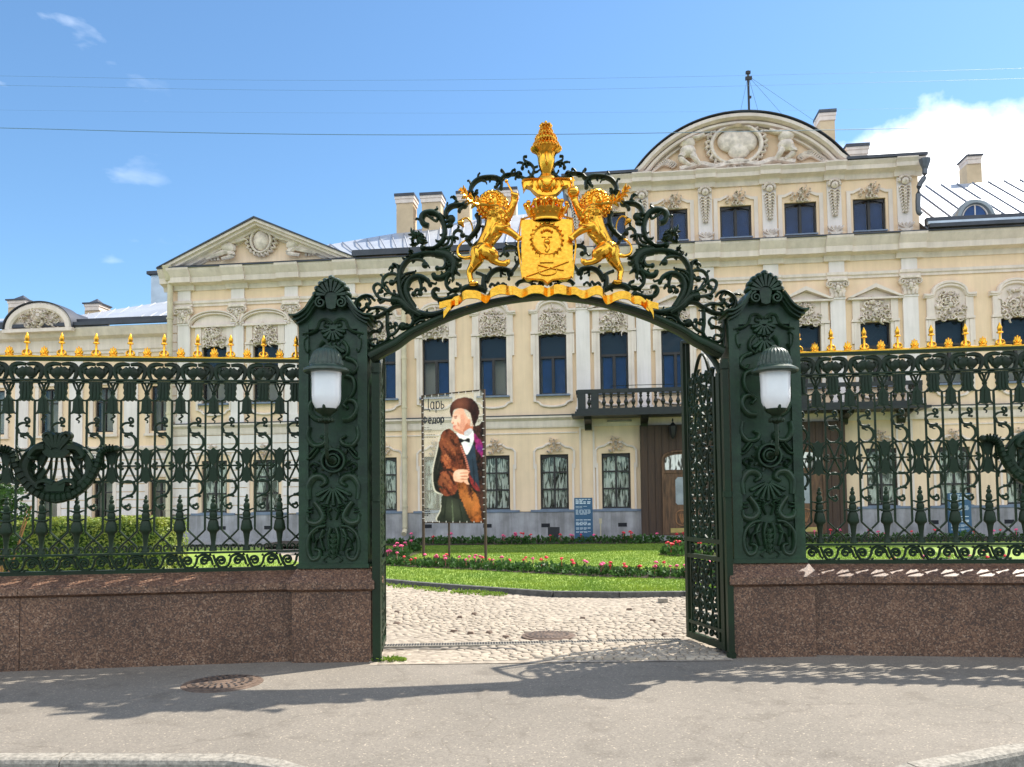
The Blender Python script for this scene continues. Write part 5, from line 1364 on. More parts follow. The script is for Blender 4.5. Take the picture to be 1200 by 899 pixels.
def leaf_lattice(mb, x0, x1, z0, z1, seed, w=.02):
    R = random.Random(seed); cw = (x1-x0)/4; cols = 4; H = z1-z0; rows = max(3, int(H/.135))
    for i in range(rows):
        z = z0+H*(i+.5)/rows
        for j in range(cols):
            x = x0+cw*(j+.5)
            s = 1 if (i+j) % 2 else -1
            mb.stroke(spiral(x, z, .072, .016, R.uniform(-.3, .3)+(pi/2 if i % 2 else -pi/2), s*1.2, 8), [w*1.2, w*1.4], 0, .035, n=2, seg=6, ball=w)
            for q in range(2):
                a = R.uniform(0, 6.28); mb.stroke([(x, z), (x+.07*cos(a), z+.09*sin(a)), (x+.10*cos(a+.7), z+.13*sin(a+.7))], [w*1.8, w*2.2, w*.5], -.01, .03, n=2, seg=6)
    for j in range(cols+1):
        mb.stroke([(x0+cw*j+.02*sin(k*2.1+j), z0+H*k/8) for k in range(9)], w*.8, 0, .03, n=2, seg=6)
def gate_leaf(hx, hy, fx, fy, side, label):
    dx, dy = fx-hx, fy-hy; L_ = sqrt(dx*dx+dy*dy); rz_ = atan2(dy, dx)
    t = thing('gate_leaf', label, 'gate leaf', (hx, hy, 0), rz_, 'leaves of the gate')
    zf = 3.36; zh = 2.86; m = MB(); zb_ = .05
    def zt_(q): return zh+(zf-zh)*sin(q*pi/2)**.8
    m.box(0, .07, -.03, .03, zb_, zh+.02); m.box(L_-.06, L_, -.03, .03, zb_, zf); m.box(.13, .16, -.02, .02, zb_, zh); m.box(L_-.13, L_-.11, -.02, .02, zb_, zf-.04)
    rails = [(.05, .12), (.22, .255), (.94, .985), (1.12, 1.165)]
    for a, b in rails: m.box(.07, L_-.06, -.028, .028, a, b)
    m.stroke([(L_*q, zt_(q)) for q in [k/8 for k in range(9)]], .06, 0, .06, n=3)
    m.stroke([(.12+(L_-.24)*q, 2.1+1.05*sin(pi*q)**.6) for q in [k/12 for k in range(13)]], .022, -.01, .04, n=2)
    m.build('leaf_frame', 'green_iron', t, smooth=30)
    for (z0, z1, sd) in ((.255, .94, 1), (.985, 1.12, 2), (1.165, 2.15, 3), (2.15, 2.95, 4), (.12, .22, 6)):
        m = MB()
        if z1-z0 < .2:
            for k in range(5): m.stroke(spiral(.2+(L_-.36)*k/4, (z0+z1)/2, .045, .01, k*pi, 1.1*(-1)**k, 6), .02, 0, .035, n=2, seg=6)
        else: leaf_lattice(m, .17, L_-.14, z0, z1, sd)
        m.build('lattice_panel', 'green_iron', t)
    # beaded edge seen end-on
    m = MB(); z = .1
    while z < zh: m.blob((-.01, -.035, z), (.012, .012, .02), 5); z += .06
    m.build('bead_edge', 'green_iron', t)
    return t
hl_ = W(443, 600, 8.0)[0]
gate_leaf(W(849, 600, 8.1)[0], 8.1, W(804, 600, 8.95)[0], 8.95, 1, 'open lattice gate leaf swung inward, hinged at the pillar next to the wooden porch view')
gate_leaf(W(443, 600, 8.10)[0], 8.10, W(449, 600, 8.95)[0], 8.95, -1, 'open gate leaf seen edge-on against the pillar near the standing banner')
# hinge posts
for (a, b, lab) in ((436.5, 446.0, 'slender dark green hinge post at the pillar by the banner side of the gateway'), (849.5, 856.5, 'slender dark green hinge post between open gate leaf and pillar')):
    x0, x1 = W(a, 600, 8.0)[0], W(b, 600, 8.0)[0]; m = MB(); m.box(x0, x1, -.03, .05, 0.0, 3.0)
    zz_ = .2
    m.lathe([(.05, 0), (.05, .05)], ((x0+x1)/2, 0, .0), 10); m.lathe([(.05, 0), (.05, .06)], ((x0+x1)/2, 0, 1.6), 10); m.lathe([(.05, 0), (.05, .06)], ((x0+x1)/2, 0, 2.9), 10)
    o = m.build('hinge_post', 'green_iron', loc=(0, 8.0, 0)); tag(o, lab, 'gate post', 'hinge posts')

# ------------------------------------------------------------ fences on granite walls
ZF = lambda py: plane(270, py, -2.2, 8.3, -radians(7))[1]
US = .332
def UX(cx, c0): return (cx-c0)/235*US
def fence(root_loc, yaw, dirn, n_units, s_first, med_k, label):
    t = thing('iron_fence', label, 'fence', root_loc, yaw, 'railings either side of the gate')
    E0 = .0 if dirn > 0 else .0
    xa, xb = (0, dirn*(n_units*US+.1)); x0, x1 = min(xa, xb), max(xa, xb)
    zt = 3.075
    m = MB(); m.box(x0, x1, -.035, .035, ZF(424.5), ZF(421)); m.box(x0, x1, -.028, .028, ZF(447.5), ZF(445.5)); m.box(x0, x1, -.026, .026, ZF(450.0), ZF(448.8))
    m.build('upper_rail', 'green_iron', t, smooth=0)
    m = MB(); m.box(x0, x1, -.03, .03, ZF(648.2), ZF(646)); m.box(x0, x1, -.05, .05, ZF(669.5), ZF(666.3)); m.box(x0, x1, -.04, .04, ZF(666.2), ZF(665)); m.build('lower_rail', 'green_iron', t, smooth=0)
    m = MB(); m.box(x0, x1, -.022, .022, ZF(421)+.002, ZF(421)+.016); o = m.build('gilded_rail', 'gilding', t, smooth=0)
    C1 = lambda pts, c0, oy: [(UX(x, c0), ZF(oy+y/5.995)) for x, y in pts]
    k6 = US/235*1.18
    pr = {}
    # --- S column parts (centre 0)
    m = MB(); zb_ = ZF(420.4)
    m.lathe([(.020, 0), (.026, .02), (.014, .05), (.011, .12), (.011, .135), (.032, .142), (.030, .155), (.018, .16), (.022, .18), (.024, .20), (.014, .225), (.004, .25)], (0, 0, zb_), 10)
    for sx in (-1, 1):
        m.stroke([(0, zb_+.01), (sx*.035, zb_+.03), (sx*.03, zb_+.06), (sx*.012, zb_+.07)], [.03, .016], 0, .03, n=3, seg=6)
        m.stroke([(sx*.02, zb_+.02), (sx*.06, zb_+.012), (US/2*sx, zb_+.006)], [.022, .014, .012], 0, .024, n=3, seg=6)
    pr['gilded_spike'] = (m, 'gilding')
    m = MB()
    for sx in (-1, 1):
        m.stroke(C1([(378+sx*6, 232), (378+sx*48, 228), (378+sx*88, 240), (378+sx*104, 275), (378+sx*98, 312), (378+sx*84, 332)], 378, 390), [20*k6, 28*k6, 34*k6, 26*k6, 16*k6], 0, .04, n=3)
        m.stroke(C1([(378+sx*4, 262), (378+sx*30, 290), (378+sx*60, 285)], 378, 390), [48*k6, 64*k6, 44*k6], -.005, .05, n=4)
        m.stroke(C1([(378+sx*20, 325), (378+sx*50, 300), (378+sx*70, 268)], 378, 390), [30*k6, 34*k6, 16*k6], 0, .045, n=3)
        m.stroke(C1([(378+sx*60, 255), (378+sx*78, 270), (378+sx*70, 300)], 378, 390), [22*k6, 26*k6, 10*k6], -.01, .04, n=3)
    m.blob((0, -.01, ZF(390+270/5.995)), (12*k6, .02, 24*k6), 8)
    pr['frieze_ornament'] = (m, 'green_iron')
    m = MB()
    for sx in (-1, 1):
        P = C1([(378+sx*70+48*cos(a), 413+68*sin(a)) for a in [2*pi*q/14 for q in range(14)]], 378, 390); m.stroke(P, 11*k6, 0, .028, n=2, closed=True, seg=6)
    pr['oval_loop'] = (m, 'green_iron')
    m = MB()
    pg = [(-48, 350), (-40, 372), (-44, 392), (-36, 410), (-42, 428), (-34, 446), (-42, 466), (-44, 484), (-30, 476), (-16, 486), (0, 478), (16, 486), (30, 476), (44, 484), (42, 466), (34, 446), (42, 428), (36, 410), (44, 392), (40, 372), (48, 350)]
    m.prism(C1([(378+x, y) for x, y in pg], 378, 390), -.022, .014)
    for x in (-24, 0, 24): m.stroke(C1([(378+x*.7, 356), (378+x, 420), (378+x, 470)], 378, 390), [14*k6, 18*k6, 12*k6], -.022, .022, n=2, seg=6)
    pr['lambrequin'] = (m, 'green_iron')
    m = MB()
    m.stroke(C1([(185, 628), (170, 612), (180, 598), (196, 606), (194, 632), (150, 634), (120, 652), (117, 680), (140, 704), (188, 706)], 175, 390), [10*k6, 13*k6, 15*k6, 12*k6], 0, .03, ball=11*k6, ball0=10*k6, n=4)
    m.stroke(C1([(150, 720), (185, 716), (216, 744), (218, 786), (186, 818), (140, 814), (116, 786)], 175, 390), [16*k6, 18*k6, 16*k6, 8*k6], 0, .03, ball0=12*k6, n=4)
    m.stroke(C1([(185, 640), (176, 655), (196, 655)], 175, 390), 10*k6, 0, .025, n=2, ball=9*k6); m.stroke(C1([(118, 660), (132, 690), (120, 700)], 175, 390), 9*k6, 0, .025, n=2)
    m.stroke(C1([(150, 720), (165, 735), (178, 738)], 175, 390), [10*k6, 6*k6], 0, .025, n=2)
    pr['upper_scroll'] = (m, 'green_iron')
    m = MB()
    P = C1([(378+92*abs(cos(a))**.75*(1 if cos(a) > 0 else -1), 93-20+113*abs(sin(a))**.85*(1 if sin(a) > 0 else -1)+20) for a in [2*pi*q/20 for q in range(20)]], 378, 530)
    m.stroke(P, 14*k6, 0, .032, n=2, closed=True, seg=8)
    for sx in (-1, 1):
        m.stroke(C1([(378-sx*44, -14), (378-sx*24, 30), (378, 93), (378+sx*26, 150), (378+sx*50, 198)], 378, 530), 12*k6, 0, .026, n=3, seg=6)
        m.stroke(C1([(378, 93), (378+sx*40, 93), (378+sx*80, 93)], 378, 530), [10*k6, 12*k6, 8*k6], 0, .026, n=2, seg=6)
        for q, (ax, ay) in enumerate(((50, 74), (50, 112), (70, 93), (62, 82), (62, 104))): c = C1([(378+sx*ax, ay)], 378, 530)[0]; m.blob((c[0], 0, c[1]), (13*k6, .018, 11*k6), 6)
    m.blob((0, -.01, C1([(378, 93)], 378, 530)[0][1]), (14*k6, .022, 14*k6), 8)
    pr['cross_oval'] = (m, 'green_iron')
    m = MB()
    m.stroke(C1([(562, 240), (566, 212), (600, 196), (640, 210), (652, 250), (636, 286), (600, 300)], 610, 530), [8*k6, 15*k6, 17*k6, 12*k6], 0, .03, n=4, ball=9*k6)
    m.stroke(C1([(632, 306), (595, 306), (562, 322), (556, 352), (580, 380), (606, 396), (622, 380), (612, 362)], 610, 530), [10*k6, 14*k6, 14*k6, 10*k6], 0, .03, ball=11*k6, ball0=9*k6, n=4)
    m.stroke(C1([(590, 382), (585, 365), (600, 368)], 610, 530), 9*k6, 0, .025, n=2, ball=8*k6)
    pr['lower_scroll'] = (m, 'green_iron')
    m = MB()
    for sx in (-1, 1):
        m.stroke(C1([(378-sx*60, 540), (378-sx*46, 556), (378, 600), (378+sx*44, 640), (378+sx*60, 662), (378+sx*62, 690)], 378, 530), 12*k6, 0, .026, n=3, seg=6)
        m.stroke(C1([(378+sx*16, 690), (378+sx*8, 660), (378+sx*28, 646), (378+sx*40, 664), (378+sx*28, 674)], 378, 530), [12*k6, 9*k6], 0, .026, n=3, seg=6)
        m.stroke(C1([(378+sx*96, 690), (378+sx*100, 660), (378+sx*82, 652), (378+sx*74, 668)], 378, 530), [12*k6, 9*k6], 0, .026, n=3, seg=6)
    m.blob((0, -.01, C1([(378, 600)], 378, 530)[0][1]), (11*k6, .02, 11*k6), 8)
    pr['cross_brace'] = (m, 'green_iron')
    m = MB()
    for c_, sx, ph in ((-60, 1, 0), (58, -1, 0)):
        sp = spiral(c_, 0, 34, 7, pi*1.0 if sx > 0 else 0, -sx*1.35, 10)
        P = [(378+x, 762-z) for x, z in sp]; m.stroke(C1(P, 378, 530), [17*k6, 15*k6, 11*k6], 0, .035, n=3, ball=10*k6)
    m.stroke(C1([(378-117, 718), (378-108, 745), (378-94, 775), (378-70, 806), (378-20, 800), (378, 770), (378+10, 735), (378+50, 716), (378+95, 735), (378+117, 790)], 378, 530), [13*k6, 17*k6, 13*k6, 17*k6, 13*k6], 0, .035, n=4)
    for x, z in ((-105, 800), (0, 720), (100, 712), (10, 808)): m.stroke(C1([(378+x-8, z), (378+x+6, z-2*(1 if z > 760 else -1)*6)], 378, 530), [18*k6, 6*k6], 0, .03, n=2, seg=6)
    pr['wave_scroll'] = (m, 'green_iron')
    # --- P column parts (centre +US/2 from S)
    m = MB()
    for q in range(7):
        a = pi*(.04+.92*q/6); L_ = .045+.022*sin(a); m.stroke([(0, zb_+.018), (.6*L_*cos(a), zb_+.02+.7*L_*sin(a)), (L_*.72*cos(a), zb_+.02+1.35*L_*sin(a))], [.016, .026, .010], 0, .022, n=3, seg=6)
    m.blob((0, 0, zb_+.02), (.022, .016, .02), 8); m.blob((0, -.004, zb_+.045), (.010, .016, .03), 6)
    pr['gilded_palmette'] = (m, 'gilding')
    m = MB()
    P = C1([(497+11*cos(a), 430+11*sin(a)) for a in [2*pi*q/8 for q in range(8)]], 497, 390); m.stroke(P, 9*k6, 0, .035, n=2, closed=True, seg=6)
    for sx in (-1, 1):
        m.stroke(C1([(497+sx*38, 350), (497+sx*26, 385), (497+sx*10, 418)], 497, 390), [13*k6, 9*k6], 0, .026, n=3, seg=6)
        m.stroke(C1([(497+sx*8, 545), (497+sx*34, 562), (497+sx*60, 572)], 497, 390), [16*k6, 9*k6], 0, .026, n=3, seg=6)
    m.prism(C1([(497+x, y) for x, y in ((-9, 440), (9, 440), (12, 458), (28, 474), (32, 500), (34, 545), (44, 566), (20, 570), (0, 574), (-20, 570), (-44, 566), (-34, 545), (-32, 500), (-28, 474), (-12, 458))], 497, 390), -.02, .014)
    m.stroke(C1([(497, 470), (497, 560)], 497, 390), [12*k6, 22*k6], -.02, .02, n=2, seg=6)
    m.stroke(C1([(500, 578), (513, 588), (498, 600), (486, 610), (504, 620), (500, 636)], 497, 390), [12*k6, 11*k6, 6*k6], 0, .025, n=3, seg=6)
    pr['bell_pendant'] = (m, 'green_iron')
    m = MB()
    pg = [(-52, -24), (-20, -16), (0, -34), (20, -16), (52, -24), (38, -4), (30, 18), (24, 48), (20, 70), (13, 78), (6, 93), (13, 108), (20, 116), (24, 138), (30, 170), (38, 192), (52, 210), (18, 200), (0, 216), (-18, 200), (-52, 210), (-38, 192), (-30, 170), (-24, 138), (-20, 116), (-13, 108), (-6, 93), (-13, 78), (-20, 70), (-24, 48), (-30, 18), (-38, -4)]
    m.prism(C1([(497+x, y) for x, y in pg], 497, 530), -.018, .014)
    pr['waist_block'] = (m, 'green_iron')
    m = MB(); bz = lambda y: ZF(530+y/5.995)
    pf = [(692, 22), (676, 20), (660, 13), (620, 15), (575, 20), (560, 24), (548, 32), (536, 34), (510, 30), (485, 27), (470, 20), (466, 32), (458, 31), (454, 20), (440, 22), (425, 21), (412, 15), (408, 27), (400, 26), (396, 15), (380, 18), (365, 17), (350, 9), (342, 14), (330, 13), (322, 7), (312, 10), (302, 4)]
    m.lathe([(r*US/235*(1.3 if y < 560 else 1.15), bz(y)) for y, r in pf], (0, 0, 0), 12, sy=.7)
    for sx in (-1, 1):
        m.stroke(C1([(497+sx*20, 408), (497+sx*44, 398), (497+sx*58, 402)], 497, 530), [12*k6, 8*k6], 0, .024, n=3, seg=6, ball=6*k6); m.stroke(C1([(497+sx*28, 466), (497+sx*48, 456), (497+sx*58, 464)], 497, 530), [12*k6, 8*k6], 0, .024, n=3, seg=6, ball=6*k6)
    m.stroke(C1([(497, 312), (504, 302), (494, 298)], 497, 530), 8*k6, 0, .02, n=2, seg=6)
    pr['baluster'] = (m, 'green_iron')
    m = MB(); x = 0
    m.box(-.0085, .0085, -.0085, .0085, ZF(390+478/5.995), ZF(390+350/5.995)) if False else None
    m.box(-.009, .009, -.009, .009, bz(546), ZF(390+476/5.995)); pr['bar'] = (m, 'green_iron')
    first = {}
    def put(nm, x):
        if nm in first: return dup(first[nm], t, (x, 0, 0))
        mm, mt = pr[nm]; first[nm] = mm.build(nm, mt, t, loc=(x, 0, 0)); return first[nm]
    for k in range(n_units):
        x = s_first+dirn*k*US
        near = med_k is not None and abs(k-med_k) <= 1
        for nm in ('gilded_spike', 'frieze_ornament', 'oval_loop', 'lambrequin', 'cross_brace', 'wave_scroll'): put(nm, x)
        if not (med_k is not None and k == med_k): put('cross_oval', x); put('upper_scroll', x); put('lower_scroll', x)
        elif med_k is not None: put('upper_scroll', x).location.z = .0
        xp = x+dirn*US/2
        for nm in ('gilded_palmette', 'bell_pendant', 'waist_block', 'baluster'): put(nm, xp)
        put('bar', x-US/4); put('bar', x+US/4)
    if med_k is not None:
        xm = s_first+dirn*med_k*US; k3 = US/121.
        def MM(pts): return [(xm+(x-215)*k3, ZF(545+(y-495)/3.)) for x, y in pts]
        m = MB()
        m.stroke(MM([(215+112*cos(a), 503+80*sin(a)) for a in [2*pi*q/20 for q in range(20)]]), 34*k3, -.03, .11, n=2, closed=True, seg=10)
        m.stroke(MM([(215+128*cos(a), 505+96*sin(a)) for a in [2*pi*q/20 for q in range(20)]]), 12*k3, -.05, .09, n=2, closed=True, seg=6)
        me_ = m.build('medallion', 'green_iron', t)
        m = MB()
        g = MM([(12, 438), (40, 436), (64, 452), (78, 500), (110, 555), (160, 592), (215, 602), (270, 592), (320, 555), (352, 500), (366, 452), (390, 436), (418, 438)])
        m.stroke(g, [18*k3, 26*k3, 34*k3, 26*k3, 18*k3], -.06, .09, n=4, ball=14*k3, ball0=14*k3)
        gg = cr_pts([(a, 0, b) for a, b in g], 6)
        for i in range(2, len(gg)-2, 2):
            tt = gg[i+1]-gg[i-1]; tt.normalize(); nn = Vector((tt.z, 0, -tt.x)); a, b = gg[i]-nn*14*k3, gg[i]+nn*14*k3; m.stroke([(a.x, a.z), (b.x, b.z)], .010, -.10, .04, n=1, seg=6)
        m.build('garland', 'green_iron', me_)
        m = MB()
        for q in range(7):
            a = pi*(.1+.8*q/6); m.stroke(MM([(215+14*cos(a), 440-6*sin(a)), (215+34*cos(a), 420-20*sin(a)), (215+46*cos(a), 408-18*sin(a))]), [14*k3, 22*k3, 18*k3], -.07, .1, n=3)
        for sx in (-1, 1):
            m.stroke(MM([(215+sx*8, 400), (215+sx*30, 384), (215+sx*46, 392), (215+sx*40, 404)]), [18*k3, 14*k3], -.06, .09, n=3, ball=8*k3)
            m.stroke(MM([(215+sx*40, 432), (215+sx*72, 436), (215+sx*92, 462), (215+sx*78, 470)]), [30*k3, 26*k3, 12*k3], -.07, .1, n=3, ball=9*k3)
            m.stroke(MM([(215+sx*10, 556), (215+sx*36, 546), (215+sx*60, 552), (215+sx*64, 568), (215+sx*50, 570)]), [22*k3, 18*k3, 12*k3], -.07, .1, n=3, ball=9*k3)
        m.prism(MM([(180, 410), (250, 410), (262, 450), (240, 468), (190, 468), (168, 450)]), -.1, -.02); m.prism(MM([(180, 552), (250, 552), (245, 582), (185, 582)]), -.11, -.02)
        m.stroke(MM([(160, 600), (215, 612), (270, 600)]), [20*k3, 26*k3, 20*k3], -.06, .08, n=3)
        m.build('crest', 'green_iron', me_)
        m = MB()
        for q in range(6):
            f = (q-2.5)/2.5; m.stroke(MM([(215+f*40, 462), (215+f*62, 505), (215+f*104, 548)]), [.016, .020], -.02, .05, n=3, seg=6)
        m.build('rib', 'green_iron', me_)
    return t
LO = (-2.2, 8.3, 0); RO = (3.0, 8.3, 0)
# left: local +x points to the right along the railings, so units run towards -x
FL = fence(LO, radians(7), -1, 13, -.06, 7, 'dark green ornamental railings with gilded spikes, standing in front of the clipped hedge')
FR = fence(RO, -radians(7), 1, 13, .03, 7, 'dark green railings with gilded spikes, standing in front of the porch and second blue board')

def gwall(loc, rz_, dirn, label):
    t = thing('granite_wall', label, 'granite wall', loc, rz_, 'granite walls under the railings')
    L_ = 5.2; a, b = (0, dirn*L_); x0, x1 = min(a, b), max(a, b)
    for i in range(2):
        xa, xb = x0+(x1-x0)*i/2, x0+(x1-x0)*(i+1)/2-.006
        m = MB(); m.box(xa, xb, -.22, .30, -.05, .70); m.build('block', 'red_granite', t, smooth=0)
        m = MB(); m.mould(xa, xb, [(-.32, .70), (.22, .70), (.275, .73), (.275, .795), (.05, .905), (-.32, .905)]); m.build('coping', 'red_granite', t, smooth=0)
    return t
gwall((-2.24, 8.3, 0), radians(7), -1, 'red speckled granite wall beneath the railings on the hedge side')
gwall((3.06, 8.3, 0), -radians(7), 1, 'red speckled granite wall beneath the railings on the balcony side')
# ------------------------------------------------------------ ground
def sheet(name, poly, z, m, kind='structure', thick=None):
    b = MB()
    if thick: b.hprism(poly, z-thick, z)
    else: b.add([(x, y, z) for x, y in poly], [tuple(range(len(poly)))])
    o = b.build(name, m, smooth=0); o['kind'] = kind; return o
sheet('ground', [(-900, -900), (900, -900), (900, 900), (-900, 900)], -.16, 'road_asphalt')
sheet('road', [(-60, -14), (60, -14), (60, 5.4), (-60, 5.4)], -.13, 'road_asphalt')
# sidewalk slab with the dropped entrance: gentle ramp toward the road between the kerbs
b = MB(); xs = [-30, -20, -12]+[-8+16*i/100 for i in range(101)]+[12, 20, 30]; nx = len(xs)-1; ys = [4.55, 4.75, 4.95, 5.15, 5.6, 6.5, 8.42]
KL = [(-9.2, 5.19, 0), (-6.4, 5.18, 0), (*G(-80, 885), 0), (*G(82, 884.5), 0), (*G(277, 885.5), 0), (*G(330, 890), -.01), (-.95, 4.74, -.06), (-.4, 4.62, -.09)]
KR = [(1.5, 4.6, -.09), (1.95, 4.66, -.07), (*G(1062, 896), 0), (*G(1183, 874), 0), (4.6, 5.22, 0), (7.2, 5.25, 0)]
_kx = [p[0] for p in KL+KR]; _ky = [p[1] for p in KL+KR]
def kfront(x): return float(np.interp(x, _kx, _ky))-.02
def ramp(x, y):
    a = 1/(1+math.exp((x+1.35)*9)); c = 1/(1+math.exp(-(x-2.15)*9)); k = 1-a-c
    k = max(0, min(1, k)); 
    return -.10*k*max(0, min(1, (5.9-y)/1.3))
b.add([(x, max(y, kfront(x)), ramp(x, max(y, kfront(x)))) for y in ys for x in xs], [(j*(nx+1)+i, j*(nx+1)+i+1, (j+1)*(nx+1)+i+1, (j+1)*(nx+1)+i) for j in range(len(ys)-1) for i in range(nx)])
sw = b.build('sidewalk', 'sidewalk_asphalt', smooth=60); struct(sw)
# kerb stones
def kerb(pts, name='kerb_stone'):
    """pts: back-top edge positions (x,y) of consecutive stones; top 0.16 m wide"""
    for i in range(len(pts)-1):
        (x0, y0, z0), (x1, y1, z1) = pts[i], pts[i+1]; g = .006
        dx, dy = x1-x0, y1-y0; L_ = sqrt(dx*dx+dy*dy); ux, uy = dx/L_, dy/L_; nx_, ny_ = uy, -ux
        if ny_ > 0: nx_, ny_ = -nx_, -ny_
        b = MB(); vs = []
        for (x, y, z) in ((x0+ux*g, y0+uy*g, z0), (x1-ux*g, y1-uy*g, z1)):
            for o_, zz_ in ((0, z-.3), (0, z+.012), (.085, z+.010), (.105, z+.0), (.115, z-.02), (.12, z-.3)): vs.append((x+nx_*o_, y+ny_*o_, zz_))
        b.add(vs, [(0, 1, 2, 3, 4, 5), (11, 10, 9, 8, 7, 6)]+[(k, k+6, (k+1) % 6+6, (k+1) % 6) for k in range(6)])
        o = b.build(name, 'kerb_granite', smooth=0); struct(o)
def KP(px, py, z=0.): x, y = G(px, py, z); return (x, y, z)
kerb(KL); kerb(KR)

# courtyard: dirt bed and individually domed cobbles
sheet('courtyard', [(-1.42, 7.84), (2.15, 7.84), (2.15, 8.6), (60, 8.6), (60, 32), (-60, 32), (-60, 8.6), (-1.42, 8.6)], .006, 'court_bed_mat' if 'court_bed_mat' in M else 'soil')
mat('gravel_pale', (.40, .34, .27), .9, 0, .25, 8, .8, 40, col2=(.22, .18, .14), detail=10)
bpy.data.objects['courtyard'].data.materials[0] = M['gravel_pale']
curb = [(-6.0, 34.0), (-5.3, 27), (-4.4, 22.5), (-3.45, 18.4), (-2.52, 15.54), (-1.7, 14.78), (-.94, 14.21), (-.1, 13.6), (.67, 13.08), (1.7, 12.88), (2.72, 12.84), (5, 13.1), (9, 14.2), (14, 16.5), (20, 20)]
def left_curb(y):
    for i in range(len(curb)-1):
        (x0, y0), (x1, y1) = curb[i], curb[i+1]
        if y1 <= y <= y0: return x0+(x1-x0)*(y0-y)/(y0-y1+1e-9)
    return None
def in_lawn(x, y):
    c = False; P = curb+[(30, 20), (30, 34)]
    for i in range(len(P)):
        (x0, y0), (x1, y1) = P[i], P[i-1]
        if (y0 > y) != (y1 > y) and x < (x1-x0)*(y-y0)/(y1-y0)+x0: c = not c
    return c
R = random.Random(21); vs = []; fs = []; tint = []
y = 7.84; row = 0
while y < 17.6:
    rh = R.uniform(.070, .095)*(1 if y < 13 else 1.3)
    x = -4.6+R.uniform(0, .1)
    while x < 4.6:
        w = R.uniform(.075, .135)*(1 if y < 13 else 1.4)
        cx, cy = x+w/2, y+rh/2+.10*sin(x*.55+1.0)+.04*sin(x*1.9+y)
        x += w
        if cy < 7.86 or in_lawn(cx, cy-.1) or ((cx < -1.42 or cx > 2.12) and cy < 8.65): continue
        if (cx-.40)**2+(cy-9.29)**2 < .36**2: continue
        if R.random() < .012: continue
        h = R.uniform(.008, .019)+.004*sin(cx*2.3)*sin(cy*1.7); a0 = R.uniform(0, .5); o = len(vs); tv = R.random()
        if R.random() < .014 and 9.2 < cy < 11.5: tv = .02; h += .02
        elif tv < .12: tv = .14
        n = 7; tx, ty = R.uniform(-.07, .07), R.uniform(-.07, .07); jit = [R.uniform(.86, 1.06) for _ in range(n)]
        for (sc, hh_) in ((.52, -.01), (.49, h*.45), (.36, h*.92)):
            for k in range(n):
                a = a0+2*pi*k/n; ca, sa = cos(a), sin(a)
                px_, py_ = w*sc*math.copysign(abs(ca)**.7, ca)*jit[k], rh*sc*math.copysign(abs(sa)**.7, sa)*jit[k]
                vs.append((cx+px_, cy+py_, .006+hh_+.012*sin(cx*1.3+.4)*sin(cy*.9)+(px_*tx+py_*ty if hh_ > 0 else 0))); tint.append(tv)
        vs.append((cx, cy, .006+h+.012*sin(cx*1.3+.4)*sin(cy*.9))); tint.append(tv)
        for r_ in range(2):
            for k in range(n): fs.append((o+r_*n+k, o+r_*n+(k+1) % n, o+(r_+1)*n+(k+1) % n, o+(r_+1)*n+k))
        for k in range(n): fs.append((o+2*n+k, o+2*n+(k+1) % n, o+3*n))
    y += rh
me = bpy.data.meshes.new('cobblestones'); me.from_pydata(vs, [], fs); me.materials.append(M['cobble'])
at = me.attributes.new('tint', 'FLOAT', 'POINT'); at.data.foreach_set('value', tint); me.shade_smooth(); me.set_sharp_from_angle(angle=radians(50))
o = bpy.data.objects.new('cobblestone_paving', me); COL.objects.link(o); struct(o)
# court kerb
P = curb[2:]
for i in range(len(P)-1):
    b = MB(); (x0, y0), (x1, y1) = P[i], P[i+1]; dx, dy = x1-x0, y1-y0; L_ = sqrt(dx*dx+dy*dy); n_ = (dy/L_, -dx/L_)
    if n_[1] > 0 and i > 3: n_ = (-n_[0], -n_[1])
    if i <= 3: n_ = (-abs(n_[0]), -abs(n_[1]))
    h = .105; g = .004
    b.add([(x0-n_[0]*.0, y0-n_[1]*.0, h), (x1, y1, h), (x1+n_[0]*.09, y1+n_[1]*.09, h-.006), (x0+n_[0]*.09, y0+n_[1]*.09, h-.006), (x0+n_[0]*.10, y0+n_[1]*.10, 0), (x1+n_[0]*.10, y1+n_[1]*.10, 0), (x0, y0, 0), (x1, y1, 0)],
          [(0, 1, 2, 3), (3, 2, 5, 4), (0, 3, 4, 6), (1, 7, 5, 2), (0, 6, 7, 1)])
    o = b.build('lawn_kerb', 'court_kerb', smooth=0); struct(o)
# lawns (gently domed grid)
def lawn_z(x, y): return .10
def lawn(name, poly):
    o = sheet(name, poly, .10, 'lawn_grass'); return o
lawn('lawn', curb[1:]+[(22, 27.2), (-5.3, 27.3)])
lawn('side_lawn', [(-22, 10.6), (-7.0, 10.6), (-5.2, 13.0), (-5.15, 19.5), (-8.5, 27.0), (-22, 29)])
# grass blades as one mass on the parts nearest the camera
def blades(name, region, n, hmin, hmax, seed, w=.012):
    R = random.Random(seed); vs = []; fs = []; (x0, x1, y0, y1), test = region; k = 0
    while k < n:
        x = R.uniform(x0, x1); y = y0+(y1-y0)*R.random()**1.5
        if not test(x, y): continue
        k += 1; h = R.uniform(hmin, hmax); a = R.uniform(0, pi); ww = w*R.uniform(.7, 1.4); lx, ly = R.uniform(-.6, .6)*h, R.uniform(-.6, .6)*h; o = len(vs)
        vs += [(x-ww*cos(a), y-ww*sin(a), .095), (x+ww*cos(a), y+ww*sin(a), .095), (x+lx, y+ly, .10+h)]; fs.append((o, o+1, o+2))
    me = bpy.data.meshes.new(name); me.from_pydata(vs, [], fs); me.materials.append(M['blade_grass']); o = bpy.data.objects.new(name, me); COL.objects.link(o); o['kind'] = 'stuff'; return o
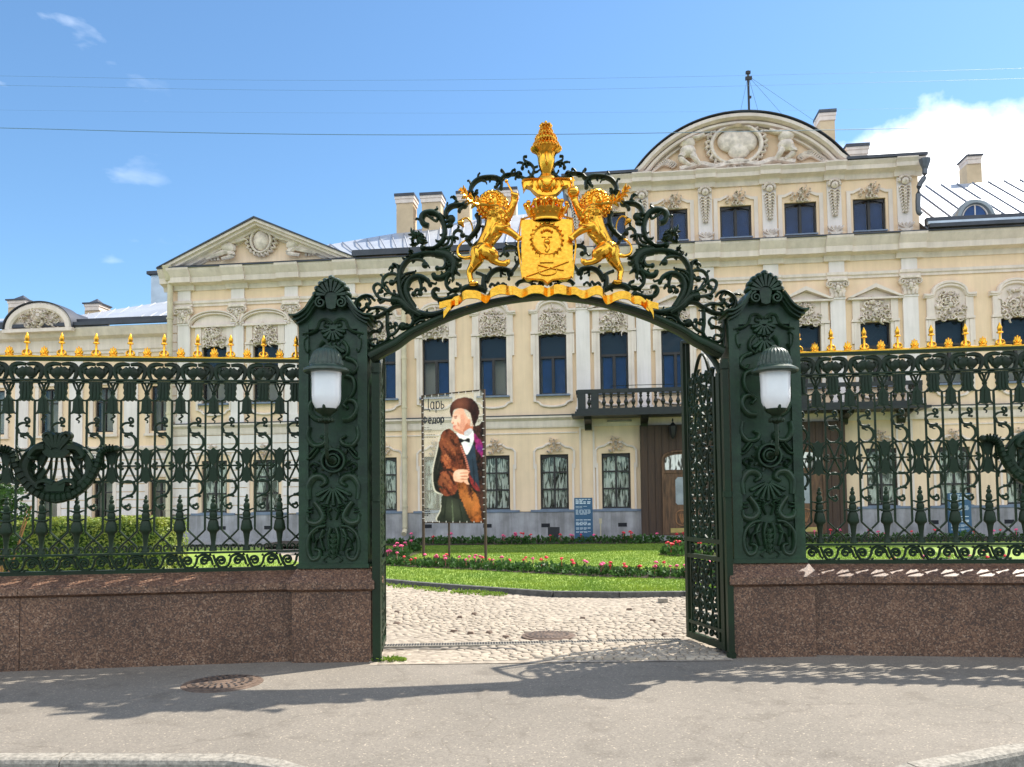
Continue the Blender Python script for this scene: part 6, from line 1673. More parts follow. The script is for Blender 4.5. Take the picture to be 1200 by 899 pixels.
bed_line = [(-3.75, 19.2), (-2.3, 18.05), (-.76, 17.07), (.5, 16.1), (1.6, 15.3), (3.09, 14.72), (5, 14.7), (8, 15.4), (11, 16.8)]
def bed_y(x):
    for i in range(len(bed_line)-1):
        (x0, y0), (x1, y1) = bed_line[i], bed_line[i+1]
        if x0 <= x <= x1: return y0+(y1-y0)*(x-x0)/(x1-x0)
    return -99
def lawn_test(x, y): return in_lawn(x, y) and in_lawn(x, y-.03) and not (0 < y-bed_y(x) < .85)
blades('lawn_grass_blades', ((-5, 11, 12.84, 26.5), lawn_test), 110000, .012, .04, 5)
blades('side_lawn_grass_blades', ((-13, -5.15, 12.5, 20), lambda x, y: x < -5.2), 16000, .02, .06, 6)
# soil beds
b = MB(); top = [(x, y-.02, .108) for x, y in bed_line]+[(x, y+.78, .108) for x, y in bed_line[::-1]]; b.add(top, [tuple(range(len(top)))]); struct(b.build('flower_bed_soil', 'soil', smooth=0))
b = MB(); b.add([(-9, 27.2, .112), (24, 24.6, .112), (24.3, 27.5, .112), (-9, 31.2, .112)], [(0, 1, 2, 3)]); struct(b.build('wall_bed_soil', 'soil', smooth=0))
# paved strip along the facade
b = MB(); b.add([(-14, 31.6, .09), (-14, 29.6, .09), (23.5, 25.2, .09), (23.5, 27.4, .09)], [(0, 1, 2, 3)]); struct(b.build('footing_strip', 'plinth_stone', smooth=0))

# ------------------------------------------------------------ covers and drain
def cover(x, y, z, r, m, label):
    b = MB(); b.lathe([(r*1.12, -.03), (r*1.12, .004), (r*1.0, .008)], (0, 0, 0), 40)
    o = b.build('manhole_cover', m, loc=(x, y, z)); tag(o, label, 'manhole cover')
    b = MB(); b.lathe([(r*.96, .0), (r*.96, .014), (r*.94, .016)], (0, 0, 0), 40); lid = b.build('lid', m, o)
    b = MB()
    for q, rr in enumerate((.84, .62, .40)):
        n = int(26*rr)+4
        for k in range(n):
            a = 2*pi*k/n; b.add([(rr*r*cos(a-.5/n*2), rr*r*sin(a-.5/n*2), .022), (rr*r*cos(a+.5/n*2.6), rr*r*sin(a+.5/n*2.6), .022), ((rr-.12)*r*cos(a+.5/n*2.6), (rr-.12)*r*sin(a+.5/n*2.6), .022), ((rr-.12)*r*cos(a-.5/n*2), (rr-.12)*r*sin(a-.5/n*2), .022)], [(0, 1, 2, 3)])
    b.build('tread_pattern', 'cast_grey', lid, smooth=0)
x, y = G(261, 801); cover(x, y, .0, .31, 'cast_iron', 'round rusty brown manhole cover in the asphalt sidewalk')
x, y = G(643, 747); cover(x, y, .02, .28, 'cast_iron', 'round dark grey manhole cover among the cobblestones')
b = MB(); (xa, ya), (xb, yb) = G(450, 759.5), G(797, 752.5); n = 110
L_ = sqrt((xb-xa)**2+(yb-ya)**2)
b.box(0, L_, -.085, .085, -.02, .030)
o = b.build('drain_channel', 'kerb_granite', smooth=0, loc=(xa, ya, 0)); o.rotation_euler = (0, 0, atan2(yb-ya, xb-xa)); tag(o, 'narrow drainage channel with slotted grating across the cobbles inside the gateway', 'drain')
b = MB()
for k in range(n): xx = L_*(k+.5)/n; b.box(xx-.009, xx+.009, -.05, .05, .0302, .034)
b.build('grating_slot', 'ink', o, smooth=0)
b = MB(); (xa, ya), (xb, yb) = G(450, 762), G(800, 770)
b.add([(xa, ya, .022), (xa+1.2, ya-.04, .022), (xa+2.6, ya-.5, .022), (xa+2.6, ya-.55, .022), (xa+1.2, ya-.09, .022), (xa, ya-.035, .022)], [(0, 5, 4, 3, 2, 1)]); o = b.build('steel_gate_track', 'cast_grey', smooth=0); tag(o, 'thin curved steel gate track set into the cobbles', 'gate track')

# ------------------------------------------------------------ plants
def leafy(mb, c, r, n, size, R, up=.4, flat=False):
    for _ in range(n):
        a = R.uniform(0, 2*pi); q = R.random()**.5; z = R.random()
        p = Vector((c[0]+r[0]*q*cos(a), c[1]+r[1]*q*sin(a), c[2]+r[2]*z*(1-.35*q)))
        d = Vector((cos(a)*q+R.uniform(-.5, .5), sin(a)*q+R.uniform(-.5, .5), up+R.uniform(-.3, .6))).normalized()
        s_ = size*R.uniform(.6, 1.25); u = d.cross(Vector((R.uniform(-1, 1), R.uniform(-1, 1), .3))).normalized()
        mb.add([p-u*s_*.0, p+d*s_*.5+u*s_*.42, p+d*s_*1.1, p+d*s_*.5-u*s_*.42], [(0, 1, 2, 3)])
gp_ = []
def geranium(x, y, z, col, label, grp, R, big=1.):
    t = thing('flowering_plant', label, 'flower', (x, y, z), R.uniform(0, 6), grp)
    key = ('ger', R.randint(0, 4))
    if key not in protos:
        m = MB(); RR = random.Random(key[1]+60); leafy(m, (0, 0, 0), (.14, .14, .20), 70, .085, RR)
        for _ in range(5): a = RR.uniform(0, 6.28); m.tube([(0, 0, 0), (.05*cos(a), .05*sin(a), .12), (.10*cos(a), .10*sin(a), .2)], .006, 4, 2)
        protos[key] = m.build('foliage', 'leaf_bed', t, smooth=0)
    else: dup(protos[key], t)
    for _ in range(R.choice((0, 0, 1, 1, 1, 2))):
        a = R.uniform(0, 6.28); q = R.uniform(.02, .11)
        bk = ('blo', col, R.randint(0, 2))
        pos = (q*cos(a), q*sin(a), R.uniform(.20, .30))
        if bk not in protos:
            m = MB(); RR = random.Random(bk[2]+90); m.tube([(0, 0, -.14), (0, 0, 0)], .005, 4, 0)
            for k in range(14):
                a2 = RR.uniform(0, 6.28); p2 = RR.uniform(-.2, 1.3); m.blob((.032*cos(a2)*cos(p2), .032*sin(a2)*cos(p2), .028*sin(p2)), (.022, .022, .016), 6)
            protos[bk] = m.build('blossom', 'petal_red' if col == 'red' else 'petal_pink', t, loc=pos, smooth=60)
        else: dup(protos[bk], t, pos)
    t.scale = (big,)*3
    return t
R = random.Random(55); k = 0
for row in range(2):
    s = 0.0; x = -3.6
    while x < 10.5:
        y = bed_y(x)+.20+row*.30+R.uniform(-.06, .06)
        c = 'pink' if R.random() < .45 else 'red'
        geranium(x+R.uniform(-.05, .05), y, .11, c, '%s flowering bedding plant in the curved bed across the middle of the lawn' % c, '%s plants of the lawn bed' % c, R, R.uniform(.70, 1.0))
        x += R.uniform(.20, .30)*(1.0 if x < 4.2 else 1.6)
x = -4.2
while x < 19:
    yb_ = 27.0-(x+9)*2.6/33+.5
    c = 'pink' if R.random() < .4 else 'red'
    geranium(x, yb_+R.uniform(-.1, .5), .112, c, '%s flowering bedding plant in the shaded bed at the foot of the palace wall' % c, '%s plants of the wall bed' % c, R, R.uniform(1.0, 1.35))
    x += R.uniform(.26, .42)
for i in range(22):
    px = 446+R.uniform(0, 44); py = 661-(px-446)*.30+R.uniform(-2, 5); x, y = G(px, py)
    geranium(x, y, .1, 'pink', 'bright pink flowering plant in the small corner bed behind the banner post', 'pink plants of the corner bed', R, R.uniform(.9, 1.25))
x0, y0 = G(800, 655)
for i in range(9):
    geranium(x0-.2+R.uniform(-.3, 1.2), y0+R.uniform(-.4, .6), .1, 'red', 'red flowering plant in the small round bed seen past the open gate leaf', 'red plants of the round bed', R, R.uniform(1.1, 1.5))
b = MB(); b.add([(x0+.4+1.0*cos(a), y0+.1+.8*sin(a), .112) for a in [2*pi*k/16 for k in range(16)]], [tuple(range(16))]); struct(b.build('round_bed_soil', 'soil', smooth=0))
a_ = [G(444, 668), G(448, 658), G(492, 644), G(494, 652), G(462, 664)]; b = MB(); b.add([(x, y, .112) for x, y in a_][::-1], [tuple(range(5))]); struct(b.build('corner_bed_soil', 'soil', smooth=0))

# clipped hedge behind the railings
hx1 = W(193, 640, 15.2)[0]
t = thing('hedge', 'clipped yellow-green hedge behind the railings', 'hedge', (hx1, 15.0, 0.1))
m = MB(); R = random.Random(77); Lh = 6.4; zt = W(100, 610, 15.0)[1]-.1
for _ in range(26000):
    f = R.random(); x = -Lh*R.random(); 
    if f < .45: p = (x, R.uniform(-.02, .1), R.uniform(0, zt)); nrm = (0, -1, .3)
    elif f < .85: p = (x, R.uniform(0, 1.3), zt+R.uniform(-.10, .05)+.03*sin(x*5)); nrm = (0, 0, 1)
    elif f < .93: p = (R.uniform(-.1, .03), R.uniform(0, 1.3), R.uniform(0, zt)); nrm = (1, 0, .2)
    else: p = (x, R.uniform(.1, 1.2), R.uniform(.1, zt-.05)); nrm = (0, -1, 1)
    d = Vector(nrm)+Vector((R.uniform(-.9, .9), R.uniform(-.9, .9), R.uniform(-.4, .9))); d.normalize()
    u = d.cross(Vector((R.uniform(-1, 1), R.uniform(-1, 1), R.uniform(-1, 1)))).normalized(); v = d.cross(u); s_ = R.uniform(.020, .042); p = Vector(p)
    m.add([p-u*s_, p+v*s_*.55, p+u*s_, p-v*s_*.55], [(0, 1, 2, 3)])
m.build('foliage', 'leaf_bright', t, smooth=0)
m = MB(); m.box(-Lh+.05, -.06, .06, 1.2, 0, zt-.08); m.build('inner_twigs', 'leaf_dark', t, smooth=0)
# dark flowering shrub at the far end
sxp, szp = W(2, 590, 12.2)
t = thing('shrub', 'dark leafy shrub with a few pale lilac blossoms, behind the railings left of the medallion', 'shrub', (sxp, 12.2, .1))
m = MB(); R = random.Random(12)
for c in range(16):
    a = R.uniform(0, 6.28); q = R.uniform(0, .42); leafy(m, (q*cos(a)-.15, q*sin(a), R.uniform(.5, 1.75)), (.26, .26, .36), 210, .06, R, .2)
m.build('foliage', 'leaf_dark', t, smooth=0)
m = MB()
for c in range(7): a = R.uniform(0, 6.28); m.tube([(0, 0, 0), (.15*cos(a), .15*sin(a), .6), (.4*cos(a), .4*sin(a), 1.5)], [.02, .008], 5, 3)
m.build('stem', 'oak_trim', t)
m = MB()
for c in range(10): a = R.uniform(3.2, 6.2); m.blob((.45*cos(a)-.1, .5*sin(a), R.uniform(.9, 2.0)), (.05, .05, .06), 6)
m.build('blossom', 'petal_lilac', t)
# weed tuft by the gate post
x, y = G(452, 777); m = MB(); R = random.Random(2); leafy(m, (0, 0, 0), (.16, .05, .04), 160, .035, R, .8)
o = m.build('weed_tuft', 'blade_grass', smooth=0, loc=(x+.02, y+.05, 0.0)); tag(o, 'small tuft of weeds at the foot of the gate post', 'weed')
# tufts along the kerb edge
m = MB()
for i in range(5, 60):
    q = R.random(); x = -2.4+q*2.2; y = 15.3-q*1.75-R.uniform(.1, .55); leafy(m, (x, y, .01), (.12, .06, .03), 16, .04, R, .8)
o = m.build('kerbside_grass', 'blade_grass', smooth=0); o['kind'] = 'stuff'

# ------------------------------------------------------------ standing banner
bx0, by0 = -2.40, 21.35; bx1, by1 = -.70, 20.3; bL = sqrt((bx1-bx0)**2+(by1-by0)**2); brz = atan2(by1-by0, bx1-bx0)
ban = thing('standing_banner', 'tall see-through theatre banner showing a man in fur coat and brown hat, on metal posts', 'banner', (bx0, by0, .1), brz)
def bz_(py, x_t): 
    Y = by0+(by1-by0)*x_t; return W(495+76*x_t, py, Y)[1]-.1
zbt = (bz_(611.8, 0)+bz_(611.8, 1))/2; ztp = (bz_(464.5, 0)+bz_(457.8, 1))/2
m = MB(); r = .028
for x in (0, bL): m.box(x-r, x+r, -.02, .03, -.1, ztp+.03)
m.box(bL*.41-r*.9, bL*.41+r*.9, .031, .06, -.1, zbt+.03); m.box(r, bL-r, -.018, .028, zbt-.03, zbt); m.box(r, bL-r, -.018, .028, ztp, ztp+.03)
m.box(r, bL-r, .0, .02, (zbt+ztp)/2-.015, (zbt+ztp)/2+.015) if False else None
m.build('frame', 'porch_board', ban, smooth=0)
NX, NZ = 170, 350
A1 = np.zeros((NZ, NX, 4), dtype=np.float64)
cxs = 58+297*(np.arange(NX)/(NX-1)); uu = np.arange(NX)/(NX-1)
CX = np.tile(cxs, (NZ, 1)); yt = 60-28*uu; vv = (np.arange(NZ)/(NZ-1))[:, None]; CY = 660-(660-yt)[None, :]*vv
rng = np.random.default_rng(4)
def smooth_noise(nx, nz):
    g = rng.random((nz+2, nx+2)); xi = np.linspace(0, nx, NX); zi = np.linspace(0, nz, NZ); x0 = xi.astype(int); z0 = zi.astype(int); fx = xi-x0; fz = zi-z0
    fx = fx*fx*(3-2*fx); fz = fz*fz*(3-2*fz)
    a = g[z0][:, x0]; b_ = g[z0][:, x0+1]; c = g[z0+1][:, x0]; d = g[z0+1][:, x0+1]
    return (a*(1-fx)+b_*fx)*(1-fz)[:, None]+(c*(1-fx)+d*fx)*fz[:, None]
N1 = smooth_noise(12, 24); N2 = smooth_noise(40, 80); N3 = smooth_noise(85, 170)
N4 = smooth_noise(22, 30); N5 = smooth_noise(8, 15)
WX = (CX+14*N4+10*N2)*.23; WY = (CY+22*N1)*.10
STR = .5+.5*np.sin(WX*2.2+WY+6*N4)          # strands
FUR = np.clip((.30*N5+.25*N4+.20*N2+.25*STR*(.4+.6*N1)-.46)*2.6+.5, 0, 1)
def lin(c): c = np.array(c)/255.; return np.where(c <= .04045, c/12.92, ((c+.055)/1.055)**2.4)
A1[..., :3] = lin((222, 220, 205)); A1[..., 3] = .22
EDGE = 0.0
def inpoly(P):
    CX, CY = globals()['CX']+EDGE*((N3-.5)*1.6+(N2-.5)), globals()['CY']+EDGE*((N3.T.repeat(3, 0)[:NZ, :NX] if False else N4)-.5)*1.5
    c = np.zeros((NZ, NX), bool)
    for i in range(len(P)):
        (x0, y0), (x1, y1) = P[i], P[i-1]
        if y0 == y1: continue
        k_ = ((y0 > CY) != (y1 > CY)) & (CX < (x1-x0)*(CY-y0)/(y1-y0)+x0); c ^= k_
    return c
def sm(P, n=5): return [(p.x, p.y) for p in cr_pts([(x, y, 0) for x, y in P], n, True)]
def paint(P, col, var=.0, noise=None, smooth_=True, alpha=1., grad=None):
    k_ = inpoly(sm(P) if smooth_ else P); c = lin(col)[None, None, :]*np.ones((NZ, NX, 1))
    if noise is not None: c = c*(1+var*(noise-.5)*2)[..., None]
    if grad is not None:
        (gx, gy), r_, col2, st = grad; f = np.clip(1-np.sqrt((CX-gx)**2+(CY-gy)**2)/r_, 0, 1)[..., None]*st; c = c*(1-f)+lin(col2)[None, None, :]*f
    A1[k_, :3] = c[k_]; A1[k_, 3] = alpha
paint([(146, 240), (126, 320), (106, 400), (102, 460), (112, 512), (134, 527), (150, 532), (142, 600), (134, 661), (357, 661), (357, 208), (330, 192), (300, 205), (228, 233), (190, 212), (165, 220)], (200, 196, 180))  # pale cut-out edge
paint([(152, 240), (132, 320), (112, 400), (108, 458), (117, 506), (136, 521), (156, 532), (148, 600), (139, 661), (357, 661), (357, 214), (330, 198), (302, 212), (230, 238), (190, 216), (168, 224)], (22, 24, 18), .8, FUR)
EDGE = 5.0
paint([(152, 534), (205, 545), (245, 560), (262, 600), (285, 661), (139, 661), (146, 600)], (36, 40, 30), .5, N1, grad=((205, 600), 60, (76, 82, 66), .6))
paint([(300, 205), (330, 202), (357, 215), (357, 661), (330, 661), (318, 560), (320, 400), (308, 300)], (54, 32, 24), .9, FUR)
paint([(306, 238), (320, 250), (345, 282), (352, 318), (350, 350), (336, 340), (322, 320), (312, 290)], (140, 36, 98), .5, N2, grad=((335, 310), 28, (60, 30, 120), .7))
paint([(165, 226), (190, 216), (226, 238), (240, 262), (252, 305), (268, 345), (280, 400), (282, 436), (262, 430), (226, 414), (184, 408), (154, 388), (146, 350), (150, 318), (138, 292), (148, 250)], (92, 44, 26), .95, FUR, grad=((180, 290), 74, (140, 78, 48), .75))
paint([(152, 370), (172, 332), (206, 328), (196, 372), (186, 408), (160, 398)], (128, 66, 38), .95, FUR, grad=((172, 352), 26, (186, 116, 74), .8))
paint([(134, 470), (142, 432), (172, 418), (206, 428), (226, 462), (226, 505), (204, 530), (168, 536), (142, 518)], (104, 50, 30), .95, FUR, grad=((172, 455), 52, (170, 98, 62), .8))
paint([(226, 470), (262, 474), (286, 490), (318, 540), (334, 600), (336, 661), (296, 661), (274, 622), (250, 570), (232, 520)], (132, 72, 32), .9, FUR, grad=((285, 560), 90, (196, 120, 58), .8))
EDGE = 0.0
paint([(268, 340), (284, 306), (308, 296), (318, 380), (330, 505), (312, 488), (288, 430), (282, 400)], (38, 52, 66), .3, N1)
paint([(225, 238), (262, 236), (300, 222), (307, 262), (296, 300), (272, 340), (256, 306), (240, 262)], (232, 234, 232), .05, N1, grad=((292, 290), 26, (170, 180, 190), .6))
paint([(236, 262), (248, 262), (262, 268), (278, 260), (289, 264), (287, 282), (274, 278), (262, 276), (250, 282), (238, 280)], (18, 18, 20), .3, N2)
paint([(282, 432), (296, 452), (318, 480), (332, 510), (320, 512), (300, 496), (284, 462)], (120, 40, 40), .5, N3)
for k_ in range(13):
    q = k_/12; x = 246+34*q+4*sin(q*3); y = 300+120*q; paint([(x-4, y-3), (x+4, y-3), (x+4, y+3), (x-4, y+3)], (196, 120, 100), 0, None)
# head
paint([(210, 148), (226, 124), (262, 116), (290, 134), (300, 166), (298, 206), (292, 232), (268, 244), (240, 240), (228, 230), (214, 224), (208, 212), (210, 200), (203, 188), (200, 184), (206, 168)], (226, 168, 140), .05, N1, grad=((225, 175), 40, (250, 212, 190), .8))
paint([(266, 200), (298, 178), (300, 230), (270, 246), (254, 240)], (196, 122, 92), .1, N1)
paint([(262, 120), (284, 132), (300, 160), (302, 196), (292, 204), (288, 176), (272, 150)], (206, 194, 176), .2, N3)
paint([(280, 172), (290, 170), (292, 190), (284, 198), (279, 188)], (214, 150, 122), .1, N1)
paint([(214, 156), (230, 153), (230, 158), (215, 160)], (150, 100, 78)); paint([(216, 163), (228, 162), (227, 167), (217, 167)], (140, 96, 82))
paint([(203, 188), (212, 184), (213, 190), (206, 193)], (190, 118, 96)); paint([(209, 201), (224, 199), (223, 204), (210, 206)], (190, 112, 98)); paint([(232, 180), (240, 196), (236, 206), (229, 192)], (202, 138, 110))
EDGE = 2.0
paint([(197, 152), (193, 118), (204, 92), (228, 72), (262, 64), (296, 70), (322, 92), (333, 122), (332, 156), (320, 186), (306, 202), (300, 176), (290, 140), (262, 120), (236, 118), (214, 128), (206, 158)], (48, 22, 17), .6, FUR, grad=((245, 94), 56, (128, 76, 56), .85))
# facial shading, coat folds
EDGE = 1.0
paint([(246, 150), (262, 150), (268, 185), (262, 214), (248, 224), (240, 205), (246, 180)], (216, 154, 128), .08, N1)
paint([(216, 214), (234, 218), (250, 226), (262, 236), (246, 240), (228, 230)], (196, 132, 108), .08, N1)
paint([(222, 170), (240, 172), (238, 184), (224, 182)], (240, 192, 166), .05, N1)
paint([(207, 207), (222, 207), (220, 212), (211, 213)], (214, 140, 120)); paint([(262, 232), (290, 214), (302, 224), (286, 246), (266, 250)], (196, 196, 200), .1, N1)
for (xa, ya, xb, yb, cc) in ((120, 400, 150, 420, (10, 12, 9)), (118, 470, 150, 500, (44, 46, 36)), (170, 560, 160, 655, (24, 30, 20)), (200, 565, 205, 655, (86, 96, 74)), (235, 575, 250, 655, (26, 32, 22)), (300, 360, 306, 470, (22, 32, 42)), (150, 330, 132, 400, (44, 44, 36))):
    dx_, dy_ = (yb-ya), -(xb-xa); q_ = 3.2/max(1, (dx_*dx_+dy_*dy_)**.5); paint([(xa-dx_*q_*.4, ya-dy_*q_*.4), (xb-dx_*q_, yb-dy_*q_), (xb+dx_*q_, yb+dy_*q_), (xa+dx_*q_*.4, ya+dy_*q_*.4)], cc, .3, N2)
EDGE = 7.0
paint([(272, 470), (286, 486), (300, 520), (296, 560), (284, 540), (272, 505)], (84, 44, 24), .8, FUR)
paint([(180, 405), (206, 412), (220, 428), (204, 426), (178, 416), (150, 424), (140, 440), (146, 415)], (40, 20, 14), .6, FUR)
for q_ in range(60):     # loose tufts of fur
    ty = 250+270*((q_*37) % 60)/60.; tx = 150+ (70 if ty < 430 else 60)*((q_*23) % 17)/17.
    paint([(tx, ty), (tx+7, ty+4), (tx+12, ty+22), (tx+3, ty+16)], ((150, 84, 50), (62, 28, 18), (112, 56, 34), (44, 22, 14))[q_ % 4], .5, FUR)
EDGE = 0.0
# hand
paint([(206, 434), (220, 414), (246, 410), (272, 412), (280, 424), (276, 436), (280, 446), (274, 454), (276, 470), (282, 480), (270, 480), (254, 468), (246, 472), (224, 468), (210, 462)], (232, 178, 148), .08, N1, grad=((235, 430), 30, (250, 214, 192), .7))
for a_2 in (([(240, 426), (276, 424), (276, 427), (240, 430)]), ([(242, 440), (276, 440), (276, 443), (242, 444)]), ([(244, 454), (274, 456), (274, 459), (244, 458)])): paint(a_2, (176, 108, 82))
def blur(a, n):
    for _ in range(n):
        p = np.pad(a, ((1, 1), (1, 1), (0, 0)), 'edge'); a = (p[:-2, 1:-1]+p[2:, 1:-1]+p[1:-1, :-2]+p[1:-1, 2:]+2*a)/6
    return a
FINE = rng.random((NZ, NX)); A1[..., :3] = blur(A1[..., :3], 2)*(.84+.20*N3+.14*FINE)[..., None]; A1[..., 3:] = blur(A1[..., 3:], 2)
A1[..., :3] = np.clip(A1[..., :3], 0, 1)
vs = [(bL*u_, .004*sin(u_*9+v_*5)+.012*sin(v_*6)*sin(u_*pi), zbt+(ztp-zbt)*v_) for v_ in np.arange(NZ)/(NZ-1) for u_ in np.arange(NX)/(NX-1)]
fs = [(j*NX+i, j*NX+i+1, (j+1)*NX+i+1, (j+1)*NX+i) for j in range(NZ-1) for i in range(NX-1)]
me = bpy.data.meshes.new('printed_sheet'); me.from_pydata(vs, [], fs)
ca = me.color_attributes.new('Col', 'FLOAT_COLOR', 'POINT'); ca.data.foreach_set('color', A1.reshape(-1).astype(np.float32))
pm = bpy.data.materials.new('printed_mesh'); pm.use_nodes = True; nt = pm.node_tree; pb_ = nt.nodes['Principled BSDF']; pb_.inputs['Roughness'].default_value = .55
ca_ = nt.nodes.new('ShaderNodeVertexColor'); ca_.layer_name = 'Col'; nt.links.new(ca_.outputs[0], pb_.inputs['Base Color']); nt.links.new(ca_.outputs[1], pb_.inputs['Alpha'])
nt.nodes['Material Output']
# printed fabric lets daylight through from behind
trn = nt.nodes.new('ShaderNodeBsdfTranslucent'); nt.links.new(ca_.outputs[0], trn.inputs[0]); tp = nt.nodes.new('ShaderNodeBsdfTransparent')
m1 = nt.nodes.new('ShaderNodeMixShader'); m1.inputs[0].default_value = .55; nt.links.new(pb_.outputs[0], m1.inputs[1])
m2 = nt.nodes.new('ShaderNodeMixShader'); nt.links.new(ca_.outputs[1], m2.inputs[0]); nt.links.new(tp.outputs[0], m2.inputs[1]); nt.links.new(trn.outputs[0], m2.inputs[2]); nt.links.new(m2.outputs[0], m1.inputs[2])
nt.links.new(m1.outputs[0], nt.nodes['Material Output'].inputs[0])
me.materials.append(pm); me.shade_smooth(); o = bpy.data.objects.new('printed_sheet', me); COL.objects.link(o); o.parent = ban
def BP(cx, cy): u_ = (cx-58)/297; v_ = (660-cy)/(660-(60-28*u_)); return bL*u_, zbt+(ztp-zbt)*v_
def ell(cx, cz, rx, rz_, a0=0., a1=2*pi, n=14): return [(cx+rx*cos(a0+(a1-a0)*i/n), cz+rz_*sin(a0+(a1-a0)*i/n)) for i in range(n+1)]
GL = {'Ц': (1.0, [[(.05, 1), (.05, 0)], [(.05, 0), (.72, 0)], [(.72, 1), (.72, 0)], [(.72, 0), (.92, 0), (.92, -.2)]]),
 'а': (.72, [ell(.27, .34, .22, .33), [(.52, .68), (.52, 0), (.62, 0)]]),
 'р': (.72, [[(.08, .70), (.08, -.34)], ell(.33, .34, .23, .34)]),
 'ь': (.66, [[(.08, .70), (.08, 0)], ell(.08, .19, .38, .20, pi/2, -pi/2, 10), [(.08, .39), (.2, .39)]]),
 'Ф': (1.0, [[(.42, 1.02), (.42, -.02)], ell(.42, .52, .38, .30)]),
 'ё': (.68, [[(.06, .36), (.54, .36)], ell(.30, .34, .25, .34, 0, 5.4, 16), [(.18, .84), (.20, .88)], [(.40, .84), (.42, .88)]]),
 'д': (.78, [[(.12, 0), (.24, .68), (.58, .68), (.58, 0)], [(.02, 0), (.68, 0)], [(.02, 0), (.02, -.16)], [(.68, 0), (.68, -.16)]]),
 'о': (.68, [ell(.30, .34, .25, .34)])}
def word(body, x, z, wid, hgt, thick):
    tot = sum(GL[c][0] for c in body); k_ = wid/tot; m = MB(); cx = 0
    for c in body:
        adv, sts = GL[c]
        for st_ in sts: m.stroke([(x+(cx+p[0])*k_, z+p[1]*hgt) for p in st_], thick, -.036, .006, n=1, seg=6)
        cx += adv
    return m.build('lettering', 'ink', ban, smooth=0)
x, z = BP(66, 126); word('Царь', x, z, bL*.37, .30, .032)
x, z = BP(62, 192); word('Фёдор', x, z, bL*.37, .19, .046)
m = MB()     # the tiny unreadable credit lines
R = random.Random(9)
for cy, n, wd in ((212, 2, 30), (222, 3, 46), (232, 2, 38), (246, 5, 60), (258, 5, 64), (600, 2, 26), (612, 3, 30), (624, 3, 34), (632, 2, 22)):
    cx = 66
    for k_ in range(n):
        w_ = wd/n*R.uniform(.6, .95); (xa, za) = BP(cx, cy); (xb, zb_) = BP(cx+w_, cy-(3 if cy < 500 else 5)); m.box(xa, xb, -.026, -.024, za, zb_); cx += wd/n
m.build('credit_lines', 'ink', ban, smooth=0)
m = MB()
for k_ in range(19): z = zbt+(ztp-zbt)*(k_+.5)/19; m.box(-.012, .05, -.026, -.021, z-.008, z+.008); m.box(bL-.05, bL+.012, -.026, -.021, z-.008, z+.008)
for k_ in range(9): x = bL*(k_+.5)/9; m.box(x-.01, x+.01, -.026, -.02, ztp-.04, ztp+.02); m.box(x-.01, x+.01, -.026, -.02, zbt-.02, zbt+.03)
m.build('cable_tie', 'pilaster_white', ban, smooth=0)

# ------------------------------------------------------------ information boards, floodlight, wires
def board(px0, px1, ptop, pbot, label, side):
    x0, y0 = G(px0, pbot, .1); x1, y1 = G(px1, pbot, .1); Y = (y0+y1)/2-.9; xa, xb = W(px0, pbot, Y)[0], W(px1, pbot, Y)[0]; h = W(px0, ptop, Y)[1]-.1; w = xb-xa
    m = MB(); m.box(0, w, 0, .12, 0, h); o = m.build('information_board', 'board_blue', smooth=0, loc=(xa, Y, .1)); o.rotation_euler = (0, 0, -YAW); tag(o, label, 'information board', 'blue information boards')
    m = MB(); R = random.Random(side)
    for (zf_, n, hh_) in ((.955, 5, .022), (.925, 2, .022), (.895, 4, .03), (.862, 4, .03), (.80, 3, .012), (.77, 2, .012), (.72, 4, .012), (.70, 5, .012), (.68, 5, .012), (.66, 5, .012), (.64, 4, .012), (.62, 3, .012), (.49, 4, .022), (.44, 3, .018), (.41, 5, .024), (.38, 4, .024), (.32, 4, .012), (.30, 4, .012), (.28, 3, .012), (.23, 4, .012), (.21, 3, .012)):
        x = w*.08; 
        for k_ in range(n):
            ww = w*.84/max(n, 4)*R.uniform(.65, .93); m.box(x, x+ww, -.003, -.001, h*zf_, h*zf_+h*hh_*.7); x += w*.84/max(n, 4)
    m.build('text_lines', 'board_text', o, smooth=0)
    return o
board(673.5, 695, 583.5, 633.5, 'tall blue information board with white text between two ground floor windows', 1)
board(1113, 1138, 578, 631, 'tall blue information board with white text seen through the railings, beyond the porch', 2)
x, y = G(650, 632, .1); Y = 27.9; xx = W(649, 625, Y)[0]
t = thing('floodlight', 'small black floodlight on a stubby post beside a cellar vent', 'floodlight', (xx, Y, .1), -YAW)
z1 = W(649, 617, Y)[1]-.1; m = MB(); m.box(-.2, .2, -.12, .1, z1-.32, z1-.02); m.box(-.16, .16, -.10, .04, z1-.42, z1-.32); m.build('housing', 'mud_guard', t, smooth=0)
m = MB(); m.prism([(-.16, z1-.42), (.16, z1-.42), (.05, z1-.6), (-.05, z1-.6)], -.04, .04); m.box(-.03, .03, -.03, .03, -.05, z1-.55); m.build('post', 'mud_guard', t, smooth=0)
xx, zz2 = W(704, 630, 28.3)
m = MB(); m.tube([(0, 0, 0), (0, 0, .75)], .022, 6, 0); m.box(-.05, .05, -.03, .03, .62, .80); o = m.build('marker_post', 'pipe_cream', smooth=0, loc=(xx, 28.3, .1)); tag(o, 'thin pale marker post by the palace wall near the blue board', 'post')
# loose cobble on the drive
x, y = G(777, 707.5); m = MB(); m.box(-.065, .065, -.045, .045, .0, .06); o = m.build('loose_stone', 'kerb_granite', smooth=0, loc=(x, y, .02)); tag(o, 'loose squared stone lying on the cobbles near the lawn kerb', 'stone')
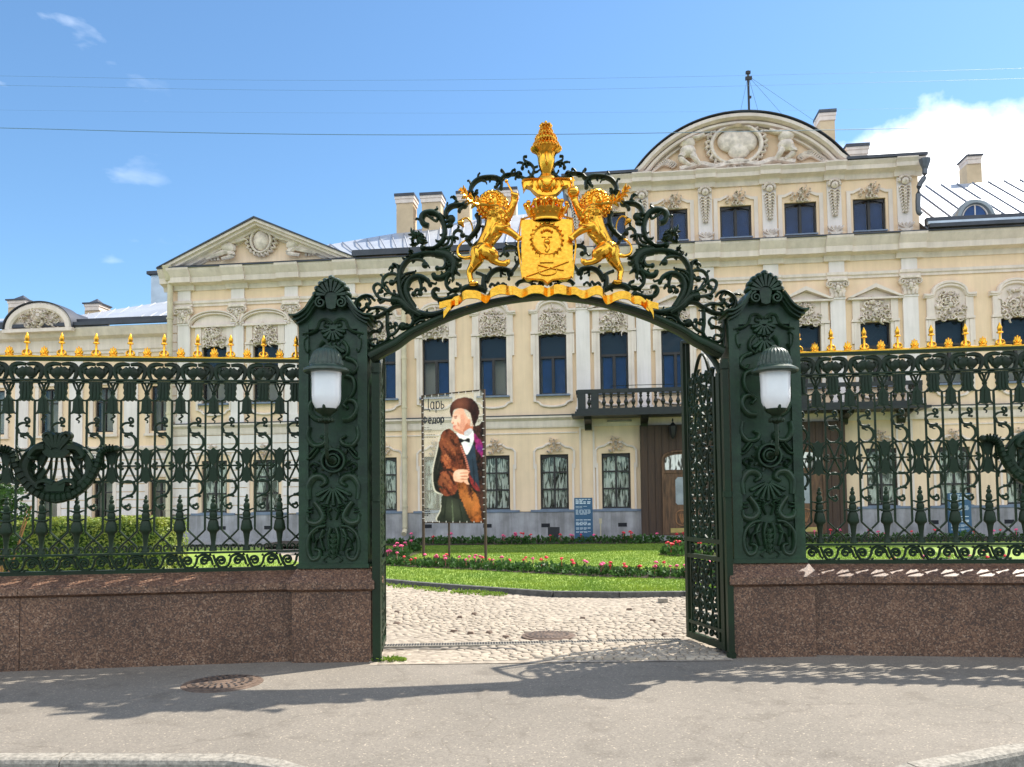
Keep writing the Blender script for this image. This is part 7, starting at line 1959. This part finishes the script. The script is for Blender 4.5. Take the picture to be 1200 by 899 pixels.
# overhead wires
def wire(pts, Y, r, label):
    P = [(W(px, py, Y)[0], Y, W(px, py, Y)[1]) for px, py in pts]
    d = Vector(P[0])-Vector(P[1]); d.normalize(); P[0] = tuple(Vector(P[0])+d*2)
    m = MB(); m.tube(P, r, 5, 4, False); o = m.build('overhead_wire', 'wire'); tag(o, label, 'overhead wire', 'wires across the sky')
wire([(-400, 141), (0, 150), (200, 155), (420, 158), (640, 157.5), (850, 154.5), (1200, 147), (1600, 132)], 14, .0062, 'thickest overhead wire crossing the sky just above the gilded crest')
wire([(-400, 82), (0, 89), (300, 94), (600, 93), (900, 88), (1200, 80), (1600, 66)], 16, .0022, 'faint thin overhead wire, highest of the group')
wire([(-400, 94), (0, 100), (300, 105.5), (600, 106), (900, 100), (1200, 92), (1600, 80)], 16, .0022, 'faint thin overhead wire, second from the top')
wire([(-400, 124), (0, 129), (300, 132), (600, 132.5), (900, 130), (1200, 124), (1600, 112)], 16, .0013, 'faintest overhead wire, just above the thick one')

# ------------------------------------------------------------ camera, sun, sky
cam = bpy.data.cameras.new('camera'); co = bpy.data.objects.new('camera', cam); COL.objects.link(co)
cam.sensor_width = 36; cam.lens = 36*F/1200; cam.shift_y = SHIFT/1200; cam.clip_end = 3000; cam.clip_start = .05
mt = Matrix((( _cr.x, _cu.x, -_f.x, 0), (_cr.y, _cu.y, -_f.y, 0), (_cr.z, _cu.z, -_f.z, EYE), (0, 0, 0, 1))); co.matrix_world = mt
SC.camera = co
sdir = Vector((.64, .38, 1.0)).normalized()      # towards the sun
sun = bpy.data.lights.new('sun', 'SUN'); sun.energy = SUN_E; sun.angle = radians(.53); sun.color = (1.0, .94, .84)
so = bpy.data.objects.new('sun', sun); COL.objects.link(so); so.rotation_euler = (-sdir).to_track_quat('-Z', 'Y').to_euler(); so.location = (10, 10, 40)
wd = bpy.data.worlds.new('World'); SC.world = wd; wd.use_nodes = True; nt = wd.node_tree; bg = nt.nodes['Background']
sky = nt.nodes.new('ShaderNodeTexSky'); sky.sky_type = 'NISHITA'; sky.sun_disc = False; sky.sun_elevation = math.asin(sdir.z)
sky.sun_rotation = atan2(sdir.x, sdir.y); sky.air_density = 1.0; sky.dust_density = SKY_DUST; sky.ozone_density = SKY_OZ; sky.altitude = 0
# clouds as part of the sky
tc = nt.nodes.new('ShaderNodeTexCoord'); sep = nt.nodes.new('ShaderNodeSeparateXYZ'); nt.links.new(tc.outputs['Generated'], sep.inputs[0])
def mth(op, a, b=None, clamp=False):
    n = nt.nodes.new('ShaderNodeMath'); n.operation = op; n.use_clamp = clamp
    for i, v in enumerate((a, b)):
        if v is None: continue
        if isinstance(v, (int, float)): n.inputs[i].default_value = v
        else: nt.links.new(v, n.inputs[i])
    return n.outputs[0]
hyp = mth('SQRT', mth('ADD', mth('MULTIPLY', sep.outputs[0], sep.outputs[0]), mth('MULTIPLY', sep.outputs[1], sep.outputs[1])))
az = mth('ARCTAN2', sep.outputs[0], sep.outputs[1]); el = mth('ARCTAN2', sep.outputs[2], hyp)
ns = nt.nodes.new('ShaderNodeTexNoise'); ns.inputs['Scale'].default_value = 7.5; ns.inputs['Detail'].default_value = 9; ns.inputs['Roughness'].default_value = .52; nt.links.new(tc.outputs['Generated'], ns.inputs['Vector'])
ns2 = nt.nodes.new('ShaderNodeTexNoise'); ns2.inputs['Scale'].default_value = 26; ns2.inputs['Detail'].default_value = 6; nt.links.new(tc.outputs['Generated'], ns2.inputs['Vector'])
nz_ = mth('ADD', mth('MULTIPLY', mth('SUBTRACT', ns.outputs[0], .5), .20), mth('MULTIPLY', mth('SUBTRACT', ns2.outputs[0], .5), .035))
def bank(az0, az1, top, soft=.10):
    """cumulus bank between two azimuths, rising to elevation top"""
    l = mth('MULTIPLY', mth('MAXIMUM', mth('SUBTRACT', az0, az), 0.), 2.6); r = mth('MULTIPLY', mth('MAXIMUM', mth('SUBTRACT', az, az1), 0.), 1.2)
    lim = mth('SUBTRACT', mth('SUBTRACT', top, l), r)
    d = mth('ADD', mth('SUBTRACT', lim, el), nz_)
    return mth('DIVIDE', d, soft, True)
c1 = bank(.385, 1.5, .395, .04); c2 = bank(-1.8, -.60, .215, .05); back = mth('SUBTRACT', mth('ABSOLUTE', az), 1.35); c_fill = mth('MULTIPLY', mth('MULTIPLY', back, 1.6, True), mth('MULTIPLY', mth('ADD', mth('SUBTRACT', 1.0, mth('MULTIPLY', el, .75)), mth('MULTIPLY', nz_, 5.)), 1.6, True)); c_fill = mth('MULTIPLY', c_fill, mth('MULTIPLY', mth('SUBTRACT', el, .16), 4.0, True))  # last bank: unseen cloud behind the camera, added to light the facade
ns3 = nt.nodes.new('ShaderNodeTexNoise'); ns3.inputs['Scale'].default_value = 9; ns3.inputs['Detail'].default_value = 8; mp = nt.nodes.new('ShaderNodeMapping'); mp.inputs['Scale'].default_value = (1, 1, 2.6); mp.inputs['Location'].default_value = (3.1, 1.3, .4)
nt.links.new(tc.outputs['Generated'], mp.inputs[0]); nt.links.new(mp.outputs[0], ns3.inputs['Vector'])
wisp = mth('MULTIPLY', mth('MULTIPLY', mth('MULTIPLY', mth('SUBTRACT', ns3.outputs[0], .60), 7.0, True), .4), mth('MULTIPLY', mth('SUBTRACT', -.38, az), 6., True))
cl = mth('MAXIMUM', mth('MAXIMUM', c1, mth('MULTIPLY', c2, .85)), mth('MAXIMUM', c_fill, wisp))
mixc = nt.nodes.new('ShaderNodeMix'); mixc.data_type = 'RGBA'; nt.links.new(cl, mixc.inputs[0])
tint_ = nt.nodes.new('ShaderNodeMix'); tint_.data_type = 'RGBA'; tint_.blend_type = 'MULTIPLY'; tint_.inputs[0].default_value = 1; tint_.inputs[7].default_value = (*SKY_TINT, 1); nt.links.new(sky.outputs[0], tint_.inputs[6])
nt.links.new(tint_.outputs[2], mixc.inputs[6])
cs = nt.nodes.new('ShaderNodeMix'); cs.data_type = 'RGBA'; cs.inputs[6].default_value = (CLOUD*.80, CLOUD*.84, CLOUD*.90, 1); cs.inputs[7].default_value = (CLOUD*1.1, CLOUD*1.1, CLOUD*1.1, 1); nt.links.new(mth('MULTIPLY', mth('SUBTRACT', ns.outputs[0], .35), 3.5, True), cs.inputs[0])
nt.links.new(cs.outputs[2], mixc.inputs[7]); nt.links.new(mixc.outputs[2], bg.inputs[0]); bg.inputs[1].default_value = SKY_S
vs_ = SC.view_settings; vs_.view_transform = 'Standard'; vs_.look = 'None'; vs_.gamma = 1; vs_.exposure = EXPO; vs_.use_curve_mapping = False
SC.render.film_transparent = False
SC.cycles.use_denoising = True; SC.cycles.max_bounces = 8; SC.cycles.transparent_max_bounces = 12; SC.cycles.sample_clamp_indirect = 6
